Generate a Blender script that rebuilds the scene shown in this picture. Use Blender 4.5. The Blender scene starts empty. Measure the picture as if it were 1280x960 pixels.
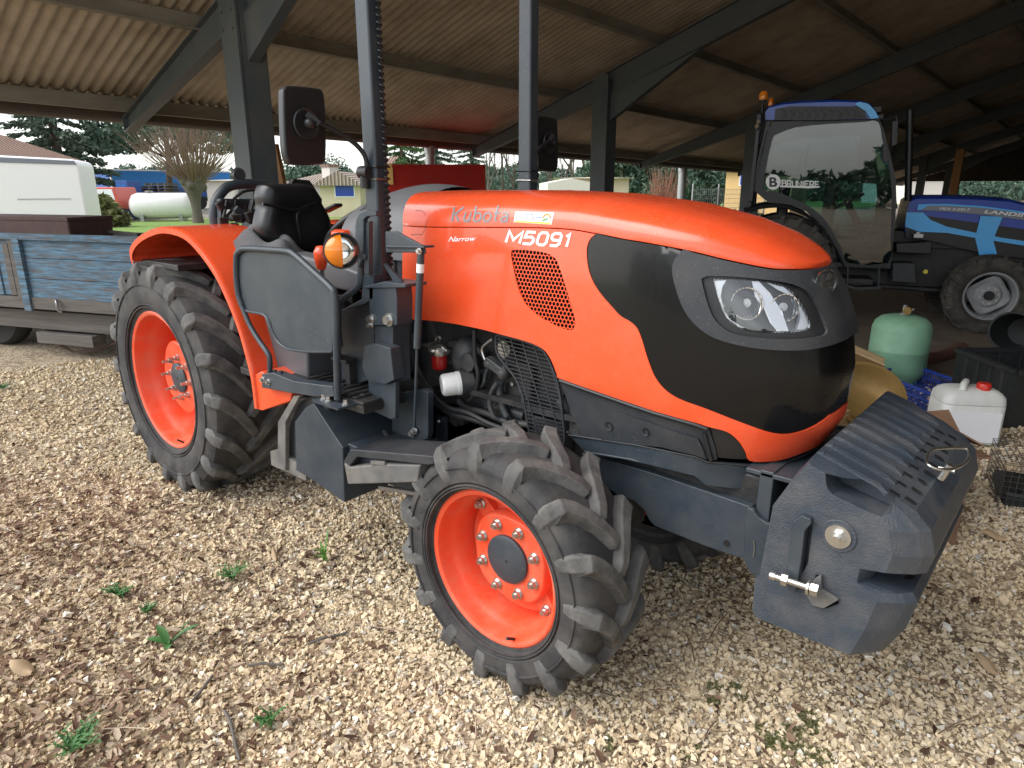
import bpy, bmesh, math, random
import numpy as np
from mathutils import Vector, Matrix, geometry
from mathutils.bvhtree import BVHTree
random.seed(7)
RNG = np.random.default_rng(11)
PI = math.pi
scene = bpy.context.scene
COL = scene.collection

# ------------------------------------------------------------------ camera
# world frame = orange tractor frame: X forward, Y to its far side, Z up, origin under the rear axle
FPX, PITCH, AZ = 850.0, 0.2823, 0.7092
CAM = Vector((3.679, -2.030, 1.598))
_Fh = Vector((-math.sin(AZ), math.cos(AZ), 0)); CR = Vector((math.cos(AZ), math.sin(AZ), 0))
CW = _Fh*math.cos(PITCH) + Vector((0, 0, -math.sin(PITCH))); CU = CR.cross(CW)
cd = bpy.data.cameras.new('camera'); cam = bpy.data.objects.new('camera', cd); COL.objects.link(cam)
cam.matrix_world = Matrix(((CR.x, CU.x, -CW.x, CAM.x), (CR.y, CU.y, -CW.y, CAM.y), (CR.z, CU.z, -CW.z, CAM.z), (0, 0, 0, 1)))
cd.sensor_width = 36; cd.lens = FPX/1280*36; cd.clip_end = 600; cd.clip_start = 0.05
scene.camera = cam

def ray(x, y): return CW + CR*((x-640)/FPX) - CU*((y-480)/FPX)
def P(x, y, ax, c):
    "photo pixel -> point on the plane where coordinate ax equals c"
    d = ray(x, y); return CAM + d*((c-CAM[ax])/d[ax])
def PN(x, y, n, c):
    d = ray(x, y); n = Vector(n); return CAM + d*((c-CAM.dot(n))/d.dot(n))
def PD(x, y, z): return CAM + ray(x, y)*z
def pr(p):
    d = Vector(p)-CAM; z = d.dot(CW); return (640+FPX*d.dot(CR)/z, 480-FPX*d.dot(CU)/z)
def zm(ox, oy, s): return lambda x, y: (ox+x/s, oy+y/s)

# ------------------------------------------------------------------ materials
MATS = {}
def nodes_of(m): return m.node_tree.nodes, m.node_tree.links
def mat(name, col, rough=.5, metal=0, col2=None, nscale=8, namt=.5, bump=0, bscale=40, dirt=None, dirtamt=.3, dscale=5, spec=.5, coat=0, stretch=None, detail=5, specks=0):
    m = bpy.data.materials.new(name); m.use_nodes = True; N, L = nodes_of(m)
    b = N['Principled BSDF']; b.inputs['Roughness'].default_value = rough; b.inputs['Metallic'].default_value = metal
    b.inputs['Specular IOR Level'].default_value = spec
    if coat: b.inputs['Coat Weight'].default_value = coat; b.inputs['Coat Roughness'].default_value = .06
    tc = N.new('ShaderNodeTexCoord'); mp = N.new('ShaderNodeMapping'); L.new(tc.outputs['Object'], mp.inputs[0])
    if stretch: mp.inputs['Scale'].default_value = stretch
    def noise(s, d=detail, r=.55):
        n = N.new('ShaderNodeTexNoise'); n.inputs['Scale'].default_value = s; n.inputs['Detail'].default_value = d; n.inputs['Roughness'].default_value = r
        L.new(mp.outputs[0], n.inputs['Vector']); return n
    def ramp(src, a, c):
        r = N.new('ShaderNodeMapRange'); r.inputs[1].default_value = a; r.inputs[2].default_value = c; L.new(src, r.inputs[0]); return r.outputs[0]
    def mixc(f, a, c):
        x = N.new('ShaderNodeMix'); x.data_type = 'RGBA'
        if hasattr(f, 'links'): L.new(f, x.inputs[0])
        else: x.inputs[0].default_value = f
        for i, v in ((6, a), (7, c)):
            if hasattr(v, 'links'): L.new(v, x.inputs[i])
            else: x.inputs[i].default_value = (*v, 1)
        return x.outputs[2]
    cur = tuple(col)
    if col2 is not None:
        n = noise(nscale); cur = mixc(ramp(n.outputs[0], .5-namt*.5, .5+namt*.5), cur, tuple(col2))
    if dirt is not None:
        n = noise(dscale, 8, .65); f = N.new('ShaderNodeMath'); f.operation = 'MULTIPLY'; L.new(ramp(n.outputs[0], .42, .72), f.inputs[0]); f.inputs[1].default_value = dirtamt
        cur = mixc(f.outputs[0], cur, tuple(dirt))
        r = N.new('ShaderNodeMapRange'); r.inputs[3].default_value = rough; r.inputs[4].default_value = min(1, rough+.45); L.new(f.outputs[0], r.inputs[0]); L.new(r.outputs[0], b.inputs['Roughness'])
    if specks:
        n = noise(150, 3, .6); n2 = noise(2.2, 6); f = N.new('ShaderNodeMath'); f.operation = 'MULTIPLY'; L.new(ramp(n.outputs[0], .63, .70), f.inputs[0]); L.new(ramp(n2.outputs[0], .42, .7), f.inputs[1])
        f2 = N.new('ShaderNodeMath'); f2.operation = 'MULTIPLY'; L.new(f.outputs[0], f2.inputs[0]); f2.inputs[1].default_value = specks
        cur = mixc(f2.outputs[0], cur, (.42, .36, .28))
    if hasattr(cur, 'links'): L.new(cur, b.inputs['Base Color'])
    else: b.inputs['Base Color'].default_value = (*cur, 1)
    if bump:
        n = noise(bscale, 4); bp = N.new('ShaderNodeBump'); bp.inputs['Strength'].default_value = bump; bp.inputs['Distance'].default_value = .01
        L.new(n.outputs[0], bp.inputs['Height']); L.new(bp.outputs[0], b.inputs['Normal'])
    MATS[name] = m; return m

def hexmat(name, base, hole, pitch, rad, axes=(0, 2), rough=.35, holerough=.6, coat=0):
    "sheet perforated with a hexagonal array of round holes (object space)"
    m = mat(name, base, rough, coat=coat); N, L = nodes_of(m); b = N['Principled BSDF']
    tc = N.new('ShaderNodeTexCoord'); sp = N.new('ShaderNodeSeparateXYZ'); L.new(tc.outputs['Object'], sp.inputs[0])
    def M(op, a, c=None, d=None):
        x = N.new('ShaderNodeMath'); x.operation = op
        for i, v in enumerate((a, c, d)):
            if v is None: continue
            if hasattr(v, 'links'): L.new(v, x.inputs[i])
            else: x.inputs[i].default_value = v
        return x.outputs[0]
    u = sp.outputs[axes[0]]; v = sp.outputs[axes[1]]; h = pitch*math.sqrt(3)
    def lat(ou, ov):
        a = M('SUBTRACT', M('MODULO', M('ADD', u, 10+ou*pitch), pitch), pitch/2)
        c = M('SUBTRACT', M('MODULO', M('ADD', v, 10+ov*h), h), h/2)
        return M('SQRT', M('ADD', M('MULTIPLY', a, a), M('MULTIPLY', c, c)))
    d = M('MINIMUM', lat(0, 0), lat(.5, .5)); f = M('LESS_THAN', d, rad)
    x = N.new('ShaderNodeMix'); x.data_type = 'RGBA'; L.new(f, x.inputs[0]); x.inputs[6].default_value = (*base, 1); x.inputs[7].default_value = (*hole, 1)
    L.new(x.outputs[2], b.inputs['Base Color'])
    r = N.new('ShaderNodeMapRange'); r.inputs[3].default_value = rough; r.inputs[4].default_value = holerough; L.new(f, r.inputs[0]); L.new(r.outputs[0], b.inputs['Roughness'])
    s = N.new('ShaderNodeMapRange'); s.inputs[3].default_value = .5; s.inputs[4].default_value = 0; L.new(f, s.inputs[0]); L.new(s.outputs[0], b.inputs['Specular IOR Level'])
    MATS[name] = m; return m

def glass(name, tint=(.9, .95, .95), rough=.02, alpha=.25, spec=.5):
    m = bpy.data.materials.new(name); m.use_nodes = True; N, L = nodes_of(m)
    for n in list(N):
        if n.type != 'OUTPUT_MATERIAL': N.remove(n)
    out = [n for n in N if n.type == 'OUTPUT_MATERIAL'][0]
    g = N.new('ShaderNodeBsdfGlossy'); g.inputs['Roughness'].default_value = rough; t = N.new('ShaderNodeBsdfTransparent'); t.inputs[0].default_value = (*tint, 1)
    fr = N.new('ShaderNodeFresnel'); fr.inputs[0].default_value = 1.5
    mm = N.new('ShaderNodeMath'); mm.operation = 'MULTIPLY_ADD'; mm.inputs[1].default_value = spec*2; mm.inputs[2].default_value = alpha; L.new(fr.outputs[0], mm.inputs[0])
    mx = N.new('ShaderNodeMixShader'); L.new(mm.outputs[0], mx.inputs[0]); L.new(t.outputs[0], mx.inputs[1]); L.new(g.outputs[0], mx.inputs[2]); L.new(mx.outputs[0], out.inputs[0])
    MATS[name] = m; return m

# ------------------------------------------------------------------ mesh builder
class MB:
    def __init__(s): s.v = []; s.f = []
    def add(s, v, f):
        n = len(s.v); s.v += [tuple(p) for p in v]; s.f += [tuple(i+n for i in q) for q in f]; return s
    def box(s, c, d, rz=0, m=None):
        c = Vector(c); hx, hy, hz = d[0]/2, d[1]/2, d[2]/2
        R = m if m is not None else Matrix.Rotation(rz, 3, 'Z')
        v = [c + R @ Vector((x*hx, y*hy, z*hz)) for x in (-1, 1) for y in (-1, 1) for z in (-1, 1)]
        return s.add(v, [(0, 1, 3, 2), (4, 6, 7, 5), (0, 4, 5, 1), (2, 3, 7, 6), (0, 2, 6, 4), (1, 5, 7, 3)])
    def bb(s, a, b): return s.box([(a[i]+b[i])/2 for i in range(3)], [abs(a[i]-b[i]) for i in range(3)])
    def beam(s, a, b, w, h, up=(0, 0, 1)):
        a = Vector(a); b = Vector(b); d = (b-a); L = d.length; d.normalize(); side = d.cross(Vector(up))
        if side.length < 1e-4: side = d.cross(Vector((0, 1, 0)))
        side.normalize(); u = side.cross(d)
        R = Matrix((d, side, u)).transposed()
        return s.box((a+b)/2, (L, w, h), m=R)
    def prism(s, pts, ext):
        pts = [Vector(p) for p in pts]; ext = Vector(ext); n = len(pts)
        v = pts+[p+ext for p in pts]
        f = [tuple(range(n)), tuple(range(2*n-1, n-1, -1))]+[(i, i+n, (i+1) % n+n, (i+1) % n) for i in range(n)]
        return s.add(v, f)
    def tube(s, path, r, n=8, caps=True, closed=False):
        path = [Vector(p) for p in path]; m = len(path); rs = r if isinstance(r, (list, tuple)) else [r]*m
        prev = None; rings = []
        for i, p in enumerate(path):
            if closed: t = path[(i+1) % m]-path[i-1]
            else: t = (path[min(i+1, m-1)]-path[max(i-1, 0)])
            if t.length < 1e-9: t = Vector((0, 0, 1))
            t.normalize()
            if prev is None:
                prev = t.orthogonal().normalized()
            u = (prev-t*prev.dot(t))
            u = u.normalized() if u.length > 1e-6 else t.orthogonal().normalized()
            prev = u; w = t.cross(u)
            rings.append([p+(u*math.cos(a)+w*math.sin(a))*rs[i] for a in [2*PI*k/n for k in range(n)]])
        v = [q for r_ in rings for q in r_]; f = []
        for i in range(m if closed else m-1):
            j = (i+1) % m
            for k in range(n): f.append((i*n+k, i*n+(k+1) % n, j*n+(k+1) % n, j*n+k))
        if caps and not closed: f += [tuple(range(n-1, -1, -1)), tuple((m-1)*n+k for k in range(n))]
        return s.add(v, f)
    def lathe(s, prof, o, axis, n=32, a0=0, a1=2*PI, closed_prof=False):
        "prof: (radius, along)"
        axis = Vector(axis).normalized(); o = Vector(o); u = axis.orthogonal().normalized(); w = axis.cross(u)
        if abs(axis.y) > .9: u = Vector((1, 0, 0)); w = Vector((0, 0, 1))
        full = abs(a1-a0-2*PI) < 1e-6; m = n if full else n+1; k = len(prof)
        v = []
        for i in range(m):
            a = a0+(a1-a0)*i/n; d = u*math.cos(a)+w*math.sin(a)
            v += [o+d*r+axis*h for r, h in prof]
        f = []
        for i in range(n):
            j = (i+1) % m
            for q in range(k if closed_prof else k-1):
                q2 = (q+1) % k; f.append((i*k+q, j*k+q, j*k+q2, i*k+q2))
        return s.add(v, f)
    def cyl(s, a, b, r, n=24, r2=None):
        a = Vector(a); b = Vector(b); r2 = r if r2 is None else r2; L = (b-a).length
        return s.lathe([(0.0001, 0), (r, 0), (r2, L), (0.0001, L)], a, b-a, n)
    def ell(s, c, r, n=16, m=8):
        c = Vector(c); r = (r, r, r) if not isinstance(r, (tuple, list)) else r
        v = []; f = []
        for i in range(m+1):
            t = PI*i/m
            for k in range(n):
                a = 2*PI*k/n; v.append((c[0]+r[0]*math.sin(t)*math.cos(a), c[1]+r[1]*math.sin(t)*math.sin(a), c[2]+r[2]*math.cos(t)))
        for i in range(m):
            for k in range(n): f.append((i*n+k, (i+1)*n+k, (i+1)*n+(k+1) % n, i*n+(k+1) % n))
        return s.add(v, f)
    def grid(s, fn, nu, nv, closeu=False):
        v = [fn(i/nu, j/nv) for i in range(nu+1) for j in range(nv+1)]
        return s.add(v, [(i*(nv+1)+j, (i+1)*(nv+1)+j, (i+1)*(nv+1)+j+1, i*(nv+1)+j+1) for i in range(nu) for j in range(nv)])
    def bolt(s, c, axis, r=.012, h=.012, washer=True):
        axis = Vector(axis).normalized(); c = Vector(c)
        if washer: s.cyl(c, c+axis*h*.25, r*1.5, 14)
        s.cyl(c+axis*h*.25, c+axis*h, r, 6)
        return s
    def build(s, name, m, parent=None, bevel=0, smooth=35, label=None, solid=0, subsurf=0, org=None):
        me = bpy.data.meshes.new(name)
        v = s.v
        if org is not None: v = [(p[0]-org[0], p[1]-org[1], p[2]-org[2]) for p in v]
        me.from_pydata(v, [], s.f); me.validate(clean_customdata=False)
        bm = bmesh.new(); bm.from_mesh(me); bmesh.ops.remove_doubles(bm, verts=bm.verts, dist=2e-5); bmesh.ops.recalc_face_normals(bm, faces=bm.faces)
        bm.to_mesh(me); bm.free()
        if isinstance(m, str): m = MATS[m]
        me.materials.append(m)
        if smooth:
            for p in me.polygons: p.use_smooth = True
            me.set_sharp_from_angle(angle=math.radians(smooth))
        o = bpy.data.objects.new(name, me); COL.objects.link(o)
        if org is not None: o.location = org
        if parent is not None: o.parent = parent
        if solid:
            d = o.modifiers.new('solid', 'SOLIDIFY'); d.thickness = solid; d.offset = 0
        if bevel:
            b = o.modifiers.new('bevel', 'BEVEL'); b.width = bevel; b.segments = 2; b.limit_method = 'ANGLE'; b.angle_limit = math.radians(40); b.harden_normals = True
        if subsurf:
            u = o.modifiers.new('sub', 'SUBSURF'); u.levels = subsurf; u.render_levels = subsurf
        if label: o['label'] = label
        return o

def tag(o, label=None, cat=None, group=None, kind=None):
    for k, v in (('label', label), ('category', cat), ('group', group), ('kind', kind)):
        if v: o[k] = v
    return o
def thing(name, label, cat, loc=(0, 0, 0), rz=0, group=None, kind=None):
    o = bpy.data.objects.new(name, None); o.empty_display_size = .1; COL.objects.link(o); o.location = loc; o.rotation_euler = (0, 0, rz)
    return tag(o, label, cat, group, kind)
def copy_tree(o, parent=None):
    c = o.copy(); COL.objects.link(c)
    if parent is not None: c.parent = parent
    for ch in list(o.children): copy_tree(ch, c)
    return c
def smoothpath(pts, n=6, closed=False):
    pts = [Vector(p) for p in pts]; out = []; m = len(pts)
    for i in range(m if closed else m-1):
        if closed: p0, p1, p2, p3 = pts[i-1], pts[i], pts[(i+1) % m], pts[(i+2) % m]
        else: p0, p1, p2, p3 = pts[max(i-1, 0)], pts[i], pts[i+1], pts[min(i+2, m-1)]
        for k in range(n):
            t = k/n; out.append(.5*((2*p1)+(p2-p0)*t+(2*p0-5*p1+4*p2-p3)*t*t+(3*p1-p0-3*p2+p3)*t**3))
    if not closed: out.append(pts[-1])
    return out
def inpoly(x, y, poly):
    c = False; n = len(poly); j = n-1
    for i in range(n):
        xi, yi = poly[i][0], poly[i][1]; xj, yj = poly[j][0], poly[j][1]
        if (yi > y) != (yj > y) and x < (xj-xi)*(y-yi)/(yj-yi)+xi: c = not c
        j = i
    return c
def text_polys(txt, shear=0.0, font_scale=1.0, bold=0.0, res=3):
    "text as a flat triangulated mesh normalised to x 0..1, y 0..1"
    cu = bpy.data.curves.new('t', 'FONT'); cu.body = txt; cu.shear = shear; cu.offset = bold; cu.resolution_u = res; cu.fill_mode = 'FRONT'
    o = bpy.data.objects.new('t', cu); COL.objects.link(o)
    dg = bpy.context.evaluated_depsgraph_get(); dg.update(); me = bpy.data.meshes.new_from_object(o.evaluated_get(dg))
    v = [(p.co.x, p.co.y) for p in me.vertices]; f = [tuple(p.vertices) for p in me.polygons]
    COL.objects.unlink(o); bpy.data.objects.remove(o); bpy.data.meshes.remove(me)
    x0 = min(a for a, b in v); x1 = max(a for a, b in v); y0 = min(b for a, b in v); y1 = max(b for a, b in v)
    return [((a-x0)/(x1-x0), (b-y0)/(y1-y0)) for a, b in v], f
def quadmap(q, u, v):
    "q: bottom-left, bottom-right, top-right, top-left pixels"
    return tuple((q[0][i]*(1-u)+q[1][i]*u)*(1-v)+(q[3][i]*(1-u)+q[2][i]*u)*v for i in (0, 1))
def text_on(name, txt, quad, fn, m, parent, shear=0, bold=0, thick=None, **kw):
    vs, fs = text_polys(txt, shear, bold=bold)
    b = MB(); b.add([fn(*quadmap(quad, u, v)) for u, v in vs], fs)
    return b.build(name, m, parent, smooth=0, **kw)
# ------------------------------------------------------------------ palette
ORANGE = (.84, .085, .022)
mat('orange_paint', ORANGE, .26, dirt=(.62, .3, .2), dirtamt=.10, dscale=5, specks=.5, coat=.35, spec=.5)
mat('orange_rim', (.80, .08, .026), .40, dirt=(.52, .30, .20), dirtamt=.42, dscale=6, specks=.6)
mat('charcoal_metal', (.026, .038, .050), .40, col2=(.033, .046, .060), nscale=4, dirt=(.16, .15, .135), dirtamt=.2, dscale=6, specks=.45, bump=.04, bscale=220)
mat('charcoal_plastic', (.022, .026, .032), .5, dirt=(.16, .14, .12), specks=.4, dirtamt=.18, dscale=6, bump=.06, bscale=400)
mat('weight_iron', (.030, .042, .058), .46, col2=(.042, .055, .072), nscale=5, dirt=(.22, .19, .16), dirtamt=.28, dscale=8, specks=.5, bump=.3, bscale=190)
mat('black_plastic', (.012, .013, .015), .38, dirt=(.10, .09, .08), dirtamt=.12, dscale=5)
mat('black_vinyl', (.010, .011, .013), .34, bump=.05, bscale=300)
mat('rubber', (.022, .022, .024), .72, col2=(.034, .034, .036), nscale=5, dirt=(.17, .155, .135), dirtamt=.45, dscale=7, bump=.12, bscale=90)
mat('lug_rubber', (.032, .032, .033), .8, col2=(.11, .108, .104), nscale=9, namt=.5, dirt=(.24, .23, .21), dirtamt=.55, dscale=11, bump=.25, bscale=60)
mat('dark_engine', (.014, .015, .017), .5, dirt=(.08, .07, .06), dirtamt=.5, dscale=14, bump=.25, bscale=50)
mat('engine_grey', (.035, .04, .045), .45, dirt=(.12, .10, .08), dirtamt=.5, dscale=20, bump=.2, bscale=60)
mat('hose_rubber', (.018, .019, .021), .5)
mat('zinc', (.62, .62, .6), .3, metal=1, dirt=(.3, .26, .2), dirtamt=.35, dscale=40)
mat('chrome', (.85, .86, .88), .08, metal=1)
mat('steel', (.35, .35, .36), .35, metal=.9)
mat('white_paint', (.78, .78, .77), .35, dirt=(.5, .46, .4), dirtamt=.2, dscale=6)
mat('white_decal', (.85, .85, .85), .4)
mat('grey_decal', (.22, .23, .24), .35)
mat('amber_lens', (.85, .24, .012), .12, coat=.5)
mat('red_plastic', (.6, .03, .015), .35)
mat('red_bowl', (.32, .012, .01), .12, coat=.6)
mat('grey_plastic', (.11, .115, .125), .45, dirt=(.2, .19, .17), dirtamt=.2, dscale=6)
mat('grey_weathered', (.13, .13, .128), .6, col2=(.08, .08, .08), nscale=12, dirt=(.3, .26, .2), dirtamt=.4, dscale=10)
mat('cloth_grey', (.10, .10, .105), .95, bump=.3, bscale=60)
hexmat('grille_mesh', (.0042, .0046, .0055), (.002, .002, .002), .0036, .0012, (0, 2), rough=.22, coat=.18)
hexmat('vent_mesh', ORANGE, (.012, .006, .005), .0150, .0062, (0, 2), rough=.28)
glass('lens_glass', (.96, .97, .98), .01, .06)
glass('cab_glass', (.22, .35, .36), .01, .015, 1.0)

mat('lamp_silver', (.97, .98, 1.0), .16, metal=1, bump=.0)
mat('lamp_glint', (.90, .92, .95), .18)  # white that paints the sky's reflection into the headlight
def flute(name):
    m = MATS[name]; N, L = nodes_of(m); B = N['Principled BSDF']; tc = N.new('ShaderNodeTexCoord'); w_ = N.new('ShaderNodeTexWave'); w_.inputs['Scale'].default_value = 38; w_.bands_direction = 'X'; L.new(tc.outputs['Object'], w_.inputs[0])
    bp = N.new('ShaderNodeBump'); bp.inputs['Strength'].default_value = .5; bp.inputs['Distance'].default_value = .004; L.new(w_.outputs[0], bp.inputs['Height']); L.new(bp.outputs[0], B.inputs['Normal'])
flute('lamp_silver')
# =================================================================== ORANGE TRACTOR
KT = thing('orange_tractor', 'orange compact tractor with charcoal roll bar posts parked on the gravel, standing in front', 'tractor')

# ---- hood side surface: parameters s (along) and z
XC = 2.62; SL = .42; SEND = XC+SL*PI/2; NEXP = 2.5
_az = [(.80, 3.10), (.87, 3.15), (.95, 3.19), (1.1, 3.2), (1.23, 3.18), (1.33, 3.135), (1.42, 3.07), (1.6, 2.95)]
def lerp_table(t, x):
    if x <= t[0][0]: return t[0][1]
    for (a, b), (c, d) in zip(t, t[1:]):
        if x <= c: return b+(d-b)*(x-a)/(c-a)
    return t[-1][1]
def halfw(z): return .308-.028*max(0, min(1, (z-1.0)/.5))**1.5-.02*max(0, (1.0-z)/.2)
def S(s, z, off=0.0):
    a = lerp_table(_az, z)-XC; w = halfw(z)
    if s <= XC: p = Vector((s, -w, z)); n = Vector((0, -1, 0))
    else:
        ph = min((s-XC)/SL, PI/2); c = max(math.cos(ph), 0); q = max(math.sin(ph), 0)
        p = Vector((XC+a*q**(2/NEXP), -w*c**(2/NEXP), z))
        n = Vector(((q**(2-2/NEXP))/a, -(c**(2-2/NEXP))/w, 0)).normalized()
    return p+n*off
def invS(p):
    x, y, z = p
    a = lerp_table(_az, z)-XC; w = halfw(z)
    if x <= XC: return (x, z)
    if y >= 0: return (SEND, z)
    ph = math.atan2(max((x-XC)/a, 0)**(NEXP/2), (abs(y)/w)**(NEXP/2)); return (XC+SL*ph, z)
_b = MB(); _b.grid(lambda u, v: S(1.3+(SEND-1.3)*u, .7+.9*v), 150, 36)
_BV = BVHTree.FromPolygons([Vector(q) for q in _b.v], _b.f)
def sz(x, y):
    d = ray(x, y).normalized(); h = _BV.ray_cast(CAM, d)
    if h[0] is None: return (SEND, P(x, y, 1, 0.0).z)
    return invS(h[0])
def onS(x, y, off=0.0): s, z = sz(x, y); return S(s, z, off)

def densify(poly, d=.025):
    out = []
    for i, a in enumerate(poly):
        b = poly[(i+1) % len(poly)]; L = math.hypot(b[0]-a[0], b[1]-a[1]); n = max(1, int(L/d))
        for k in range(n): out.append((a[0]+(b[0]-a[0])*k/n, a[1]+(b[1]-a[1])*k/n))
    return out
def panel_mesh(poly, holes=(), off=0.0, thick=.006, step=.022, mirror=True, fn=None):
    "poly in (s,z): triangulated, laid on the hood surface, edges turned inward"
    fn = fn or S
    loops = [densify(poly)]+[densify(h) for h in holes]
    V = []; E = []
    for L in loops:
        n0 = len(V); V += [Vector(p) for p in L]; E += [(n0+i, n0+(i+1) % len(L)) for i in range(len(L))]
    xs = [p[0] for p in poly]; ys = [p[1] for p in poly]
    x = min(xs)+step/2
    while x < max(xs):
        y = min(ys)+step/2
        while y < max(ys):
            if inpoly(x, y, poly) and not any(inpoly(x, y, h) for h in holes): V.append(Vector((x, y)))
            y += step
        x += step
    vo, eo, fo, *_ = geometry.delaunay_2d_cdt(V, E, [], 0, 1e-5)
    keep = []
    for f in fo:
        cx = sum(vo[i].x for i in f)/len(f); cy = sum(vo[i].y for i in f)/len(f)
        if inpoly(cx, cy, poly) and not any(inpoly(cx, cy, h) for h in holes): keep.append(tuple(f))
    cnt = {}
    for f in keep:
        for i in range(len(f)):
            e = (f[i], f[(i+1) % len(f)]); cnt[tuple(sorted(e))] = cnt.get(tuple(sorted(e)), [])+[e]
    bnd = [v[0] for v in cnt.values() if len(v) == 1]
    b = MB()
    for sgn in ((1, -1) if mirror else (1,)):
        def mp(p, o):
            q = fn(p[0], p[1], o); return (q.x, q.y*sgn, q.z)
        top = [mp(p, off) for p in vo]; bot = [mp(p, off-thick) for p in vo]
        n = len(vo)
        b.add(top+bot, keep+[(a, c, c+n, a+n) for a, c in bnd if not (abs(vo[a].x-SEND) < 1e-4 and abs(vo[c].x-SEND) < 1e-4)])
    return b
def pxpoly(pts, f=None, smooth=0):
    q = [sz(*(f(*p) if f else p)) for p in pts]
    if smooth: q = [(v.x, v.y) for v in smoothpath([(a, b, 0) for a, b in q], smooth, closed=True)]
    return q
Z5 = zm(480, 220, 2.8235); Z7 = zm(720, 240, 2.6675); Z6 = zm(700, 460, 3.5556); Z5b = zm(500, 390, 5.333)
def pts(f, *l): return [f(*p) for p in l]

# outlines (photo pixels)
seam_px = [(509, 282), (532, 283), (600, 283.5), (692, 284.5), (744, 291)]+pts(Z7, (355, 190), (500, 224), (640, 252), (720, 256), (790, 252), (838, 243))
seam = [sz(*p) for p in seam_px]; seam[0] = (1.632, seam[1][1]); seam[-1] = (SEND, seam[-1][1]) if seam[-1][0] > SEND-.06 else seam[-1]
if seam[-1][0] < SEND: seam.append((SEND, seam[-1][1]+.002))
seam = [(v.x, v.y) for v in smoothpath([(a, b, 0) for a, b in seam], 5)]
def zseam(s): return lerp_table(seam, s)

dark_edge = pts(Z7, (67, 139), (45, 160), (35, 200), (45, 270), (75, 330), (130, 395), (190, 440), (215, 480), (240, 560), (265, 620), (300, 662), (350, 693), (430, 722), (540, 765), (640, 800), (700, 808), (760, 796), (820, 765), (845, 745))
de = [(v.x, v.y) for v in smoothpath([(a, b, 0) for a, b in [sz(*p) for p in dark_edge]], 4)]
de = [p for p in de if p[0] < SEND-.01]; de.append((SEND, de[-1][1]+.008))
GAP = .004
seam_dark = [(s, z-GAP) for s, z in seam if s > de[0][0]+.01]
dark_poly = de+seam_dark[::-1]

bot_px = pts(Z5, (75, 506), (200, 514), (330, 538), (400, 556), (500, 583), (560, 610), (590, 650), (610, 700), (622, 716), (750, 760), (900, 812))+pts(Z6, (230, 127), (420, 192), (600, 242), (660, 262), (740, 283), (790, 322), (820, 366), (842, 412), (930, 416), (1000, 405), (1100, 368), (1180, 312))
bt = [sz(*p) for p in bot_px]; bt[0] = (1.632, bt[0][1]); bt = [p for p in bt if p[0] < SEND-.02]; bt.append((SEND, bt[-1][1]+.004))
bt = [(v.x, v.y) for v in smoothpath([(a, b, 0) for a, b in bt], 3)]
seam_or = [(s, z-GAP) for s, z in seam if s <= de[0][0]-.002]
orange_poly = bt+[(s, z) for s, z in de[::-1]]+seam_or[::-1]
vent_px = pts(Z5, (448, 272), (458, 261), (500, 261), (560, 269), (598, 284), (618, 318), (650, 420), (673, 500), (672, 532), (655, 545), (600, 525), (540, 490), (500, 452), (475, 400), (455, 320))
vent = pxpoly(vent_px, smooth=3)

# crown
def crown_pt(u, v, sgn=1, off=0):
    s = 1.632+(SEND-1.632)*u; zs = zseam(s); c = S(s, zs)
    t = v*PI/2; X = c.x
    zt = max(lerp_table(ZTOP, X), zs+.002)
    k_ = min(1, max(0, (X-1.63)/.9)); y = c.y*math.cos(t)**(.30+.32*k_); z = zs+(zt-zs)*math.sin(t)**(.95-.15*k_)
    return (X, y*sgn, z)
_zt = [P(x, y, 1, 0.0) for x, y in [(520, 241), (600, 237.5), (700, 237.5), (780, 241.5), (860, 252.5), (930, 271), (980, 291), (1010, 309)]]
ZTOP = [(p.x, p.z) for p in _zt]+[(3.105, S(SEND, zseam(SEND)).z+.002)]
b = MB()
for sg in (1, -1): b.grid(lambda u, v: crown_pt(u**.85, v, sg), 90, 22)
# turned-in lip under the seam and the rear edge
for sg in (1, -1):
    b.grid(lambda u, v: (lambda p, q: (p[0], (p[1]+(.012*v)*(1 if p[1] < 0 else -1)*1.0), p[2]-.004*v))(crown_pt(u, 0, sg), 0), 90, 1)
crown = b.build('bonnet_top', 'orange_paint', KT, smooth=50)
_CB = BVHTree.FromPolygons([Vector(q) for q in b.v], b.f)
def onC(x, y, off=.0012):
    d = ray(x, y).normalized(); h = _CB.ray_cast(CAM, d)
    if h[0] is None: return onS(x, y, off)
    n = h[1] if h[1].dot(d) < 0 else -h[1]
    return h[0]+n*off

side = panel_mesh(orange_poly, holes=[vent], thick=.010).build('side_panel', 'orange_paint', KT, smooth=50)
sv = panel_mesh(vent, off=-.004, thick=.002, mirror=False).build('side_vent', 'vent_mesh', side, smooth=50)
c = sv.copy(); COL.objects.link(c); c.parent = side; c.scale = (1, -1, 1)
# dark inner hull added so the panel gaps read as shade
def zbot(s_): return lerp_table(bt, s_)+.035
def backing(u, v, sg=1):
    s_ = 1.64+(SEND-1.64)*u; q = S(s_, zbot(s_)+(zseam(s_)+.01-zbot(s_))*v, -.03); return (q.x, q.y*sg, q.z)
b = MB(); b.grid(backing, 60, 12); b.grid(lambda u, v: backing(u, v, -1), 60, 12)
b.build('gap_backing', 'black_plastic', KT)
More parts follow.
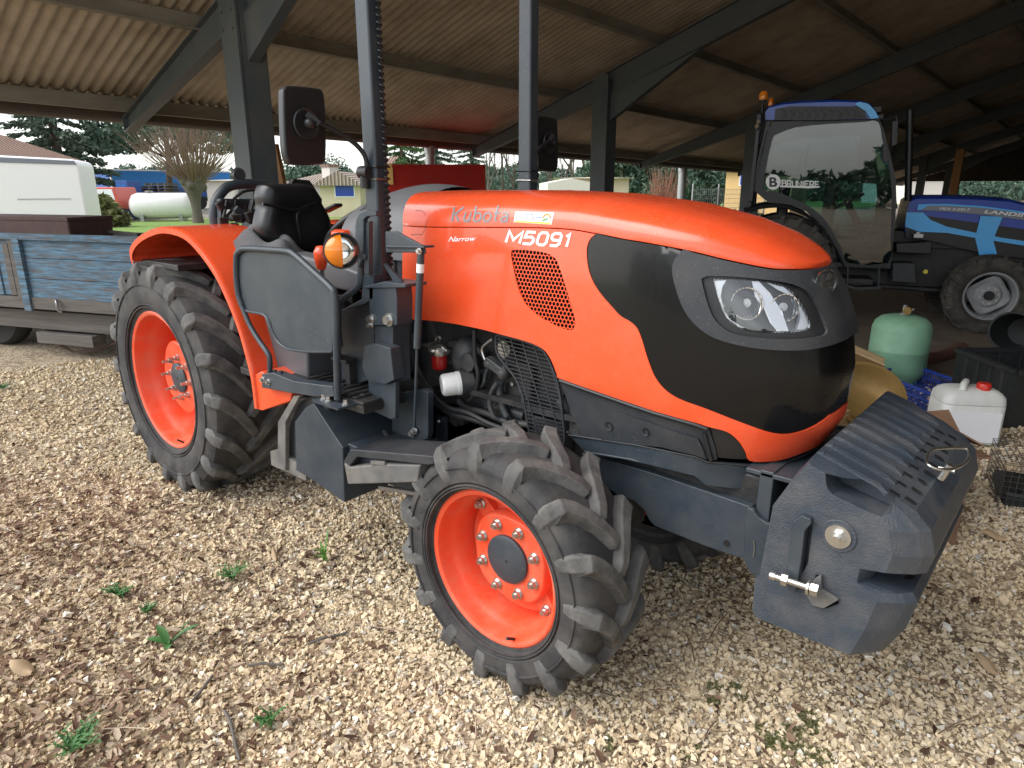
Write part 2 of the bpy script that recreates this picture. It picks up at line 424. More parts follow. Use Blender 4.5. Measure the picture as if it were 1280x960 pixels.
# front grille
bez_px = pts(Z7, (362, 190), (332, 222), (323, 262), (335, 320), (360, 388), (398, 440), (455, 482), (540, 509), (640, 524), (740, 527), (800, 520), (850, 508))
bz = [(v.x, v.y) for v in smoothpath([(a, c, 0) for a, c in [sz(*p) for p in bez_px]], 4)]
bz = [p for p in bz if p[0] < SEND-.02]; bz.append((SEND, bz[-1][1]+.012))
sb = [(s, z-GAP) for s, z in seam if s > bz[0][0]+.004]
bez_poly = bz+sb[::-1]
rec_px = pts(Z7, (421, 300), (428, 284), (460, 279), (560, 284), (690, 300), (760, 325), (800, 375), (822, 425), (832, 470), (790, 484), (700, 490), (600, 484), (520, 468), (468, 430), (440, 370))
rec = pxpoly(rec_px, smooth=3)
lens_px = pts(Z7, (455, 296), (462, 290), (560, 293), (640, 300), (705, 318), (748, 352), (778, 410), (789, 452), (770, 464), (700, 473), (600, 469), (540, 455), (495, 415), (468, 345))
lens = pxpoly(lens_px, smooth=3)
dark = panel_mesh(dark_poly, holes=[rec], off=-.003, thick=.008).build('front_grille', 'grille_mesh', KT, smooth=50)
bez = panel_mesh(bez_poly, holes=[rec], off=.006, thick=.022).build('headlight_bezel', 'charcoal_plastic', KT, smooth=50)
sv = panel_mesh(rec, holes=[lens], off=-.006, thick=.03, mirror=False).build('bezel_recess', 'black_plastic', bez, smooth=50)
c = sv.copy(); COL.objects.link(c); c.parent = bez; c.scale = (1, -1, 1)

# headlights, one assembly per side
lc = (sum(p[0] for p in lens)/len(lens), sum(p[1] for p in lens)/len(lens))
def lenspt(k, off):  # scaled towards the lens centre
    return [(lc[0]+(p[0]-lc[0])*k, lc[1]+(p[1]-lc[1])*k) for p in lens], off
for sg in (1, -1):
    def mir(bm_):
        bm_.v = [(a, c*sg, e) for a, c, e in bm_.v]; return bm_
    hl = mir(panel_mesh(lens, off=-.010, thick=.001, mirror=False)).build('headlight', 'lens_glass', KT, smooth=60)
    b = MB(); n = len(lens)
    rings = []
    for k, off in ((1.0, -.012), (.93, -.030), (.80, -.048), (.0, -.060)):
        pl, o_ = lenspt(k, off); rings.append([S(p[0], p[1], o_) for p in pl])
    for r0, r1 in zip(rings, rings[1:]):
        n0 = len(b.v); b.add(r0+r1, [(i, (i+1) % n, (i+1) % n+n, i+n) for i in range(n)])
    mir(b).build('reflector', 'lamp_silver', hl, smooth=30)
    # two bowls and bulbs; white divider and slivers stand in for reflected sky
    b = MB(); g = MB()
    for du, r in ((-.052, .042), (.062, .036)):
        c = S(lc[0]+du, lc[1]+(.004 if du < 0 else -.004), -.018); nrm = (S(lc[0]+du, lc[1], .01)-S(lc[0]+du, lc[1], 0)).normalized()
        b.lathe([(r, 0), (r*.93, -.004), (r*.7, -.022), (r*.35, -.034), (.001, -.036)], c, nrm, 28)
        b.lathe([(r*1.06, -.003), (r*1.06, .002), (r, .002), (r, -.003)], c, nrm, 28, closed_prof=True)
        g.ell(c-nrm*.012, .009, 12, 6)
        g.lathe([(.012, -.012), (.012, 0), (.001, .003)], c-nrm*.01, nrm, 14)
    mir(b).build('reflector_bowl', 'lamp_silver', hl, smooth=50); mir(g).build('bulb', 'white_decal', hl)
    def lp_(lst, off, nm, m):
        pl_ = [sz(*Z7(*p)) for p in lst]; q = [S(p[0], p[1], off) for p in pl_]; q2 = [S(p[0], p[1], off-.012) for p in pl_]; n_ = len(q)
        b_ = MB(); b_.add(q+q2, [tuple(range(n_))]+[(i, (i+1) % n_, (i+1) % n_+n_, i+n_) for i in range(n_)]); mir(b_).build(nm, m, hl, smooth=30)
    lp_([(588, 300), (612, 300), (650, 340), (690, 400), (712, 466), (672, 466), (650, 440), (628, 390), (598, 350)], -.010, 'divider', 'lamp_glint')
    lp_([(640, 304), (700, 320), (735, 350), (715, 345), (680, 330)], -.012, 'upper_glint', 'lamp_glint')  # this and the next slivers are painted reflections
    lp_([(460, 298), (500, 296), (486, 318), (480, 350), (492, 400), (520, 440), (560, 456), (540, 452), (500, 420), (470, 350)], -.011, 'edge_glint', 'lamp_glint')
    lp_([(745, 365), (772, 412), (784, 450), (768, 460), (742, 462), (756, 420)], -.012, 'outer_glint', 'lamp_glint')
# emblem
ec = onS(*Z7(820, 298), .008); en = Vector((.82, -.57, .12)).normalized()
b = MB(); b.lathe([(.001, 0), (.030, 0), (.034, .003), (.034, .007), (.030, .009), (.028, .006), (.001, .006)], ec, en, 36)
em = b.build('emblem', 'black_plastic', KT, smooth=40)
b = MB(); u = Vector((0, 0, 1)); u = (u-en*u.dot(en)).normalized(); w = u.cross(en)
def ep(a, c, h=.009): return ec+w*a+u*c+en*h
b.lathe([(.030, .006), (.030, .010), (.034, .010), (.034, .006)], ec, en, 36, closed_prof=True)
for q in ([(-.020, .020), (-.010, .024), (-.006, -.024), (-.016, -.020)], [(-.002, .004), (.010, .022), (.019, .016), (.008, .002)], [(-.002, -.002), (.008, .000), (.020, -.016), (.010, -.022)]):
    b.prism([ep(*p, .006) for p in q], en*.003)
b.build('emblem_mark', 'chrome', em)

# writing on the hood
Kq = pts(Z5, (238, 163), (436, 163), (441, 105), (243, 105))
def ribbon(b, q, w, fn, off=.0016, closed=False):
    "flat ribbon of pixel width w laid on a surface along the pixel polyline q"
    m = len(q); L = []
    for i in range(m):
        p0 = q[max(i-1, 0)]; p1 = q[min(i+1, m-1)]
        if 0 < i < m-1:
            a = (q[i][0]-p0[0], q[i][1]-p0[1]); c = (p1[0]-q[i][0], p1[1]-q[i][1]); la = math.hypot(*a) or 1; lc_ = math.hypot(*c) or 1
            t = (a[0]/la+c[0]/lc_, a[1]/la+c[1]/lc_); lt = math.hypot(*t)
            if lt < .2: t = (a[0]/la, a[1]/la); k = 1
            else: t = (t[0]/lt, t[1]/lt); k = min(1.8, 1/max(.3, (t[0]*a[0]+t[1]*a[1])/la))
        else:
            t = (p1[0]-p0[0], p1[1]-p0[1]); lt = math.hypot(*t) or 1; t = (t[0]/lt, t[1]/lt); k = 1
        L.append((q[i], (-t[1]*w/2*k, t[0]*w/2*k)))
    pts2 = []
    for (a, na), (c, nc) in zip(L, L[1:]):
        n_ = max(1, int(math.hypot(c[0]-a[0], c[1]-a[1])/3))
        for k in range(n_): f_ = k/n_; pts2.append((a[0]+(c[0]-a[0])*f_, a[1]+(c[1]-a[1])*f_, na[0]+(nc[0]-na[0])*f_, na[1]+(nc[1]-na[1])*f_))
    a, na = L[-1]; pts2.append((*a, *na))
    V = []
    for x, y, nx, ny in pts2: V += [fn(x-nx, y-ny, off), fn(x+nx, y+ny, off)]
    b.add(V, [(2*i, 2*i+1, 2*i+3, 2*i+2) for i in range(len(pts2)-1)])
def stroke(f, lst, w, name, m, par, fn=None):
    bb_ = MB()
    for ln in lst: ribbon(bb_, [f(*p) for p in ln], w, fn or onC)
    return bb_.build(name, m, par, smooth=0)
GL = {'M': [[(0, 0), (0, 1), (.5, .25), (1, 1), (1, 0)]], '5': [[(.95, 1), (.12, 1), (.05, .55), (.7, .6), (.95, .45), (.95, .15), (.75, 0), (0, 0)]],
      '0': [[(.25, 0), (.05, .18), (.05, .82), (.25, 1), (.75, 1), (.95, .82), (.95, .18), (.75, 0), (.25, 0)]], '9': [[(.08, 0), (.7, 0), (.95, .2), (.95, .82), (.75, 1), (.25, 1), (.05, .85), (.05, .6), (.25, .45), (.95, .45)]],
      '1': [[(.2, .78), (.6, 1), (.6, 0)]], 'B': [[(0, 0), (0, 1), (.7, 1), (.9, .85), (.9, .65), (.7, .52), (0, .52)], [(.7, .52), (1, .38), (1, .15), (.75, 0), (0, 0)]], 'R': [[(0, 0), (0, 1), (.75, 1), (.95, .85), (.95, .6), (.75, .45), (0, .45)], [(.5, .45), (1, 0)]],
      'U': [[(0, 1), (0, .2), (.2, 0), (.8, 0), (1, .2), (1, 1)]], 'N': [[(0, 0), (0, 1), (1, 0), (1, 1)]], 'I': [[(.5, 0), (.5, 1)]], 'E': [[(1, 0), (0, 0), (0, 1), (1, 1)], [(0, .52), (.85, .52)]]}
def glyphs(txt, quad, w, fn, name, m, par, gap=.25, slant_=.2, widths=None, off=.0016):
    bb_ = MB(); ws = [(widths or {}).get(c, 1.0) for c in txt]; tot = sum(ws)+gap*(len(txt)-1); x = 0
    for c, wd in zip(txt, ws):
        for ln in GL[c]:
            ribbon(bb_, [quadmap(quad, min(1.2, (x+px_*wd+slant_*py_)/tot), py_) for px_, py_ in ln], w, fn, off)
        x += wd+gap
    return bb_.build(name, m, par, smooth=0)
def arc(cx, cy, rx, ry, a0, a1, n=8): return [(cx+rx*math.cos(math.radians(a0+(a1-a0)*i/n)), cy+ry*math.sin(math.radians(a0+(a1-a0)*i/n))) for i in range(n+1)]
def slant(l): return [(x-(y-135)*.28, y) for x, y in l]
logo = [[(249, 110), (241, 160)], [(283, 110), (253, 134), (265, 162)],
        [(290, 128), (283, 150), (286, 159), (294, 161), (302, 152), (309, 128)], [(302, 152), (303, 161)],
        [(327, 107), (317, 159)], [(322, 136), (333, 130), (342, 134), (343, 147), (337, 157), (325, 161), (317, 157)],
        [(366, 130), (356, 136), (352, 150), (356, 160), (367, 160), (376, 152), (379, 140), (374, 131), (366, 130)],
        [(404, 105), (393, 152), (397, 160)], [(388, 131), (410, 130)],
        [(418, 133), (430, 130), (438, 136), (436, 150), (434, 162)], [(437, 143), (422, 145), (414, 153), (418, 161), (428, 160), (436, 150)]]
stroke(Z5, logo, 2.5, 'logo_lettering', 'grey_decal', crown)
glyphs('M5091', [Z5(431, 234), Z5(655, 250), Z5(661, 205), Z5(437, 194)], 3.4, onS, 'model_number', 'white_decal', side, gap=.32, widths={'M': 1.35, '1': .7})
text_on('variant_lettering', 'Narrow', [Z5(228, 232), Z5(325, 229), Z5(327, 212), Z5(230, 214)], lambda x, y: onS(x, y, .0014), 'white_decal', side, shear=.35, bold=.01)
# dealer sticker
def patch(q, fn, m, name, par, n=10, off=.0012):
    bb_ = MB(); bb_.grid(lambda u, v: fn(*quadmap(q, u, v), off), n, 4); return bb_.build(name, m, par, smooth=60)
q = [Z5(458, 163), Z5(592, 172), Z5(601, 129), Z5(464, 126)]
mat('sticker_paper', (.72, .73, .75), .25); mat('yellow_ink', (.85, .72, .08), .4); mat('green_ink', (.10, .45, .15), .4); mat('blue_ink', (.06, .10, .35), .4); mat('orange_ink', (.9, .35, .04), .4)
st = patch(q, onC, 'sticker_paper', 'dealer_sticker', crown)
patch([quadmap(q, .03, .03), quadmap(q, .97, .03), quadmap(q, .97, .16), quadmap(q, .03, .16)], onC, 'yellow_ink', 'sticker_band', st, off=.0020)
for t_, (a, c, e, g_) in (('AGRI', (.28, .68, .5, .84)), ('LES VIGNES MACHINES', (.1, .47, .72, .6)), ('Les Angles', (.25, .27, .6, .40))):
    text_on('sticker_lettering', t_, [quadmap(q, a, c), quadmap(q, e, c), quadmap(q, e, g_), quadmap(q, a, g_)], lambda x, y: onC(x, y, .0024), 'blue_ink', st)
b = MB()
L = [quadmap(q, .84+.09*math.cos(a)*1.0, .5+.32*math.sin(a)) for a in [PI*k/10 for k in range(11)]]
for a, c in zip(L, L[1:]): b.beam(onC(*a, .0026), onC(*c, .0026), .005, .001, up=(0, -1, 0))
b.build('sticker_emblem', 'orange_ink', st, smooth=0)
b = MB()
for k in range(4): b.beam(onC(*quadmap(q, .74+.03*k, .32+.05*k), .0024), onC(*quadmap(q, .78+.03*k, .30+.05*k), .0024), .004, .001, up=(0, -1, 0))
b.build('sticker_leaf', 'green_ink', st, smooth=0)
# fuel door crease on the crown
b = MB(); L = pts(Z5, (112, 122), (135, 123), (147, 135), (151, 160), (145, 190), (132, 207), (95, 207))
b.tube([onC(*p, -.001) for p in L], .0016, 6); b.build('service_flap', 'black_plastic', crown)
# ------------------------------------------------------------------ wheels
def rotpt(r, a, y): return (r*math.cos(a), y, r*math.sin(a))
def tyre_mesh(R, w, rr, lh, rw):
    Rs = R-lh
    pr_ = [(rr-.012, -rw*.80), (rr+.006, -rw), (rr+.022, -rw*1.03), (rr+.30*(Rs-rr), -w*.985), (rr+.55*(Rs-rr), -w), (rr+.80*(Rs-rr), -w*.965), (Rs-.012, -w*.88), (Rs, -w*.74), (Rs+.006, -w*.35), (Rs+.008, 0)]
    pr_ = pr_+[(r, -y) for r, y in pr_[-2::-1]]
    b = MB(); b.lathe(pr_, (0, 0, 0), (0, 1, 0), 96)
    # moulded rings on the sidewall
    for k, h in ((.16, .003), (.22, .003), (.66, .004)):
        r = rr+k*(Rs-rr); y = w*(1.0 if k > .5 else .972 if k > .2 else .955)
        b.lathe([(r-.004, -y+.004), (r-.002, -y-h), (r+.002, -y-h), (r+.004, -y+.004)], (0, 0, 0), (0, 1, 0), 72)
    return b
def lugs_mesh(R, w, lh, n, lw, seed=0):
    b = MB(); Rs = R-lh; rnd = random.Random(seed)
    dA = 2*PI/n
    for sg in (-1, 1):
        for k in range(n):
            a0 = dA*(k+(.5 if sg > 0 else 0)); jit = rnd.uniform(-.004, .004)
            st = []
            for t in (0, .12, .3, .5, .7, .86, .96):
                y = sg*w*(-.07+1.0*t); ang = a0+dA*1.02*(1-(1-t)**1.65)
                rt = R-(.010*t*t)-(.012 if t == 0 else 0)
                st.append((ang, y, rt+jit*.4, Rs-.012, lw*(.62+.30*t)))
            ang = a0+dA*1.04
            st.append((ang, sg*w*.985, R-.030, Rs-.030, lw*.98)); st.append((ang+.004, sg*w*1.035, R-.062, Rs-.060, lw*1.0)); st.append((ang+.006, sg*w*1.035, R-lh-.055, Rs-.09, lw*.92)); st.append((ang+.006, sg*w*1.0, R-lh-.085, Rs-.10, lw*.75))
            V = []
            for i, (an, y, rt, rb, wd) in enumerate(st):
                p = st[max(i-1, 0)]; q = st[min(i+1, len(st)-1)]
                dx = (q[0]-p[0])*R; dy = (q[1]-p[1]); L = math.hypot(dx, dy) or 1; nx, ny = dy/L, -dx/L
                if i >= 7: nx, ny = (1.0*sg if nx*sg > 0 else -1.0*sg), 0
                if nx*sg < 0: nx, ny = -nx, -ny
                hb = wd*.66; ht = wd*.42
                # four corners: base-, top-, top+, base+
                yb = y if i < 7 else sg*w*(.93 if i > 7 else .95)
                V += [rotpt(rb, an-nx*hb/R, yb-ny*hb), rotpt(rt, an-nx*ht/R, y-ny*ht), rotpt(rt, an+nx*ht/R, y+ny*ht), rotpt(rb, an+nx*hb/R, yb+ny*hb)]
            m = len(st); F = [(0, 1, 2, 3), (m*4-4, m*4-1, m*4-2, m*4-3)]
            for i in range(m-1):
                for j in range(3): F.append((i*4+j, i*4+j+1, i*4+4+j+1, i*4+4+j))
            b.add(V, F)
    return b
def wheel(name, c, R, w, rr, rw, lh, n, lw, hub_r, nut_r, cap_r, flange_r, out_r, discy, huby, studlen, rot, rimprof, label=None):
    t = tyre_mesh(R, w, rr, lh, rw).build(name, 'rubber', KT, smooth=40); t.location = c
    def sub(b, nm, m, **k):
        o = b.build(nm, m, t, **k); return o
    lm = lugs_mesh(R, w, lh, n, lw)
    sub(lm, 'tread', 'lug_rubber', bevel=.006, smooth=35)
    b = MB(); b.lathe(rimprof, (0, 0, 0), (0, 1, 0), 72); b.lathe([(r-.004, y) for r, y in rimprof[::-1]], (0, 0, 0), (0, 1, 0), 72)
    sub(b, 'rim', 'orange_rim', smooth=40)
    # disc, with the square-lobed flange bolted to it
    b = MB(); ro = rimprof[-1][0]
    b.lathe([(.01, discy-.01), (flange_r*.9, discy-.012), (flange_r*1.12, discy+.006), (ro*.93, discy+.004), (ro+.002, discy+.02)], (0, 0, 0), (0, 1, 0), 64)
    V = []; NN = 64
    for yy, sc_ in ((discy+.002, 1.02), (huby, 1.0), (huby-.006, .965)):
        V.append([rotpt(flange_r*sc_*(1+.035*math.cos(4*(2*PI*k/NN-rot))), 2*PI*k/NN, yy) for k in range(NN)])
    for r0, r1 in zip(V, V[1:]): b.add(r0+r1, [(k, (k+1) % NN, (k+1) % NN+NN, k+NN) for k in range(NN)])
    b.add(V[-1], [tuple(range(NN))])
    for s_ in (0, PI):  # ears that carry the outer bolts
        a = rot+s_; e = .20
        b.prism([rotpt(flange_r*.9, a-e*1.3, discy-.022), rotpt(out_r+.03, a-e*.55, discy-.022), rotpt(out_r+.03, a+e*.55, discy-.022), rotpt(flange_r*.9, a+e*1.3, discy-.022)], (0, .03, 0))
    sub(b, 'wheel_disc', 'orange_rim', smooth=40, bevel=.003)
    b = MB(); b.lathe([(.001, huby-.022), (cap_r*.86, huby-.022), (cap_r, huby-.016), (cap_r, huby+.002)], (0, 0, 0), (0, 1, 0), 48); b.lathe([(.001, huby-.026), (.006, huby-.0255), (.008, huby-.021)], (0, 0, 0), (0, 1, 0), 12)
    sub(b, 'hub_cap', 'charcoal_metal', smooth=40)
    for k in range(8):
        b = MB()
        a = rot+2*PI*(k+.5)/8; x, y, z = rotpt(nut_r, a, huby-.004)
        b.cyl((x, y, z), (x, y-.006, z), .019, 18); b.cyl((x, y-.005, z), (x, y-.022, z), .0145, 6); b.cyl((x, y-.022, z), (x, y-.022-studlen, z), .008, 10)
        sub(b, 'wheel_nut', 'zinc', smooth=40)
    for a in (rot, rot+PI):
        b = MB()
        x, y, z = rotpt(out_r, a, discy-.022); b.cyl((x, y, z), (x, y-.006, z), .018, 16); b.cyl((x, y, z), (x, y-.02, z), .0145, 6); b.cyl((x, y-.02, z), (x, y-.03, z), .009, 10)
        sub(b, 'rim_bolt', 'zinc', smooth=40)
    b = MB(); x, y, z = rotpt(rimprof[3][0]-.01, -1.2, rimprof[3][1]+.01); b.cyl((x, y, z), (x*.93, y-.03, z*.93), .005, 8); sub(b, 'tyre_valve', 'hose_rubber')
    return t
FW = wheel('front_wheel', (2.3727, -.490, .421), .437, .150, .258, .119, .042, 15, .062, .04, .120, .084, .156, .203, .015, -.030, .008, 2.35,
      [(.268, -.112), (.269, -.119), (.262, -.123), (.252, -.119), (.247, -.104), (.246, -.078), (.236, -.060), (.226, -.040), (.222, .0), (.222, .06), (.238, .10), (.262, .119)][:10])
RW = wheel('rear_wheel', (0, -.428, .605), .637, .196, .360, .167, .045, 18, .070, .04, .112, .082, .195, .262, .03, -.072, .030, 1.9,
      [(.375, -.160), (.376, -.168), (.368, -.173), (.356, -.168), (.350, -.150), (.349, -.110), (.338, -.085), (.326, -.06), (.320, .0), (.320, .08)])
for W_ in (FW, RW):
    c = copy_tree(W_, KT); c.scale = (1, -1, 1); c.location = (W_.location.x, -W_.location.y, W_.location.z); c.rotation_euler = (0, .31, 0)

b = MB()
b.cyl((0, -.50, .6), (0, .50, .6), .11, 24); b.bb((-.35, -.19, .38), (.55, .19, .98)); b.cyl((0, -.36, .6), (0, -.18, .6), .19, 24); b.cyl((0, .18, .6), (0, .36, .6), .19, 24)
b.build('rear_axle_housing', 'engine_grey', KT, bevel=.02)
b = MB()
b.cyl((2.3727, -.46, .42), (2.3727, .46, .42), .055, 16); b.bb((2.26, -.16, .33), (2.49, .16, .52)); b.ell((2.3727, -.36, .42), (.12, .10, .13)); b.ell((2.3727, .36, .42), (.12, .10, .13)); b.cyl((2.26, -.30, .33), (2.26, .30, .33), .022)
b.build('front_axle', 'engine_grey', KT, smooth=40)
# ------------------------------------------------------------------ body, frame and platform
def PY(f, lst, y): return [P(*f(*p), 1, y) if f else P(*p, 1, y) for p in lst]
def PXp(f, lst, x): return [P(*f(*p), 0, x) if f else P(*p, 0, x) for p in lst]
def plate(name, m, f, lst, y, depth, parent=None, bevel=.004, **k):
    b = MB(); b.prism(PY(f, lst, y), (0, depth, 0)); return b.build(name, m, parent or KT, bevel=bevel, **k)
def mirror_part(o, parent=None):
    c = o.copy(); COL.objects.link(c); c.parent = parent or KT; c.scale = (1, -1, 1)
    for ch in list(o.children): d = ch.copy(); COL.objects.link(d); d.parent = c
    return c
Z4 = zm(120, 240, 2.4); ZD = zm(280, 270, 3.84); ZE = zm(400, 280, 6); ZF = zm(400, 420, 4.3625); ZW = zm(920, 500, 2.744)

# rear fender
fo = [P(*p, 1, -.62) for p in [(164, 326), (162, 312), (169, 299), (184, 288.5), (203, 283.5), (228, 290), (249, 310), (270, 340), (286, 373), (299, 406), (309, 440), (317, 473), (322, 511)]]
fo = smoothpath(fo, 4)
b = MB(); n = len(fo)
inner = [Vector((p.x, -.22, p.z+.004)) for p in fo]
mid = [Vector((p.x, -.60, p.z+.006)) for p in fo]
rows = [[Vector((p.x, -.605, p.z))*1 for p in fo]]
cen = Vector((.30, 0, .55))
def shr(p, k, y): d = Vector((p.x-cen.x, 0, p.z-cen.z)).normalized(); return Vector((p.x-d.x*k, y, p.z-d.z*k))
rows = [[shr(p, .030, -.618) for p in fo], [shr(p, .004, -.622) for p in fo], [shr(p, .0, -.616) for p in fo], [shr(p, -.002, -.60) for p in fo], [shr(p, -.002, -.30) for p in fo], [shr(p, .01, -.24) for p in fo], [shr(p, .012, -.24) for p in fo], [shr(p, .008, -.60) for p in fo], [shr(p, .030, -.612) for p in fo]]
for r0, r1 in zip(rows, rows[1:]): b.add(r0+r1, [(i, i+1, i+1+n, i+n) for i in range(n-1)])
b.prism([shr(p, .03, -.24) for p in fo[:-8]]+[Vector((.75, -.24, .95)), Vector((.1, -.24, .95))], (0, .012, 0))
FEN = b.build('fender', 'orange_paint', KT, smooth=50)
b = MB(); q = PY(ZD, [(150, 760), (178, 745), (325, 850), (318, 890), (182, 935), (160, 930)], -.612); b.prism(q, (0, .30, 0)); b.build('fender_flap', 'orange_paint', FEN, bevel=.006)
b = MB(); b.box((.02, -.50, 1.19), (.20, .2, .04)); b.box((.05, -.42, 1.22), (.5, .3, .03)); b.build('fender_bracket', 'dark_engine', FEN, bevel=.005)
fm = mirror_part(FEN)

# door guard
DY = -.63
dp = PY(ZD, [(62, 200), (66, 180), (80, 164), (105, 157), (200, 162), (300, 170), (340, 190), (420, 260), (515, 345), (526, 380), (520, 652), (400, 652), (310, 640), (262, 608), (232, 555), (215, 505), (190, 475), (150, 465), (112, 458), (88, 440), (72, 390), (64, 300)], DY)
b = MB(); b.prism(dp, (0, .006, 0)); door = b.build('guard_door', 'charcoal_metal', KT)
tb = smoothpath(PY(ZD, [(86, 430), (70, 380), (60, 300), (59, 200), (66, 178), (82, 162), (108, 156), (200, 161), (300, 169), (340, 187), (425, 262), (515, 345), (530, 375), (538, 450), (540, 640), (545, 880)], DY-.006), 4)
b = MB(); b.tube(tb, .0125, 10); b.tube(smoothpath(PY(ZD, [(86, 430), (105, 480), (130, 535), (170, 600), (208, 655), (220, 690), (220, 762)], DY-.006), 4), .011, 10); b.build('door_frame', 'charcoal_metal', door, smooth=50)
b = MB(); b.tube(smoothpath(PY(ZD, [(88, 440), (112, 458), (150, 465), (190, 475), (215, 505), (232, 555), (262, 608), (310, 640), (400, 652), (520, 652)], DY-.002), 3), .005, 6); b.build('door_hem', 'charcoal_metal', door, smooth=50)
b = MB(); b.prism(PY(ZD, [(180, 758), (232, 752), (330, 792), (520, 818), (530, 868), (440, 868), (330, 852), (180, 825)], DY-.02), (0, .05, 0)); sb_ = b.build('sill_beam', 'charcoal_metal', KT, bevel=.004)
for p in [(190, 785), (216, 796)]:
    b = MB(); b.bolt(P(*ZD(*p), 1, DY-.02), (0, -1, 0), .009, .014); b.build('bolt', 'zinc', sb_)
for p in [(245, 755), (272, 760)]:
    b = MB(); b.bolt(P(*ZD(*p), 1, DY+.0), (0, 0, 1), .009, .014); b.build('bolt', 'charcoal_metal', sb_)
# foot plate of the frame with its bolts
p0 = P(*ZD(540, 893), 1, DY); z0 = p0.z
b = MB(); b.box((p0.x+.0, DY+.02, z0), (.16, .14, .008), rz=.0); fp = b.build('foot_plate', 'charcoal_metal', KT)
for dx, dy in ((-.055, -.035), (-.02, -.04), (.058, -.02), (.05, .06)):
    b = MB(); b.bolt((p0.x+dx, DY+.02+dy, z0+.004), (0, 0, 1), .010, .018); b.build('bolt', 'zinc', fp)
# grey console and platform behind the door
b = MB(); b.prism(PY(ZD, [(150, 470), (190, 475), (250, 600), (330, 630), (400, 640), (405, 790), (240, 755), (225, 700), (180, 600)], -.50), (0, .22, 0)); b.build('side_console', 'grey_plastic', KT, bevel=.012)
b = MB(); b.prism(PY(ZD, [(300, 175), (380, 190), (470, 215), (560, 235), (640, 268), (655, 330), (600, 365), (520, 350), (400, 250)], -.40), (0, .10, 0)); b.build('lever_console', 'grey_plastic', KT, bevel=.015)
b = MB(); b.bb((.86, -.60, .80), (1.74, .60, .83)); b.bb((1.30, -.60, .83), (1.74, -.50, .845))
for k in range(9): b.bb((1.30+k*.045, -.59, .845), (1.325+k*.045, -.35, .852))
b.build('platform', 'dark_engine', KT, bevel=.004)
b = MB(); b.bb((.86, -.45, .83), (1.2, .45, 1.02)); b.bb((1.05, -.46, 1.0), (1.15, .46, 1.08)); b.bb((.55, -.28, 1.0), (1.2, .28, 1.12)); b.build('seat_base', 'charcoal_plastic', KT, bevel=.02)
b = MB(); b.bb((1.50, -.5, .84), (1.53, -.42, .95)); b.bb((1.44, -.52, .94), (1.54, -.40, .955)); b.build('pedal', 'dark_engine', KT, bevel=.004)
# side tank panel next to the post with its tube
b = MB(); b.prism(PY(ZD, [(556, 455), (600, 430), (690, 380), (720, 400), (720, 780), (600, 822), (562, 800)], -.465), (0, .04, 0)); b.build('front_side_panel', 'charcoal_metal', KT, bevel=.006)
b = MB(); b.tube(smoothpath(PY(ZE, [(150, 920), (138, 800), (135, 650), (150, 590), (200, 540), (260, 495), (295, 450), (308, 390), (308, 200)], -.50), 4), .013, 10)
b.tube(smoothpath(PY(ZE, [(308, 200), (305, 60), (300, -20)], -.495), 2), .010, 8)
b.build('guard_tube', 'charcoal_metal', KT, smooth=50)
b = MB(); b.prism(PY(ZE, [(262, 20), (270, -40), (295, -80), (330, -98), (420, -98), (420, -60), (350, -55), (325, -30), (325, 230), (290, 330), (262, 250)], -.53), (0, .02, 0)); b.prism(PY(ZE, [(325, -10), (365, -20), (365, 380), (330, 385)], -.52), (0, .02, 0)); b.build('upright_bracket', 'charcoal_metal', KT, bevel=.003)
b = MB(); b.prism(PY(ZE, [(320, 385), (400, 380), (400, 560), (330, 600), (200, 640), (310, 565)], -.50), (0, .06, 0)); b.build('gusset_plate', 'charcoal_metal', KT, bevel=.003)

# step box below
bx = PY(Z4, [(596, 690), (628, 648), (652, 634), (740, 768), (745, 932), (630, 852), (600, 835)], -.63)
b = MB(); b.prism(bx, (0, .30, 0)); b.build('side_toolbox', 'charcoal_metal', KT, bevel=.004)
b = MB(); b.prism(PY(Z4, [(575, 690), (600, 618), (650, 610), (700, 640), (640, 850), (560, 830)], -.60), (0, .36, 0)); b.build('fuel_tank', 'charcoal_plastic', KT, bevel=.02)
b = MB(); q = PY(Z4, [(592, 612), (612, 610), (568, 690), (568, 836), (545, 828), (545, 690)], -.635); b.prism(q, (0, .02, 0)); b.prism(PY(Z4, [(522, 778), (545, 772), (630, 838), (630, 868), (525, 820)], -.62), (0, .03, 0)); b.build('tank_strap', 'grey_weathered', KT, bevel=.003)
b = MB(); b.bb((1.50, -.60, .60), (1.86, -.34, .66)); b.bb((1.62, -.46, .46), (1.90, -.34, .62)); b.build('post_support', 'charcoal_metal', KT, bevel=.004)
b = MB(); b.bolt(P(*ZF(190, 866), 0, 1.61), (1, 0, 0), .009, .01); b.build('bolt', 'zinc', KT)
# grey plastic step
b = MB()
b.prism(PY(ZF, [(125, 690), (165, 618), (615, 655), (620, 700), (590, 705), (200, 660), (160, 712)], -.64), (0, .16, 0))
b.build('step_tread', 'charcoal_plastic', KT, bevel=.004)
b = MB(); b.prism(PY(ZF, [(128, 690), (160, 715), (330, 700), (545, 705), (530, 800), (150, 810)], -.645), (0, .05, 0)); b.build('step_side', 'grey_weathered', KT, bevel=.006)
b = MB(); b.prism(PY(ZF, [(275, 680), (352, 684), (352, 704), (275, 700)], -.648), (0, .004, 0)); b.build('step_clip', 'grey_weathered', KT)
b = MB(); b.beam(P(*ZF(330, 822), 1, -.62), P(*ZF(560, 862), 1, -.62), .02, .012); b.build('step_bar', 'steel', KT)

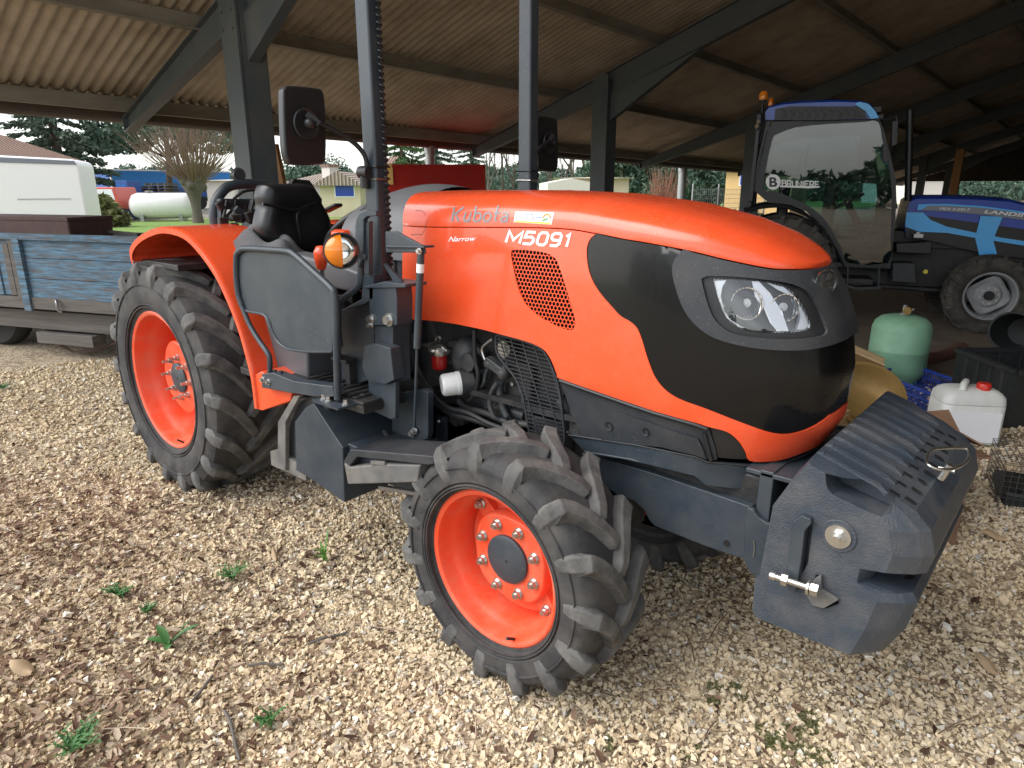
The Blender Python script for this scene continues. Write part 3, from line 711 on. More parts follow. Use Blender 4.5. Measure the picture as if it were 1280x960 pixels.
# roll bar
RX, RY = 1.665, .425
for sg in (-1, 1):
    b = MB(); b.bb((RX-.035, sg*RY-.028, 1.16), (RX+.035, sg*RY+.028, 2.46)); post = b.build('roll_bar_post', 'charcoal_metal', KT, bevel=.009)
    for z in (1.625, 1.665):
        b = MB(); r = .046
        b.tube([(RX+dx*1.1, sg*RY+dy, z) for dx, dy in ((-.036, -.030), (.036, -.030), (.036, .030), (-.036, .030))], .0035, 6, closed=True)
        b.build('hose_clip', 'black_plastic' if z > 1.65 else 'zinc', post)
b = MB(); b.bb((RX-.035, -RY-.028, 2.46), (RX+.035, RY+.028, 2.53)); b.build('roll_bar_crossbar', 'charcoal_metal', KT, bevel=.009)
# coiled sheath beside the near post
b = MB(); L = []
for k in range(760):
    t = k/759; a = k*PI/5; L.append((RX+.044+.008*math.cos(a), -RY+.010+.008*math.sin(a), 2.46-1.62*t))
b.tube(L, .0034, 5); b.build('coiled_sheath', 'hose_rubber', KT, smooth=60)
# lower post bracket
YB = -.50
b = MB(); b.prism(PY(ZE, [(365, 470), (566, 462), (575, 560), (575, 762), (372, 760)], YB), (0, .075, 0)); br = b.build('post_bracket', 'charcoal_metal', KT, bevel=.004)
b = MB(); b.prism(PY(ZE, [(318, 472), (480, 430), (640, 452), (640, 478), (340, 482)], YB-.008), (0, .10, 0)); b.build('bracket_flange', 'charcoal_metal', br, bevel=.003)
b = MB(); b.prism(PXp(ZE, [(566, 470), (660, 452), (680, 470), (680, 690), (575, 690)], 1.79), (-.012, 0, 0)); b.build('bracket_socket', 'charcoal_metal', br, bevel=.003)
b = MB(); b.prism(PY(ZE, [(470, 298), (488, 298), (615, 430), (560, 445)], YB+.02), (0, .010, 0)); b.build('bracket_gusset', 'charcoal_metal', br)
for p, r in (((388, 712), .012), ((520, 718), .016), ((388, 755), .009)):
    b = MB(); b.bolt(P(*ZE(*p), 1, YB), (0, -1, 0), r, .02); b.build('bolt', 'zinc', br)
b = MB(); b.prism(PY(ZE, [(408, 762), (545, 762), (545, 900), (560, 1200), (420, 1200)], YB+.01), (0, .08, 0)); b.build('lower_post', 'charcoal_metal', KT, bevel=.004)
b = MB(); b.prism(PY(ZF, [(240, 52), (300, 40), (382, 66), (402, 242), (352, 266), (250, 240), (228, 160)], YB-.03), (0, .05, 0)); b.build('cover_plate', 'charcoal_metal', KT, bevel=.004)
hole = ZF(330, 362)
b = MB(); b.prism(PY(ZF, [(262, 240), (352, 262), (412, 250), (410, 450), (385, 455), (268, 400)], YB-.012), (0, .02, 0)); lp = b.build('lug_plate', 'charcoal_metal', KT, bevel=.003)
c_ = P(*hole, 1, YB-.013); b = MB(); b.lathe([(.001, 0), (.021, 0), (.021, .002), (.001, .002)], c_, (0, -1, 0), 24); b.build('plate_hole', 'black_plastic', lp)
b = MB(); b.prism(PY(ZF, [(412, 310), (560, 290), (588, 312), (590, 540), (545, 645), (400, 640), (390, 470)], -.40), (0, .03, 0)); b.prism(PY(ZF, [(400, 600), (535, 575), (520, 645), (395, 640)], -.46), (0, .06, 0)); b.build('side_plate', 'charcoal_metal', KT, bevel=.004)
for p in ((455, 562), (505, 530), (502, 578), (520, 515)):
    b = MB(); b.bolt(P(*ZF(*p), 1, -.405), (0, -1, 0), .010, .016); b.build('bolt', 'zinc', KT)
b = MB(); b.tube(smoothpath(PY(ZF, [(350, 515), (380, 560), (410, 600)], -.44), 4), .010, 8); b.build('drain_hose', 'hose_rubber', KT)
# gas strut and its arm
b = MB(); b.prism(PY(ZE, [(488, 55), (570, 55), (775, 165), (785, 225), (745, 215), (490, 215), (490, 180)], YB-.01), (0, .010, 0)); b.prism(PY(ZE, [(490, 160), (775, 165), (780, 182), (490, 178)], YB-.02), (0, .05, 0)); arm = b.build('strut_arm', 'charcoal_metal', KT, bevel=.003)
b = MB(); a0 = P(*ZE(757, 215), 1, YB-.01); a1 = P(*ZE(728, 930), 1, YB-.01); a2 = P(*ZF(515, 500), 1, YB+.02)
b.cyl(a0, a1, .0125, 14); b.cyl(a0+Vector((0, 0, .02)), a0, .009, 10); gs = b.build('gas_strut', 'charcoal_metal', KT, smooth=50)
b = MB(); b.cyl(a1, a2, .005, 10); b.build('strut_rod', 'charcoal_metal', gs, smooth=50)
b = MB(); q0 = a0+(a1-a0)*.11; q1 = a0+(a1-a0)*.20; b.cyl(q0, q1, .0130, 16); b.build('strut_decal', 'white_decal', gs, smooth=50)
for p in ((748, 203),):
    b = MB(); b.bolt(P(*ZE(*p), 1, YB-.02), (0, -1, 0), .007, .012); b.build('bolt', 'zinc', arm)

# mirrors
def mirror(sg):
    b = MB(); L = [P(x, y, 0, 1.60) for x, y in [(354, 120), (356, 110), (364, 107), (396, 110), (405, 116), (408, 150), (408, 196), (402, 205), (368, 206), (360, 200), (356, 180)]]
    L = smoothpath(L, 3, closed=True)
    b.prism(L, (-.035, 0, 0)); 
    o = b.build('mirror_housing', 'black_plastic', KT, bevel=.008, smooth=50)
    c = P(382, 155, 0, 1.603)
    b = MB(); b.lathe([(.001, .0), (.045, .0), (.050, .006), (.046, .010), (.036, .006), (.001, .006)], c, (1, 0, 0), 32); b.ell(c+Vector((.02, 0, .0)), (.022, .018, .018)); b.beam(c+Vector((.015, -.005, .03)), c+Vector((.03, .03, .0)), .02, .02); b.build('mirror_joint', 'black_plastic', o, smooth=40)
    b = MB(); L = smoothpath([c+Vector((.03, .01, .0)), P(400, 154, 0, 1.63), P(425, 167, 0, 1.64), P(443, 179, 0, 1.65), P(455, 193, 0, 1.66), P(459, 207, 0, 1.665)], 5)
    b.tube(L, .0085, 10); q = P(458, 219, 0, 1.66); b.cyl(q+Vector((-.01, 0, .03)), q+Vector((-.01, 0, -.045)), .017, 14); b.cyl(q+Vector((-.03, 0, .01)), q+Vector((.02, 0, .01)), .022, 14); b.build('mirror_arm', 'black_plastic', o, smooth=50)
    b = MB(); L2 = [Vector((p.x-.0355, p.y, p.z)) for p in smoothpath([P(x, y, 0, 1.60) for x, y in [(358, 122), (366, 112), (396, 114), (404, 120), (405, 196), (398, 202), (370, 202), (362, 196)]], 3, closed=True)]
    b.prism(L2, (-.002, 0, 0)); b.build('mirror_glass', 'chrome', o)
    return o
mL = mirror(-1); mR = mirror_part(mL)
# ------------------------------------------------------------------ skirts, frame, front bracket
sk_top = pts(Z5, (612, 708), (622, 720), (750, 764), (900, 816))+pts(Z6, (230, 131), (420, 196), (600, 246), (658, 264))
sk_bot = pts(Z6, (668, 300), (697, 412), (652, 408), (600, 385), (450, 350), (340, 338), (150, 316), (92, 302), (50, 215), (18, 120))
skirt = panel_mesh(pxpoly(sk_top+sk_bot), off=-.006, thick=.012, mirror=False).build('side_skirt', 'charcoal_plastic', KT, bevel=.0, smooth=40)
rb = [onS(*p, .002) for p in pts(Z5, (622, 722), (750, 767), (900, 819))+pts(Z6, (230, 136), (420, 201), (600, 252), (655, 272))]
b = MB(); b.tube(rb, .007, 8); b.tube([onS(*p, .001) for p in pts(Z6, (640, 290), (655, 350), (672, 410))], .006, 6); b.build('skirt_bead', 'black_plastic', skirt, smooth=60)
pe = pxpoly(pts(Z6, (165, 232), (235, 195), (270, 197), (420, 250), (615, 315), (650, 405), (600, 385), (450, 350), (340, 338), (185, 318)))
panel_mesh(pe, off=.004, thick=.012, mirror=False).build('skirt_boss', 'charcoal_plastic', skirt, smooth=30)
for p, r in ((Z6(222, 256), .014), (Z6(385, 282), .012)):
    c_ = onS(*p, .005); b = MB(); b.lathe([(r, .000), (r, .003), (r*.7, .002), (r*.55, -.002), (.001, -.002)], c_, (0, -1, 0), 24); b.build('plug', 'black_plastic', skirt, smooth=30)
cr = pxpoly(pts(Z6, (664, 268), (700, 276), (745, 292), (790, 332), (818, 372), (836, 412), (760, 410), (699, 404), (680, 330)))
panel_mesh(cr, off=-.012, thick=.006, mirror=False).build('skirt_corner', 'black_plastic', skirt, smooth=30)
mirror_part(skirt)
# lower lip that wraps round the nose
lt = [sz(*p) for p in pts(Z6, (40, 298), (110, 308), (340, 342), (600, 394), (655, 418), (850, 436), (960, 434), (1060, 400), (1130, 360))]
lb = [sz(*p) for p in pts(Z6, (110, 372), (310, 405), (600, 475), (650, 518), (850, 540), (930, 530), (1000, 500), (1070, 455))]
lt = [p for p in lt if p[0] < SEND-.02]+[(SEND, lt[-1][1]+.002)]; lb = [p for p in lb if p[0] < SEND-.02]+[(SEND, lb[-1][1]+.0)]
panel_mesh(lt+lb[::-1], off=.000, thick=.02).build('lower_fairing', 'charcoal_metal', KT, smooth=40)
def rim_line(lst, off, r, nm, m, par=None):
    q = [S(a, c, off) for a, c in lst]; q += [Vector((p.x, -p.y, p.z)) for p in q[::-1]]
    b = MB(); b.tube(q, r, 6); return b.build(nm, m, par or KT, smooth=60)
rim_line(lt, .001, .004, 'fairing_seal', 'black_plastic')
rim_line(lb, .0, .0035, 'fairing_edge', 'charcoal_metal')
# closing plate under the nose
b = MB(); q = [S(a, .84, -.03) for a in [1.9+(SEND-1.9)*k/30 for k in range(31)]]; q += [Vector((p.x, -p.y, p.z)) for p in q[::-1]]
b.prism(q, (0, 0, .02)); b.build('nose_floor', 'dark_engine', KT)
# frame rails
rl = pts(Z6, (95, 378), (250, 420), (420, 470), (640, 545), (850, 618), (858, 640), (838, 858), (640, 790), (420, 702), (398, 680), (372, 630), (330, 592), (255, 565), (120, 470))
b = MB(); b.prism(PY(None, rl, -.235), (0, .03, 0)); rail = b.build('frame_rail', 'charcoal_metal', KT, bevel=.003); mirror_part(rail)
for p in (Z6(741, 780),):
    b = MB(); c_ = P(*p, 1, -.236); b.lathe([(.011, 0), (.011, .001), (.001, .001)], c_, (0, -1, 0), 16); b.build('rail_hole', 'black_plastic', rail)
b = MB(); b.bb((2.2, -.205, .62), (3.06, .205, .80)); b.bb((1.3, -.17, .45), (2.3, .17, .75)); b.build('front_frame', 'dark_engine', KT, bevel=.01)
mat('dusty_metal', (.16, .145, .12), .8, col2=(.09, .085, .078), nscale=9, bump=.2)
b = MB(); q = PY(Z6, [(110, 378), (250, 412), (420, 462), (640, 540), (660, 560), (640, 552), (250, 425)], -.234); b.bb((2.35, -.234, .783), (2.82, -.10, .79)); b.build('frame_ledge', 'dusty_metal', KT)
# bracket that carries the ballast
bk = PY(ZW, [(38, 368), (60, 376), (75, 400), (105, 422), (150, 430), (196, 428), (205, 600), (170, 640), (90, 622), (45, 592), (25, 545), (28, 430)], -.262)
b = MB(); b.prism(bk, (0, .018, 0)); 
brk = b.build('ballast_bracket', 'charcoal_metal', KT, bevel=.004); mirror_part(brk)
for p in ((147, 456), (128, 528)):
    b = MB(); c_ = P(*ZW(*p), 1, -.2625); b.lathe([(.0075, 0), (.0075, .001), (.001, .001)], c_, (0, -1, 0), 16); b.build('bracket_hole', 'black_plastic', brk)
b = MB(); b.bb((3.06, -.245, .60), (3.10, .245, .84)); b.bb((3.02, -.245, .82), (3.16, .245, .835)); b.build('bracket_crossplate', 'charcoal_metal', KT, bevel=.004)
b = MB(); b.tube([P(*ZW(62, 482), 1, -.263), P(*ZW(64, 512), 1, -.264), P(*ZW(60, 540), 1, -.263)], .002, 5); b.build('paint_scratch', 'zinc', brk)

# ---- ballast block
SEC = [(3.190, .905), (3.222, .957), (3.30, .930), (3.40, .893), (3.455, .868), (3.492, .83), (3.508, .77), (3.50, .722), (3.40, .712), (3.392, .672), (3.478, .66), (3.492, .64), (3.478, .56), (3.440, .478), (3.425, .470), (3.140, .470), (3.128, .485), (3.125, .585), (3.136, .60), (3.150, .81)]
def sec(y):
    e = max(0, (abs(y)-.315)/.065); sh = .075*e**1.4
    out = []
    for x, z in SEC:
        k = max(0, min(1, (x-3.36)/.10)); zz = z-.012*e**2*(1 if z > .85 else 0)
        out.append((x-sh*k, y, zz))
    return out
b = MB(); ys = [-.38, -.374, -.36, -.34, -.315]+[-.315+.63*k/12 for k in range(1, 12)]+[.315, .34, .36, .374, .38]
rings = [[(x, y+.05*max(0, y)/.38, z) for x, y, z in sec(y)] for y in ys]; m = len(SEC)
for r0, r1 in zip(rings, rings[1:]): b.add(r0+r1, [(i, (i+1) % m, (i+1) % m+m, i+m) for i in range(m)])
b.add(rings[0], [tuple(range(m))]); b.add(rings[-1], [tuple(range(m))])
WT = b.build('ballast_weight', 'weight_iron', KT, smooth=0)
def boolean(o, cut):
    c = cut.build('cut', 'black_plastic', None, smooth=0)
    md = o.modifiers.new('b', 'BOOLEAN'); md.operation = 'DIFFERENCE'; md.object = c; md.solver = 'EXACT'; md.use_self = True
    dg = bpy.context.evaluated_depsgraph_get(); dg.update(); me = bpy.data.meshes.new_from_object(o.evaluated_get(dg))
    o.modifiers.remove(md); me.materials.clear(); me.materials.append(o.data.materials[0]); o.data = me
    for p in me.polygons: p.use_smooth = False; p.material_index = 0
    cm = c.data; bpy.data.objects.remove(c); bpy.data.meshes.remove(cm)
cuts = []
hp = PY(ZW, [(306, 252), (308, 285), (314, 306), (332, 326), (420, 368), (498, 404), (514, 398), (522, 378), (524, 352), (420, 302)], -.381)
hp = [Vector((p.x, -.42, p.z)) for p in hp]
c1 = MB(); c1.prism(hp, (0, .13, 0)); cuts.append(c1)
c1 = MB(); c1.prism([Vector((p.x, -.42, p.z)) for p in PY(ZW, [(242, 392), (262, 402), (262, 440), (246, 560), (225, 600)], -.381)], (0, .07, 0)); cuts.append(c1)
c1 = MB(); c1.prism([Vector((p.x, -.42, p.z)) for p in PY(ZW, [(272, 600), (292, 600), (292, 650), (350, 680), (352, 700), (300, 718), (262, 700)], -.381)], (0, .07, 0)); cuts.append(c1)
tn = Vector((.335, 0, .94)).normalized()
def top(x, y, h=0): return Vector((x, y, .957-.357*(x-3.222)))+tn*h
for c1 in cuts: boolean(WT, c1)
bv = WT.modifiers.new('bevel', 'BEVEL'); bv.width = .0035; bv.segments = 2; bv.limit_method = 'ANGLE'; bv.angle_limit = math.radians(38)
for k in range(5):
    b = MB(); c_ = (3.452, -.25+.125*k, .6625); b.lathe([(.001, 0), (.017, 0), (.017, .0015), (.001, .0015)], c_, (0.02, 0, 1), 20); b.build('ledge_hole', 'black_plastic', WT)
for k in range(9):
    for q_, x in enumerate((3.402, 3.436)):
        b = MB(); y = -.30+k*.070+.012*q_; a = top(x-.011, y, .0006); c_ = top(x+.011, y, .0006)
        if q_: a.z -= .0; c_.z -= .002
        b.beam(a, c_, .014, .0016); b.build('vent_slot', 'black_plastic', WT, bevel=.0)
for k in range(10):
    y = -.315+k*.070
    b = MB(); L = [top(3.225, y, -.004), top(3.24, y, .005), top(3.37, y, .005), top(3.392, y, -.003)]
    for p, q in zip(L, L[1:]): b.beam(p, q, .020, .012)
    b.tube([top(3.238, y-.009, .010), top(3.375, y-.009, .010)], .0026, 6)
    b.build('top_rib', 'weight_iron', WT, bevel=.002)
c_ = P(*ZW(352, 466), 1, -.381)
b = MB(); b.lathe([(.001, .000), (.036, .0), (.040, -.002), (.042, .001), (.040, .003), (.036, .0025), (.001, .0025)], c_, (0, -1, 0), 32); b.build('bolt_seat', 'weight_iron', WT, smooth=30)
b = MB(); b.cyl(c_+Vector((0, -.002, 0)), c_+Vector((0, -.007, 0)), .030, 28); b.cyl(c_+Vector((0, -.007, 0)), c_+Vector((0, -.018, 0)), .017, 6); b.cyl(c_+Vector((0, -.018, 0)), c_+Vector((0, -.028, 0)), .010, 14); b.build('retaining_bolt', 'zinc', WT, smooth=35)
# clamp bar, clamp bolt, hook
b = MB(); b.prism(PY(ZW, [(192, 418), (225, 396), (256, 410), (258, 425), (236, 450), (222, 560), (205, 660), (178, 652), (176, 560)], -.40), (0, .03, 0)); b.build('clamp_bar', 'charcoal_metal', brk, bevel=.003)
b = MB(); e0 = P(*ZW(118, 600), 1, -.425); e1 = P(*ZW(278, 652), 1, -.425); d = (e1-e0).normalized()
b.cyl(e0, e1, .0085, 14); b.cyl(e0, e0+d*.014, .0115, 14); b.cyl(e0+d*.03, e0+d*.045, .016, 6); b.cyl(e1-d*.014, e1+d*.004, .017, 6); b.cyl(e1-d*.022, e1-d*.016, .02, 18)
b.build('clamp_bolt', 'zinc', brk, smooth=35)
b = MB(); L = PY(ZW, [(242, 672), (250, 640), (272, 612), (292, 600), (292, 652), (340, 680), (350, 688), (300, 716), (262, 706)], -.395); b.prism(L, (0, .012, 0)); b.build('clamp_hook', 'grey_weathered', brk, bevel=.002)
# lifting ring and its pin
ring = [(655, 212), (656, 190), (672, 172), (700, 166), (760, 164), (792, 168), (799, 182), (796, 202), (778, 222), (745, 236), (722, 239), (690, 236), (664, 226)]
def PT(p, h): return PN(*ZW(*p), tuple(tn), tn.dot(top(3.3, 0, h)))
b = MB(); b.tube(smoothpath([PT(p, .055) for p in ring], 4, closed=True), .0042, 8, closed=True); rg = b.build('linch_pin_ring', 'zinc', WT, smooth=60)
b = MB(); c_ = PT((722, 239), .03); b.cyl(c_-tn*.03, c_+tn*.016, .0095, 14); b.cyl(c_+Vector((-.018, 0, .0)), c_+Vector((.018, 0, .0)), .007, 10); b.build('linch_pin', 'zinc', WT, smooth=40)

# ------------------------------------------------------------------ engine bay
b = MB(); b.bb((1.55, -.17, .55), (2.40, .17, 1.30)); b.bb((1.6, -.20, .75), (2.2, .20, .98)); b.bb((2.40, -.25, .78), (2.62, .25, 1.35))
b.bb((1.50, -.26, .80), (1.545, .26, 1.40))
eng = b.build('engine_block', 'dark_engine', KT, bevel=.012)
def eng_tube(L, r, m='engine_grey', nm='engine_pipe', y=-.24, f=Z5b):
    b = MB(); b.tube(smoothpath([P(*f(p[0], p[1]), 1, y if len(p) < 3 else p[2]) for p in L], 5), r, 10); return b.build(nm, m, eng, smooth=60)
# fuel bowl
c_ = P(*Z5b(262, 330), 1, -.27); s1 = .0105
b = MB(); b.lathe([(.001, -.036), (.018, -.034), (.029, -.026), (.031, -.022), (.031, .030), (.001, .030)], c_, (0, 0, 1), 28); bowl = b.build('fuel_bowl', 'red_bowl', eng, smooth=50)
b = MB(); b.lathe([(.034, .028), (.036, .034), (.036, .044), (.028, .052), (.030, .060), (.014, .066), (.001, .066)], c_, (0, 0, 1), 24); b.box(c_+Vector((-.038, 0, .052)), (.014, .03, .035)); b.cyl(c_+Vector((.02, 0, .058)), c_+Vector((.06, -.01, .05)), .008, 10); b.build('bowl_head', 'zinc', bowl, smooth=40)
# oil filter
a_ = P(*Z5b(275, 490), 1, -.33); e_ = P(*Z5b(400, 472), 1, -.27); d = (e_-a_).normalized()
b = MB(); L = (e_-a_).length; b.lathe([(.001, .004), (.034, .0), (.040, .004), (.043, .012), (.044, L*.8), (.046, L*.82), (.046, L), (.001, L)], a_, d, 36); of = b.build('oil_filter', 'white_paint', eng, smooth=40)
b = MB(); b.cyl(e_, e_+d*.05, .05, 28, r2=.046); b.build('filter_base', 'engine_grey', of, smooth=40)
eng_tube([(60, 60), (70, 200), (90, 300), (130, 400), (180, 520), (260, 620), (350, 680), (450, 705), (560, 740), (700, 790)], .012, 'hose_rubber', 'hose', -.28)
eng_tube([(90, 150), (110, 330), (150, 430), (230, 560), (330, 640), (450, 670), (600, 745), (760, 800)], .010, 'hose_rubber', 'hose', -.29)
eng_tube([(100, 250), (120, 380), (160, 450), (225, 530)], .005, 'hose_rubber', 'hose', -.32)
eng_tube([(495, 115), (498, 300), (520, 420), (500, 540), (455, 590)], .009, 'hose_rubber', 'hose', -.25)
eng_tube([(390, 590), (450, 640), (560, 670), (700, 730), (860, 750)], .013, 'engine_grey', 'engine_pipe', -.22)
eng_tube([(490, 560), (560, 585), (700, 640), (840, 690)], .024, 'engine_grey', 'engine_pipe', -.19)
eng_tube([(585, 345), (555, 290), (548, 245), (570, 215), (620, 180)], .006, 'zinc', 'engine_pipe', -.24)
eng_tube([(650, 470), (610, 540), (600, 620), (620, 690)], .010, 'engine_grey', 'engine_pipe', -.25)
eng_tube([(670, 460), (665, 540), (690, 640), (715, 700)], .015, 'engine_grey', 'engine_pipe', -.23)
eng_tube([(600, 350), (570, 420), (560, 470), (530, 510)], .008, 'engine_grey', 'engine_pipe', -.23)
eng_tube([(800, 520), (820, 560), (815, 620), (800, 640)], .006, 'engine_grey', 'engine_pipe', -.25)
b = MB(); c_ = P(*Z5b(650, 360), 1, -.24); b.box(c_, (.085, .05, .035), m=Matrix.Rotation(.4, 3, 'Y')); b.ell(c_+Vector((-.03, 0, .005)), (.03, .028, .028)); b.ell(c_+Vector((.035, 0, -.02)), (.022, .03, .03)); b.build('thermostat_housing', 'engine_grey', eng, bevel=.006)
b = MB(); c_ = P(*Z5b(450, 310), 1, -.20); b.ell(c_, (.07, .06, .09)); c_ = P(*Z5b(470, 330), 1, -.24); b.lathe([(.03, -.02), (.036, .0), (.036, .02), (.001, .022)], c_, (0, -1, 0), 20); b.build('alternator', 'engine_grey', eng, smooth=40)
rr = random.Random(4)
for k in range(14):
    x, y = rr.uniform(240, 850), rr.uniform(150, 740)
    c_ = P(*Z5b(x, y), 1, -.19); b = MB()
    if k % 2: b.bolt(c_, (0, -1, 0), .008, .02); b.build('engine_bolt', 'zinc', eng)
    else: b.box(c_, (rr.uniform(.03, .08), .05, rr.uniform(.02, .06)), m=Matrix.Rotation(rr.uniform(-.5, .5), 3, 'Y')); b.build('engine_fitting', 'engine_grey', eng, bevel=.005)
for k, p in enumerate(((60, 870), (258, 730), (268, 892), (345, 880))):
    b = MB(); b.bolt(P(*Z5b(*p), 1, -.26), (0, -1, 0), .007, .012); b.build('engine_bolt', 'zinc', eng)
b = MB(); b.prism(PY(Z5b, [(235, 690), (300, 700), (300, 960), (240, 960)], -.255), (0, .02, 0)); b.prism(PY(Z5b, [(20, 840), (110, 800), (190, 860), (100, 960), (20, 960)], -.30), (0, .02, 0)); b.build('engine_plate', 'charcoal_metal', eng, bevel=.004)
# fan guard: slanted lattice
gp = smoothpath([(a, c, 0) for a, c in [(640, 175), (655, 155), (690, 152), (780, 180), (900, 222), (950, 250), (990, 310), (1025, 390), (1050, 460), (1070, 560), (1085, 700), (1090, 900), (960, 960), (880, 850), (850, 730), (820, 560), (770, 440), (700, 350), (648, 270)]], 3, closed=True)
gpx = [(v.x, v.y) for v in gp]
b = MB(); b.tube([P(*Z5b(*p), 1, -.262) for p in gpx], .0055, 6, closed=True); gd = b.build('fan_guard', 'charcoal_plastic', KT, smooth=60)
b = MB()
def clipline(a, c, n=90):
    seg = []; cur = []
    for i in range(n+1):
        t = i/n; q = (a[0]+(c[0]-a[0])*t, a[1]+(c[1]-a[1])*t)
        if inpoly(q[0], q[1], gpx): cur.append(q)
        else:
            if len(cur) > 1: seg.append((cur[0], cur[-1]))
            cur = []
    if len(cur) > 1: seg.append((cur[0], cur[-1]))
    return seg
for k in range(42):
    y0 = 60+k*25.0
    for s_ in clipline((600, y0-20), (1120, y0+118)): b.beam(P(*Z5b(*s_[0]), 1, -.262), P(*Z5b(*s_[1]), 1, -.262), .004, .0035, up=(0, 0, 1))
for k in range(9):
    x0 = 560+k*72
    for s_ in clipline((x0-60, 100), (x0+190, 980)): b.beam(P(*Z5b(*s_[0]), 1, -.264), P(*Z5b(*s_[1]), 1, -.264), .004, .003, up=(0, 1, 0))
b.build('guard_lattice', 'charcoal_plastic', gd, smooth=0)
b = MB(); b.lathe([(.001, 0), (.03, 0), (.034, -.01), (.034, -.03), (.001, -.03)], P(*Z5b(690, 250), 1, -.235), (0, -1, 0), 28); b.build('pulley', 'zinc', eng, smooth=35)
b = MB(); b.tube(smoothpath([P(*Z5b(1080, 600), 1, -.22), P(*Z5b(1110, 640), 1, -.22), P(*Z5b(1130, 780), 1, -.2), P(*Z5b(1110, 900), 1, -.2)], 5), .035, 14); b.build('radiator_hose', 'hose_rubber', eng, smooth=60)
# ------------------------------------------------------------------ driver's place
def Y0(x, y, yy=0.0): return P(x, y, 1, yy)
# seat: near edge at Y -.24, far edge at Y .24 ; silhouette traced on the plane X = .8
ZS = zm(250, 180, 6.4)
SX = .80
bkp = [P(*ZS(*p), 0, SX) for p in [(492, 345), (520, 325), (620, 322), (800, 322), (860, 335), (900, 375), (935, 450), (975, 520), (1010, 590), (1025, 680), (1010, 760), (940, 840), (860, 878), (760, 868), (640, 830), (560, 800), (490, 740), (465, 660), (480, 560), (492, 500), (478, 420)]]
bkp = smoothpath(bkp, 4, closed=True)
ccy = sum(p.y for p in bkp)/len(bkp); ccz = sum(p.z for p in bkp)/len(bkp)
b = MB(); rows = []
for k, dx in ((1.0, -.05), (1.02, -.02), (1.0, .02), (.93, .045), (.78, .055), (.5, .045), (.2, .035)):
    rows.append([Vector((SX+dx+.06*((p.z-ccz))**2*4, ccy+(p.y-ccy)*k, ccz+(p.z-ccz)*k)) for p in bkp])
n = len(bkp)
for r0, r1 in zip(rows, rows[1:]): b.add(r0+r1, [(i, (i+1) % n, (i+1) % n+n, i+n) for i in range(n)])
b.add(rows[-1], [tuple(range(n))]); b.add(rows[0], [tuple(range(n))])
seat = b.build('seat_backrest', 'black_vinyl', KT, smooth=60)
b = MB(); b.tube(smoothpath([P(*ZS(*p), 0, SX+.062) for p in [(500, 480), (620, 500), (760, 530), (860, 490), (930, 470)]], 5), .006, 8); b.tube(smoothpath([P(*ZS(*p), 0, SX+.062) for p in [(860, 510), (790, 545), (775, 590), (790, 680), (808, 790)]], 5), .006, 8); b.build('seat_piping', 'black_vinyl', seat, smooth=60)
b = MB(); b.grid(lambda u, v: (SX+.02+.42*u, -.25+.5*v, 1.13+.05*math.sin(PI*min(1, u*1.3))*.6+.05*abs(2*v-1)**3), 14, 14); b.bb((SX+.02, -.24, 1.04), (SX+.42, .24, 1.14)); b.build('seat_cushion', 'black_vinyl', KT, smooth=60, bevel=.01)
b = MB(); b.prism([P(*ZS(*p), 0, SX-.10) for p in [(720, 330), (750, 278), (880, 290), (978, 440), (978, 530), (900, 520)]], (-.03, 0, 0)); b.build('seat_shell', 'black_plastic', KT, bevel=.004)
# folded cloth beside the seat: rests on the platform, so it stays with the tractor scene as its own thing
# steering wheel: tilted ring
sc_ = P(468, 306, 1, -.02)
sax = Vector((-.62, 0, .78)).normalized()
u = Vector((.78, 0, .62)).normalized(); w = Vector((0, 1, 0))
st0 = Vector((1.08, -.02, 1.40)); R0 = .205
b = MB(); b.tube([st0+u*R0*math.cos(a)+w*R0*math.sin(a) for a in [2*PI*k/48 for k in range(48)]], .0155, 10, closed=True); sw = b.build('steering_wheel', 'black_plastic', KT, smooth=60)
b = MB(); 
for a in (0.3, 2.4, 4.5): b.beam(st0-sax*.03, st0+u*R0*math.cos(a)+w*R0*math.sin(a), .03, .012)
b.cyl(st0-sax*.05, st0-sax*.01, .045, 24); b.build('wheel_hub', 'black_plastic', sw, bevel=.003)
b = MB(); b.cyl(st0-sax*.45, st0-sax*.04, .045, 16); b.build('steering_column', 'charcoal_plastic', KT)
# dash cowl: grey rounded shell behind the hood and the dark panel
b = MB()
def cowl(u_, v_):
    a = PI*v_; x = 1.20+.45*u_; h = .24+.02*u_
    return (x, -.27*math.cos(a), 1.32+(.225+.065*math.sin(u_*2.2))*math.sin(a)**.7)
b.grid(cowl, 14, 24); b.add([cowl(0, k/24) for k in range(25)], [tuple(range(25))]); b.build('dash_cowl', 'grey_plastic', KT, smooth=60)
b = MB(); b.bb((1.45, -.25, .85), (1.61, .25, 1.42)); b.bb((1.22, -.20, 1.28), (1.47, .20, 1.44)); b.build('dash_console', 'charcoal_plastic', KT, bevel=.02)
b = MB(); b.box((1.26, -.10, 1.46), (.16, .22, .07), m=Matrix.Rotation(-.5, 3, 'Y')); b.build('instrument_panel', 'black_plastic', KT, bevel=.01)
b = MB(); c_ = P(432, 294, 1, -.25); b.box(c_, (.10, .10, .05)); b.build('orange_cover', 'orange_paint', KT, bevel=.02)
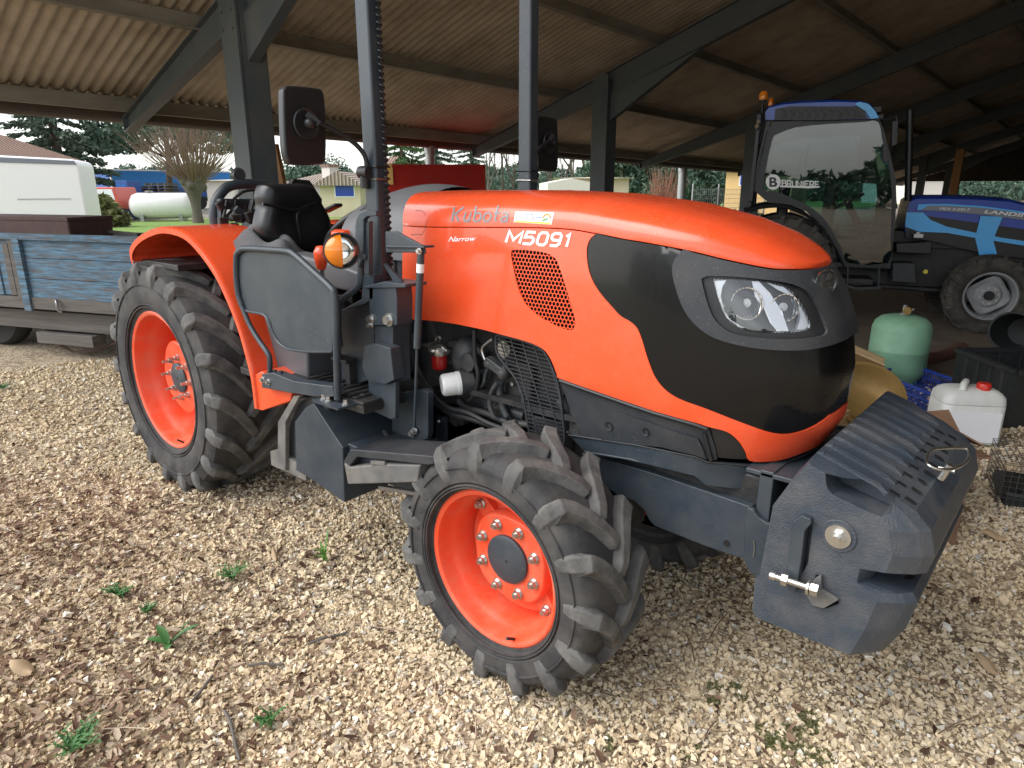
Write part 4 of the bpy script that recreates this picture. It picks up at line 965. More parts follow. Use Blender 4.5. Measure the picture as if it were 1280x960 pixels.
# grip lever, lamp
gpos = P(*ZE(10, 250), 1, -.52)
b = MB(); b.lathe([(.001, .045), (.020, .040), (.029, .020), (.026, -.01), (.016, -.045), (.001, -.048)], gpos, Vector((.15, 0, 1)), 20); gr = b.build('lever_knob', 'orange_paint', KT, smooth=60)
b = MB(); b.cyl(gpos-Vector((.01, 0, .18)), gpos-Vector((0, 0, .04)), .008, 10); b.build('lever_rod', 'steel', gr)
lc0 = P(427, 313.5, 1, -.60); la = Vector((.86, -.48, .05)).normalized()
up_ = Vector((0, 0, 1)); sd = la.cross(up_).normalized(); up2 = sd.cross(la).normalized()
RL = .056
def lampsurf(a0, a1, h, k):
    b = MB()
    def fn(u_, v_):
        r = RL*k*v_; a = a0+(a1-a0)*u_
        return lc0+sd*(math.cos(a)*r*1.12)+up2*(math.sin(a)*r)+la*(h*(1-v_**2.2))
    b.grid(fn, 24, 8); return b
b = MB(); b.lathe([(.001, -.03), (.03, -.028), (.055, -.012), (.063, -.002), (.063, .005), (.058, .005), (.056, -.002), (.001, -.004)], lc0, la, 40); lamp = b.build('indicator_lamp', 'charcoal_plastic', KT, smooth=50)
lampsurf(PI/2, 3*PI/2, .030, 1.0).build('clear_lens', 'lens_glass', lamp, smooth=60)
lampsurf(-PI/2, PI/2, .030, 1.0).build('amber_lens', 'amber_lens', lamp, smooth=60)
b = MB(); b.lathe([(.049, .0), (.040, .006), (.02, .002), (.001, .0)], lc0-la*.003, la, 30); b.ell(lc0+sd*.022-up2*.01+la*.004, .014); b.build('lamp_reflector', 'chrome', lamp, smooth=60)
b = MB(); b.beam(lc0-la*.02, lc0-la*.02+Vector((-.01, 0, .06)), .03, .012); b.beam(lc0-la*.02, Vector((1.70, -.52, 1.36)), .02, .02); b.build('lamp_bracket', 'charcoal_metal', lamp)
# rear hoop, levers and hydraulic clutter
b = MB(); L = smoothpath([P(*ZS(*p), 0, .12) for p in [(120, 640), (112, 560), (125, 470), (160, 405), (220, 345), (320, 322), (440, 322), (520, 330)]], 6); b.tube(L, .026, 12); b.build('rear_hoop', 'charcoal_metal', KT, smooth=60)
b = MB(); b.beam(P(*ZS(150, 480), 0, .15), P(*ZS(480, 482), 0, .15), .05, .055); b.beam(P(*ZS(160, 440), 0, .17), P(*ZS(170, 700), 0, .17), .04, .02); b.beam(P(*ZS(280, 510), 0, .25), P(*ZS(440, 640), 0, .25), .03, .03); b.build('rear_crossbar', 'charcoal_metal', KT, bevel=.004)
hs = MB()
for L in ([(270, 440), (340, 385), (420, 368), (500, 366)], [(215, 450), (200, 540), (180, 640), (210, 740)], [(240, 460), (260, 520), (200, 600), (190, 700)], [(80, 670), (150, 640), (230, 690), (300, 760)], [(380, 620), (420, 560), (440, 640), (470, 720)]):
    b = MB(); b.tube(smoothpath([P(*ZS(*p), 0, .2) for p in L], 6), .008, 8); b.build('hydraulic_hose', 'hose_rubber', KT, smooth=60)
rr = random.Random(9)
b = MB()
for k in range(16):
    c_ = P(*ZS(rr.uniform(160, 470), rr.uniform(470, 760)), 0, rr.uniform(.1, .35)); b.box(c_, (rr.uniform(.03, .08), rr.uniform(.03, .08), rr.uniform(.02, .07)), m=Matrix.Rotation(rr.uniform(-.6, .6), 3, 'X'))
b.bb((-.3, -.22, .95), (.45, .22, 1.18)); b.build('hydraulic_block', 'dark_engine', KT, bevel=.006)
b = MB(); c_ = P(*ZS(308, 248), 0, .1); b.lathe([(.001, .03), (.03, .03), (.038, .0), (.03, -.03), (.001, -.035)], c_, (1, -.3, 0), 20); b.build('work_lamp', 'black_plastic', KT, smooth=40)
b = MB(); b.beam(P(*ZS(1000, 540), 1, .25), P(*ZS(1110, 485), 1, .25), .06, .02); b.bb((.9, .28, 1.15), (1.5, .5, 1.22)); b.build('far_console', 'black_plastic', KT, bevel=.01)
# lower far side bulk so nothing shows through
b = MB(); b.bb((.35, .22, .75), (1.5, .60, .84)); b.bb((1.2, .30, .42), (1.7, .58, .78)); b.build('far_toolbox', 'charcoal_metal', KT, bevel=.006)
# =================================================================== BLUE TRACTOR
mat('deep_blue_paint', (.008, .055, .40), .3, dirt=(.10, .09, .08), dirtamt=.2, dscale=4, coat=.2)
mat('sky_blue_paint', (.06, .45, .95), .3, dirt=(.25, .24, .22), dirtamt=.12, dscale=4, coat=.2)
mat('silver_rim', (.33, .34, .35), .45, dirt=(.16, .14, .12), dirtamt=.4, dscale=8)
mat('muddy_rubber', (.030, .029, .028), .85, col2=(.07, .064, .056), nscale=10, dirt=(.16, .14, .11), dirtamt=.6, dscale=9, bump=.5, bscale=45)
mat('cab_black', (.010, .011, .013), .4)
mat('stripe_grey', (.20, .22, .26), .4)
class Frame:
    def __init__(s, o, rz):
        s.o = Vector(o); s.rz = rz; s.h = Vector((math.cos(rz), math.sin(rz), 0)); s.l = Vector((-math.sin(rz), math.cos(rz), 0))
    def loc(s, w): d = w-s.o; return Vector((d.dot(s.h), d.dot(s.l), d.z))
    def y(s, px, py, yl): return s.loc(PN(px, py, tuple(s.l), s.l.dot(s.o)+yl))
    def x(s, px, py, xl): return s.loc(PN(px, py, tuple(s.h), s.h.dot(s.o)+xl))
    def z(s, px, py, zl): return s.loc(P(px, py, 2, zl))
    def Y(s, f, lst, yl): return [s.y(*(f(*p) if f else p), yl) for p in lst]
BF = Frame((.503, 6.946, 0), math.radians(20.6))
BT = thing('blue_tractor', 'blue tractor with a closed glazed cab parked under the shed roof behind', 'tractor', BF.o, BF.rz)
ZB = zm(840, 60, 2.909); ZB2 = zm(1020, 280, 4.923); ZB3 = zm(1080, 140, 6.4)
NS = -.62
def bwheel(name, c, R, w, rr, rw, lh, n, lw, silver=True):
    t = tyre_mesh(R, w, rr, lh, rw).build(name, 'muddy_rubber', BT, smooth=40); t.location = c
    lugs_mesh(R, w, lh, n, lw).build('tread', 'muddy_rubber', t, smooth=35)
    b = MB(); pf = [(rr+.012, -rw), (rr, -rw-.006), (rr-.012, -rw), (rr-.018, -rw+.03), (rr-.03, -rw+.06), (rr-.035, 0), (rr-.035, .08)]
    b.lathe(pf, (0, 0, 0), (0, 1, 0), 56); b.build('rim', 'silver_rim', t, smooth=40)
    # waisted square disc with dark gaps between it and the rim
    b = MB(); NN = 72; V = []
    for yy, k in ((-.035, 1.0), (-.05, .9), (-.03, .62), (-.055, .5)):
        V.append([rotpt((rr-.036)*k*(1-.17*(abs(math.sin(2*(2*PI*i/NN)+.4))**1.5)*(1 if k > .8 else .0)), 2*PI*i/NN, yy) for i in range(NN)])
    for r0, r1 in zip(V, V[1:]): b.add(r0+r1, [(i, (i+1) % NN, (i+1) % NN+NN, i+NN) for i in range(NN)])
    b.add(V[-1], [tuple(range(NN))]); b.build('wheel_disc', 'silver_rim', t, smooth=40)
    b = MB(); b.lathe([(.001, -.10), (.045, -.10), (.05, -.09), (.052, -.05)], (0, 0, 0), (0, 1, 0), 32); b.build('hub_cap', 'cab_black', t, smooth=40)
    for k in range(8):
        b = MB(); x, y, z = rotpt(.088, 2*PI*k/8+.2, -.053); b.cyl((x, y, z), (x, y-.018, z), .012, 6); b.build('wheel_nut', 'zinc', t)
    return t
f1 = bwheel('front_wheel', (2.235, -.49, .425), .452, .145, .258, .115, .024, 18, .045)
r1 = bwheel('rear_wheel', (0, -.44, .62), .66, .185, .36, .15, .035, 20, .06)
for W_ in (f1, r1):
    c = copy_tree(W_, BT); c.scale = (1, -1, 1); c.location = (W_.location.x, -W_.location.y, W_.location.z)
def bplate(name, m, f, lst, y, depth, parent=None, bevel=.004, **k):
    b = MB(); b.prism(BF.Y(f, lst, y), (0, depth, 0)); return b.build(name, m, parent or BT, bevel=bevel, **k)
# cab shell: frame traced as outer outline with glass hole, both sides
outer = [(300, 560), (285, 600), (300, 520), (320, 400), (345, 300), (372, 266), (560, 262), (755, 255), (772, 300), (798, 400), (815, 480), (818, 560), (806, 700), (796, 800), (630, 796), (605, 740), (560, 660), (500, 600), (430, 570), (350, 562)]
outer = outer[2:]
gl = [(332, 518), (345, 420), (366, 330), (384, 312), (450, 288), (560, 276), (700, 268), (752, 266), (766, 330), (788, 420), (798, 490), (802, 580), (796, 700), (788, 783), (640, 783), (618, 730), (575, 650), (530, 598), (470, 560), (400, 530), (360, 520)]
def side_frame(y, nm='cab_frame'):
    V = []; E = []
    o_ = [(v.x, v.z) for v in BF.Y(ZB, outer, NS)]; g_ = [(v.x, v.z) for v in smoothpath(BF.Y(ZB, gl, NS), 2, closed=True)]
    for L in (o_, g_):
        n0 = len(V); V += [Vector(p) for p in L]; E += [(n0+i, n0+(i+1) % len(L)) for i in range(len(L))]
    vo, eo, fo_, *_ = geometry.delaunay_2d_cdt(V, E, [], 0, 1e-5)
    keep = [tuple(f) for f in fo_ if (lambda cx, cz: inpoly(cx, cz, o_) and not inpoly(cx, cz, g_))(sum(vo[i].x for i in f)/3, sum(vo[i].y for i in f)/3)]
    n = len(vo); th = .03 if y < 0 else -.03
    b = MB(); b.add([(p.x, y, p.y) for p in vo]+[(p.x, y+th, p.y) for p in vo], keep+[tuple(i+n for i in f) for f in keep])
    for L, s0 in ((o_, 0), (g_, len(o_))):
        for i in range(len(L)):
            a, c = L[i], L[(i+1) % len(L)]; b.add([(a[0], y, a[1]), (c[0], y, c[1]), (c[0], y+th, c[1]), (a[0], y+th, a[1])], [(0, 1, 2, 3)])
    fr_ = b.build(nm, 'cab_black', BT, smooth=0)
    b = MB(); b.add([(a, y+th*.4, c) for a, c in g_], [tuple(range(len(g_)))]); b.build('cab_window', 'cab_glass', fr_, smooth=0)
    return fr_
cf = side_frame(NS+.02); side_frame(-NS-.02)
zt = 2.36; fx = BF.y(*ZB(760, 262), NS).x; rx = BF.y(*ZB(350, 300), NS).x; fxb = BF.y(*ZB(800, 790), NS).x
b = MB(); y0, y1 = NS+.05, -NS-.05
xb, zb = rx-.14, 1.35
for yy in (y0, y1): b.beam((rx, yy, zt), (xb, yy, zb), .05, .06, up=(0, 1, 0))
b.beam((xb, y0, zb), (xb, y1, zb), .06, .06)
b.build('rear_window_frame', 'cab_black', BT, bevel=.006)
b = MB(); b.beam((fx, y0, zt-.02), (fx, y1, zt-.02), .06, .06); b.build('header_beam', 'cab_black', BT, bevel=.006)
b = MB()
b.bb((rx-.1, y0, .75), (rx-.04, y1, 1.35)); b.bb((rx, y0, .68), (fxb, y1, .74)); b.bb((fxb-.10, y0, .68), (fxb-.04, y1, 1.35))
b.build('cab_floor', 'cab_black', BT, bevel=.006)
b = MB(); b.add([(rx-.0, y0, zt), (rx-.0, y1, zt), (rx-.14, y1, 1.36), (rx-.14, y0, 1.36)], [(0, 1, 2, 3)]); b.build('rear_window', 'cab_glass', BT, smooth=0)
b = MB(); b.add([(fx+.0, y0, zt), (fx+.0, y1, zt), (fxb-.02, y1, 1.36), (fxb-.02, y0, 1.36)], [(0, 1, 2, 3)]); b.build('windscreen', 'cab_glass', BT, smooth=0)
# inside: seat, wheel, arm
b = MB(); b.bb((.0, -.22, 1.0), (.45, .22, 1.12)); b.bb((-.08, -.22, 1.05), (.05, .22, 1.65)); b.bb((.05, -.2, .8), (.4, .2, 1.0)); b.build('seat', 'black_vinyl', BT, bevel=.03)
b = MB(); c_ = Vector((.72, 0, 1.42)); ax = Vector((-.5, 0, .85)).normalized(); u_ = ax.orthogonal().normalized(); w_ = ax.cross(u_)
b.tube([c_+u_*.19*math.cos(a)+w_*.19*math.sin(a) for a in [2*PI*k/32 for k in range(32)]], .014, 8, closed=True); b.cyl(c_-ax*.5, c_, .04, 12); b.build('steering_wheel', 'cab_black', BT, smooth=60)
b = MB(); b.bb((.25, -.52, .78), (.62, -.34, 1.12)); b.bb((.2, -.50, 1.12), (.5, -.3, 1.16)); b.build('side_console', 'grey_weathered', BT, bevel=.02)
for k, L in enumerate(([(535, 480), (580, 500), (600, 540), (600, 580)], [(540, 470), (600, 510), (650, 560)], [(500, 350), (488, 400), (485, 440)], [(640, 590), (660, 640), (640, 700)])):
    b = MB(); b.tube(smoothpath(BF.Y(ZB, L, -.35), 5), .009, 8); b.build('cab_lever', 'cab_black', BT, smooth=60)
# roof
b = MB(); rp = BF.Y(ZB, [(340, 262), (338, 232), (352, 212), (400, 200), (470, 193), (600, 189), (680, 192), (715, 200), (738, 225), (752, 252), (745, 258), (560, 264)], NS)
N_ = len(rp); ys_ = [NS-.015, NS-.03, NS-.02, -.45, 0, .45, -NS+.02, -NS+.03, -NS+.015]; ks = [.9, .97, 1.0, 1.05, 1.08, 1.05, 1.0, .97, .9]
zc = min(p.z for p in rp)
rings = [[Vector((p.x, y, zc+(p.z-zc)*k)) for p in rp] for y, k in zip(ys_, ks)]
for r0, r1 in zip(rings, rings[1:]): b.add(r0+r1, [(i, (i+1) % N_, (i+1) % N_+N_, i+N_) for i in range(N_)])
b.add(rings[0], [tuple(range(N_))]); b.add(rings[-1], [tuple(range(N_))])
RF = b.build('roof', 'deep_blue_paint', BT, smooth=35)
YR = NS-.032
b = MB(); b.prism(BF.Y(ZB, [(372, 262), (376, 222), (430, 212), (680, 212), (712, 256), (560, 262)], YR), (0, -.008, 0)); lv = b.build('roof_vent_panel', 'cab_black', RF)
for k in range(10):
    x = 392+k*29; b = MB(); b.prism(BF.Y(ZB, [(x, 222), (x+14, 220), (x+30, 238), (x+18, 256), (x+6, 256), (x+16, 238)], YR-.009), (0, -.010, 0)); b.build('louvre', 'charcoal_plastic', lv)
b = MB(); b.prism(BF.Y(ZB, [(680, 196), (712, 202), (738, 228), (752, 254), (722, 258), (704, 230), (664, 204)], YR-.002), (0, -.008, 0)); b.build('roof_trim', 'sky_blue_paint', RF)
b = MB(); b.cyl(BF.y(*ZB(690, 238), YR-.008), BF.y(*ZB(690, 238), YR-.008)+Vector((0, -.02, 0)), .035, 20); b.build('roof_lamp', 'cab_black', RF, smooth=40)
b = MB(); b.box(BF.y(*ZB(742, 225), -.5), (.10, .12, .07)); b.build('front_work_lamp', 'cab_black', RF, bevel=.01)
# beacons
for (x, y, yy, r) in ((333, 172, -.5, .05), (360, 196, .35, .035)):
    c_ = BF.y(*ZB(x, y), yy); b = MB(); b.lathe([(.001, -.05), (r*.9, -.05), (r, -.03), (r*.95, .02), (r*.6, .045), (.001, .05)], c_, (0, 0, 1), 24); bc = b.build('beacon', 'amber_lens', BT, smooth=50)
    b = MB(); b.cyl(c_-Vector((0, 0, .20)), c_-Vector((0, 0, .05)), .012, 10); b.cyl(c_-Vector((0, 0, .07)), c_-Vector((0, 0, .05)), r*.9, 16); b.build('beacon_stem', 'cab_black', bc, smooth=40)
# rear pillar cluster
b = MB(); b.beam(BF.y(*ZB(318, 240), -.58), BF.y(*ZB(286, 560), -.60), .05, .07, up=(0, 1, 0)); b.build('rear_pillar', 'cab_black', BT, bevel=.01)
b = MB(); b.beam(BF.y(*ZB(318, 240), .58), BF.y(*ZB(286, 560), .60), .05, .07, up=(0, 1, 0)); b.build('rear_pillar', 'cab_black', BT, bevel=.01)
for (x, y) in ((318, 268), (312, 285)):
    c_ = BF.y(*ZB(x, y), -.66); b = MB(); b.lathe([(.001, .02), (.025, .02), (.03, .0), (.02, -.03), (.001, -.03)], c_, (-.5, -.8, 0), 16); b.build('rear_work_lamp', 'chrome', BT, smooth=40)
# rear fender arc
fa = [BF.y(*ZB(*p), NS-.02) for p in [(262, 588), (330, 572), (400, 570), (460, 590), (510, 620), (560, 675), (600, 740), (626, 795)]]; fa = smoothpath(fa, 4)
b = MB(); n = len(fa)
rows = []
for dy, dz in ((0, -.035), (-.01, 0), (0, .012), (.30, .02), (.30, -.01), (.02, -.04)): rows.append([Vector((p.x-dz*.3, p.y+dy, p.z+dz)) for p in fa])
for r0, r1_ in zip(rows, rows[1:]): b.add(r0+r1_, [(i, i+1, i+1+n, i+n) for i in range(n-1)])
bf = b.build('fender', 'cab_black', BT, smooth=50); mirror_part(bf, BT)
# bonnet
ht = [(862, 560), (890, 549), (1000, 549), (1120, 552), (1230, 560), (1290, 575), (1400, 592), (1480, 640), (1500, 700), (1490, 760)]
hb_ = [(1290, 765), (1160, 752), (1060, 730), (940, 700), (850, 690), (845, 640)]
HP = [BF.y(*ZB(*p), -.30) for p in ht+hb_]
b = MB(); N_ = len(HP); nt = len(ht)
ys_ = [-.30, -.31, -.295, -.24, 0, .24, .295, .31, .30]; up_k = [0, 0, .012, .03, .045, .03, .012, 0, 0]
rings = [[Vector((p.x, y, p.z+(k if i < 7 else 0))) for i, p in enumerate(HP)] for y, k in zip(ys_, up_k)]
for r0, r1_ in zip(rings, rings[1:]): b.add(r0+r1_, [(i, (i+1) % N_, (i+1) % N_+N_, i+N_) for i in range(N_)])
b.add(rings[0], [tuple(range(N_))]); b.add(rings[-1], [tuple(range(N_))])
HB = b.build('bonnet', 'deep_blue_paint', BT, smooth=35)
YH = -.313
def hpl(nm, m, lst, k=0, par=HB, f=ZB):
    b = MB(); b.prism(BF.Y(f, lst, YH-.004*k), (0, -.005, 0)); return b.build(nm, m, par)
hpl('bonnet_lower', 'cab_black', [(850, 600), (1290, 660), (1300, 765), (1160, 752), (1060, 730), (940, 700), (850, 690)])
hpl('side_cover', 'sky_blue_paint', [(852, 598), (912, 598), (940, 625), (1000, 650), (1105, 672), (1200, 690), (1300, 705), (1300, 722), (1190, 704), (1100, 690), (1000, 672), (900, 668), (848, 650)], 2)
hpl('side_upright', 'sky_blue_paint', [(1122, 610), (1202, 614), (1170, 690), (1168, 700), (1182, 752), (1118, 758), (1102, 690)], 3)
hpl('side_stripe', 'stripe_grey', [(900, 572), (1000, 572), (1130, 580), (1300, 604), (1300, 628), (1130, 606), (1000, 594), (905, 590)], 4)
hpl('stripe_edge', 'sky_blue_paint', [(895, 568), (1000, 567), (1130, 575), (1300, 598), (1300, 604), (1130, 581), (1000, 573), (930, 573), (905, 590), (892, 590)], 5)
BO = BF.o
def onB(x, y): return BF.y(x, y, YH-.027)
text_on('model_lettering', 'MEX 4-090 F', [ZB3(605, 783), ZB3(848, 795), ZB3(850, 772), ZB3(607, 762)], onB, 'white_decal', HB, shear=.2)
text_on('maker_lettering', 'LANDINI', [ZB3(960, 808), ZB3(1350, 850), ZB3(1358, 816), ZB3(966, 782)], onB, 'white_decal', HB, shear=.2, bold=.02)
# cab sticker
YG = NS+.018
def onG(x, y): return BF.y(x, y, YG)
b = MB(); b.add([BF.y(*ZB(368+27*math.cos(a), 487+28*math.sin(a)), YG) for a in [2*PI*k/36 for k in range(36)]], [tuple(range(36))]); sk_ = b.build('window_sticker', 'white_decal', cf, smooth=0)
def onG2(x, y): return BF.y(x, y, YG-.002)
text_on('sticker_letter', 'B', [ZB(354, 505), ZB(383, 505), ZB(383, 470), ZB(354, 470)], onG2, 'cab_black', sk_, bold=.03)
b = MB(); b.prism(BF.Y(ZB, [(392, 500), (392, 506), (500, 510), (535, 508), (538, 502)], YG), (0, -.001, 0)); b.build('sticker_bar', 'white_decal', sk_)
glyphs('BRUNIERE', [ZB(401, 502), ZB(534, 506), ZB(534, 486), ZB(401, 481)], 1.5, lambda x, y, o: BF.y(x, y, YG), 'sticker_name', 'white_decal', sk_, gap=.35, slant_=0, widths={'I': .3})
# exhaust, mirror, steps, chassis
b = MB(); L = BF.Y(ZB, [(866, 225), (862, 400), (858, 555)], -.33); b.tube(L, .038, 16); b.build('exhaust', 'cab_black', BT, smooth=60)
b = MB(); b.tube(smoothpath(BF.Y(ZB, [(755, 260), (790, 260), (815, 250), (818, 300), (800, 360)], -.68), 5), .012, 8); b.prism(BF.Y(ZB, [(802, 268), (822, 262), (818, 350), (800, 356)], -.72), (0, .12, 0)); b.prism(BF.Y(ZB, [(768, 350), (782, 350), (786, 415), (770, 415)], -.66), (0, .1, 0)); b.build('cab_mirror', 'cab_black', BT, bevel=.006)
b = MB(); b.bb((-.4, -.2, .45), (2.6, .2, .95)); b.bb((1.0, -.24, .9), (2.7, .24, 1.1)); b.bb((2.1, -.3, .35), (2.4, .3, .5)); b.cyl((2.235, -.45, .425), (2.235, .45, .425), .06, 14); b.cyl((0, -.4, .62), (0, .4, .62), .12, 16); b.build('chassis', 'dark_engine', BT, bevel=.01)
b = MB(); b.prism(BF.Y(ZB2, [(190, 390), (250, 405), (400, 400), (400, 385), (250, 390), (190, 372)], -.64), (0, .16, 0)); 
for x in (197, 388): b.beam(BF.y(*ZB2(x, 265), -.64), BF.y(*ZB2(x-4, 395), -.64), .015, .015, up=(0, 1, 0))
b.build('cab_step', 'charcoal_plastic', BT)
b = MB(); b.prism(BF.Y(ZB2, [(470, 240), (610, 240), (618, 365), (470, 355)], -.55), (0, .25, 0)); b.build('battery_box', 'charcoal_plastic', BT, bevel=.01)
b = MB(); b.prism(BF.Y(ZB2, [(492, 120), (712, 110), (712, 185), (495, 178)], -.50), (0, .3, 0)); b.build('side_tank', 'cab_black', BT, bevel=.01)
b = MB(); c_ = BF.y(*ZB2(628, 72), -.48); b.box(c_, (.10, .08, .05)); b.cyl(c_+Vector((0, 0, .02)), c_+Vector((0, 0, .045)), .04, 14); b.build('reservoir', 'steel', BT, bevel=.006)
b = MB(); b.bb((.5, -.60, .50), (1.05, -.2, .56)); b.cyl((1.1, -.3, .45), (2.0, -.3, .42), .03, 12); b.bb((.3, -.55, .38), (.7, -.3, .5)); b.build('underframe', 'dark_engine', BT, bevel=.006)
b = MB(); c_ = BF.y(*ZB2(672, 293), -.4); b.cyl(c_, c_+Vector((0, -.02, 0)), .025, 12); b.build('plug_cap', 'yellow_ink', BT)
# rear linkage lever poking above the orange hood
b = MB(); L = [BF.y(930, 290, 0) for _ in (0,)]
b.beam((-.95, -.1, 1.05), (-.35, -.1, 1.0), .05, .05); b.beam((-.9, .25, 1.0), (-.35, .25, 1.0), .05, .05); b.bb((-.6, -.3, .55), (-.3, .3, 1.15)); b.build('rear_linkage', 'dark_engine', BT, bevel=.008)
# =================================================================== SHED
mat('steel_paint', (.075, .095, .11), .55, col2=(.10, .115, .12), nscale=3, dirt=(.20, .16, .11), dirtamt=.35, dscale=4)
mat('purlin_concrete', (.24, .215, .17), .8, col2=(.33, .30, .24), nscale=4, dirt=(.08, .07, .055), dirtamt=.5, dscale=5, stretch=(1, .25, 1), bump=.2, bscale=30)
mat('fibre_cement', (.56, .49, .39), .85, col2=(.47, .39, .29), nscale=2.2, namt=.7, dirt=(.15, .095, .055), dirtamt=.5, dscale=1.6, bump=.15, bscale=60)
mat('gutter_metal', (.12, .10, .085), .6, dirt=(.25, .2, .15), dirtamt=.3)
mat('galvanised_pipe', (.40, .41, .41), .45, metal=.3, dirt=(.3, .28, .25), dirtamt=.3)
mat('dark_boards', (.035, .028, .022), .9, col2=(.07, .055, .04), nscale=6, stretch=(1, 6, .3))
SH = thing('open_shed', 'open farm shed of steel frames under a corrugated fibre cement roof', 'shed', (-3.1, 1.83, 0))
SO = Vector((-3.1, 1.83, 0))
EX, RXX, SLP = -6.25, 3.0, .345
YN, YF = -1.7, 46.0
def dz(y): return -.017*(y-1.83)
def rz_(x): return 2.68+SLP*(x+6.0) if x <= RXX else 2.68+SLP*(RXX+6.0)-SLP*(x-RXX)
def sb2(b, nm, m, **k): o = b.build(nm, m, SH, org=SO, **k); o.location = (0, 0, 0); return o
fr_y = [1.83+6.42*k for k in range(7)]
# roof sheets, one each side per bay
for sx, (xa, xb) in enumerate(((EX-.12, RXX+.05), (RXX-.05, 12.4))):
    ys = [YN]+[y for y in fr_y[1:]]+[YF]
    for i in range(len(ys)-1):
        a, c = ys[i], ys[i+1]; n = max(12, int((c-a)/.0166)); n = min(n, 400 if i < 3 else 120 if i < 5 else 60)
        b = MB()
        def fn(u, v, a=a, c=c, xa=xa, xb=xb):
            y = a+(c-a)*v; x = xa+(xb-xa)*u
            return (x, y, rz_(x)+dz(y)+.024*math.sin(2*PI*y/.133)-(.004 if i % 2 else 0))
        b.grid(fn, 5, n); o = sb2(b, 'roof_sheet', 'fibre_cement', smooth=60)
        sm = o.modifiers.new('s', 'SOLIDIFY'); sm.thickness = .007; sm.offset = 1
# purlins
for x in (-5.95, -4.02, -2.18, -.35, 1.48, 2.9, 4.9, 6.8, 8.7, 10.6, 12.1):
    b = MB(); h = .15 if x > -5.9 else .17
    b.beam((x, YN+.05, rz_(x)+dz(YN)-.03-h/2), (x, YF, rz_(x)+dz(YF)-.03-h/2), .07, h); sb2(b, 'purlin', 'purlin_concrete', bevel=.004)
    if x > -5.9 and x < 3:
        b = MB(); b.beam((x+.03, YN+.05, rz_(x)+dz(YN)-.03-h), (x+.03, YF, rz_(x)+dz(YF)-.03-h), .11, .012); sb2(b, 'purlin_flange', 'purlin_concrete')
# gutter
b = MB(); pth = [(YN-.2, 0), (YF, 0)]
gx, r = EX-.10, .085
V = []
for y in (YN-.2, YF):
    V.append([(gx+r*math.cos(a), y, 2.48+dz(y)+r*math.sin(a)) for a in [PI+PI*k/10 for k in range(11)]])
b.add(V[0]+V[1], [(i, i+1, i+12, i+11) for i in range(10)]); b.add(V[0], [tuple(range(11))]); o = sb2(b, 'gutter', 'gutter_metal', smooth=50, solid=.006)
b = MB(); b.beam((EX+.02, YN, 2.50+dz(YN)), (EX+.02, YF, 2.50+dz(YF)), .02, .14); sb2(b, 'fascia_board', 'gutter_metal')
# frames
XC_, XC2 = -3.1, 9.2
for y in fr_y:
    d_ = dz(y)
    def rt(x): return rz_(x)+d_-.19
    for sg, xcol, xe in ((1, XC_, -6.12), (-1, XC2, 12.12)):
        def PP(x): return (x, y, rt(x))
        b = MB()
        # I section rafter: web and two flanges, tapered towards the eave
        xs = [xe, xcol-sg*.1 if sg > 0 else xcol+.1, RXX]
        dep = [.18, .36, .40]
        for (xa, da), (xb, db) in zip(zip(xs, dep), list(zip(xs, dep))[1:]):
            b.add([(xa, y-.006, rt(xa)), (xb, y-.006, rt(xb)), (xb, y-.006, rt(xb)-db), (xa, y-.006, rt(xa)-da), (xa, y+.006, rt(xa)), (xb, y+.006, rt(xb)), (xb, y+.006, rt(xb)-db), (xa, y+.006, rt(xa)-da)], [(0, 1, 2, 3), (4, 7, 6, 5), (0, 4, 5, 1), (3, 2, 6, 7), (0, 3, 7, 4), (1, 5, 6, 2)])
            b.beam((xa, y, rt(xa)-.006), (xb, y, rt(xb)-.006), .13, .012, up=(0, 0, 1)); b.beam((xa, y, rt(xa)-da+.004), (xb, y, rt(xb)-db+.004), .13, .014, up=(0, 0, 1))
        b.bb((xe-.006, y-.065, rt(xe)-.18), (xe+.006, y+.065, rt(xe)))
        sb2(b, 'rafter', 'steel_paint')
        # haunch beyond the column
        b = MB(); x0 = xcol+sg*.13; x1 = xcol+sg*1.7
        b.prism([(x0, y-.06, rt(x0)-.36), (x1, y-.06, rt(x1)-.39), (x0, y-.06, rt(x0)-.78)], (0, .12, 0)); sb2(b, 'haunch', 'steel_paint', bevel=.004)
        # H column with bolts
        b = MB(); zt_ = rt(xcol)-.1
        b.bb((xcol-.15, y-.15, 0), (xcol+.15, y-.118, zt_)); b.bb((xcol-.15, y+.118, 0), (xcol+.15, y+.15, zt_)); b.bb((xcol-.006, y-.118, 0), (xcol+.006, y+.118, zt_))
        b.bb((xcol+.115, y-.118, 0), (xcol+.15, y+.118, zt_)) if sg > 0 else b.bb((xcol-.15, y-.118, 0), (xcol-.115, y+.118, zt_))
        b.bb((xcol-.17, y-.17, 0), (xcol+.17, y+.17, .02))
        co = sb2(b, 'column', 'steel_paint', bevel=.003)
        if sg > 0:
            b = MB(); b.bb((xcol-.14, y-.145, rt(xcol)-.52), (xcol+.14, y-.131, rt(xcol)-.02)); sp_ = b.build('splice_plate', 'steel_paint', co, org=SO)
            sp_.location = (0, 0, 0)
            if y < 9:
                for bx_ in (-.09, .09):
                    for kz in range(3):
                        b = MB(); b.bolt((xcol+bx_, y-.145, rt(xcol)-.12-.16*kz), (0, -1, 0), .013, .016); q_ = b.build('bolt', 'steel_paint', co, org=SO); q_.location = (0, 0, 0)
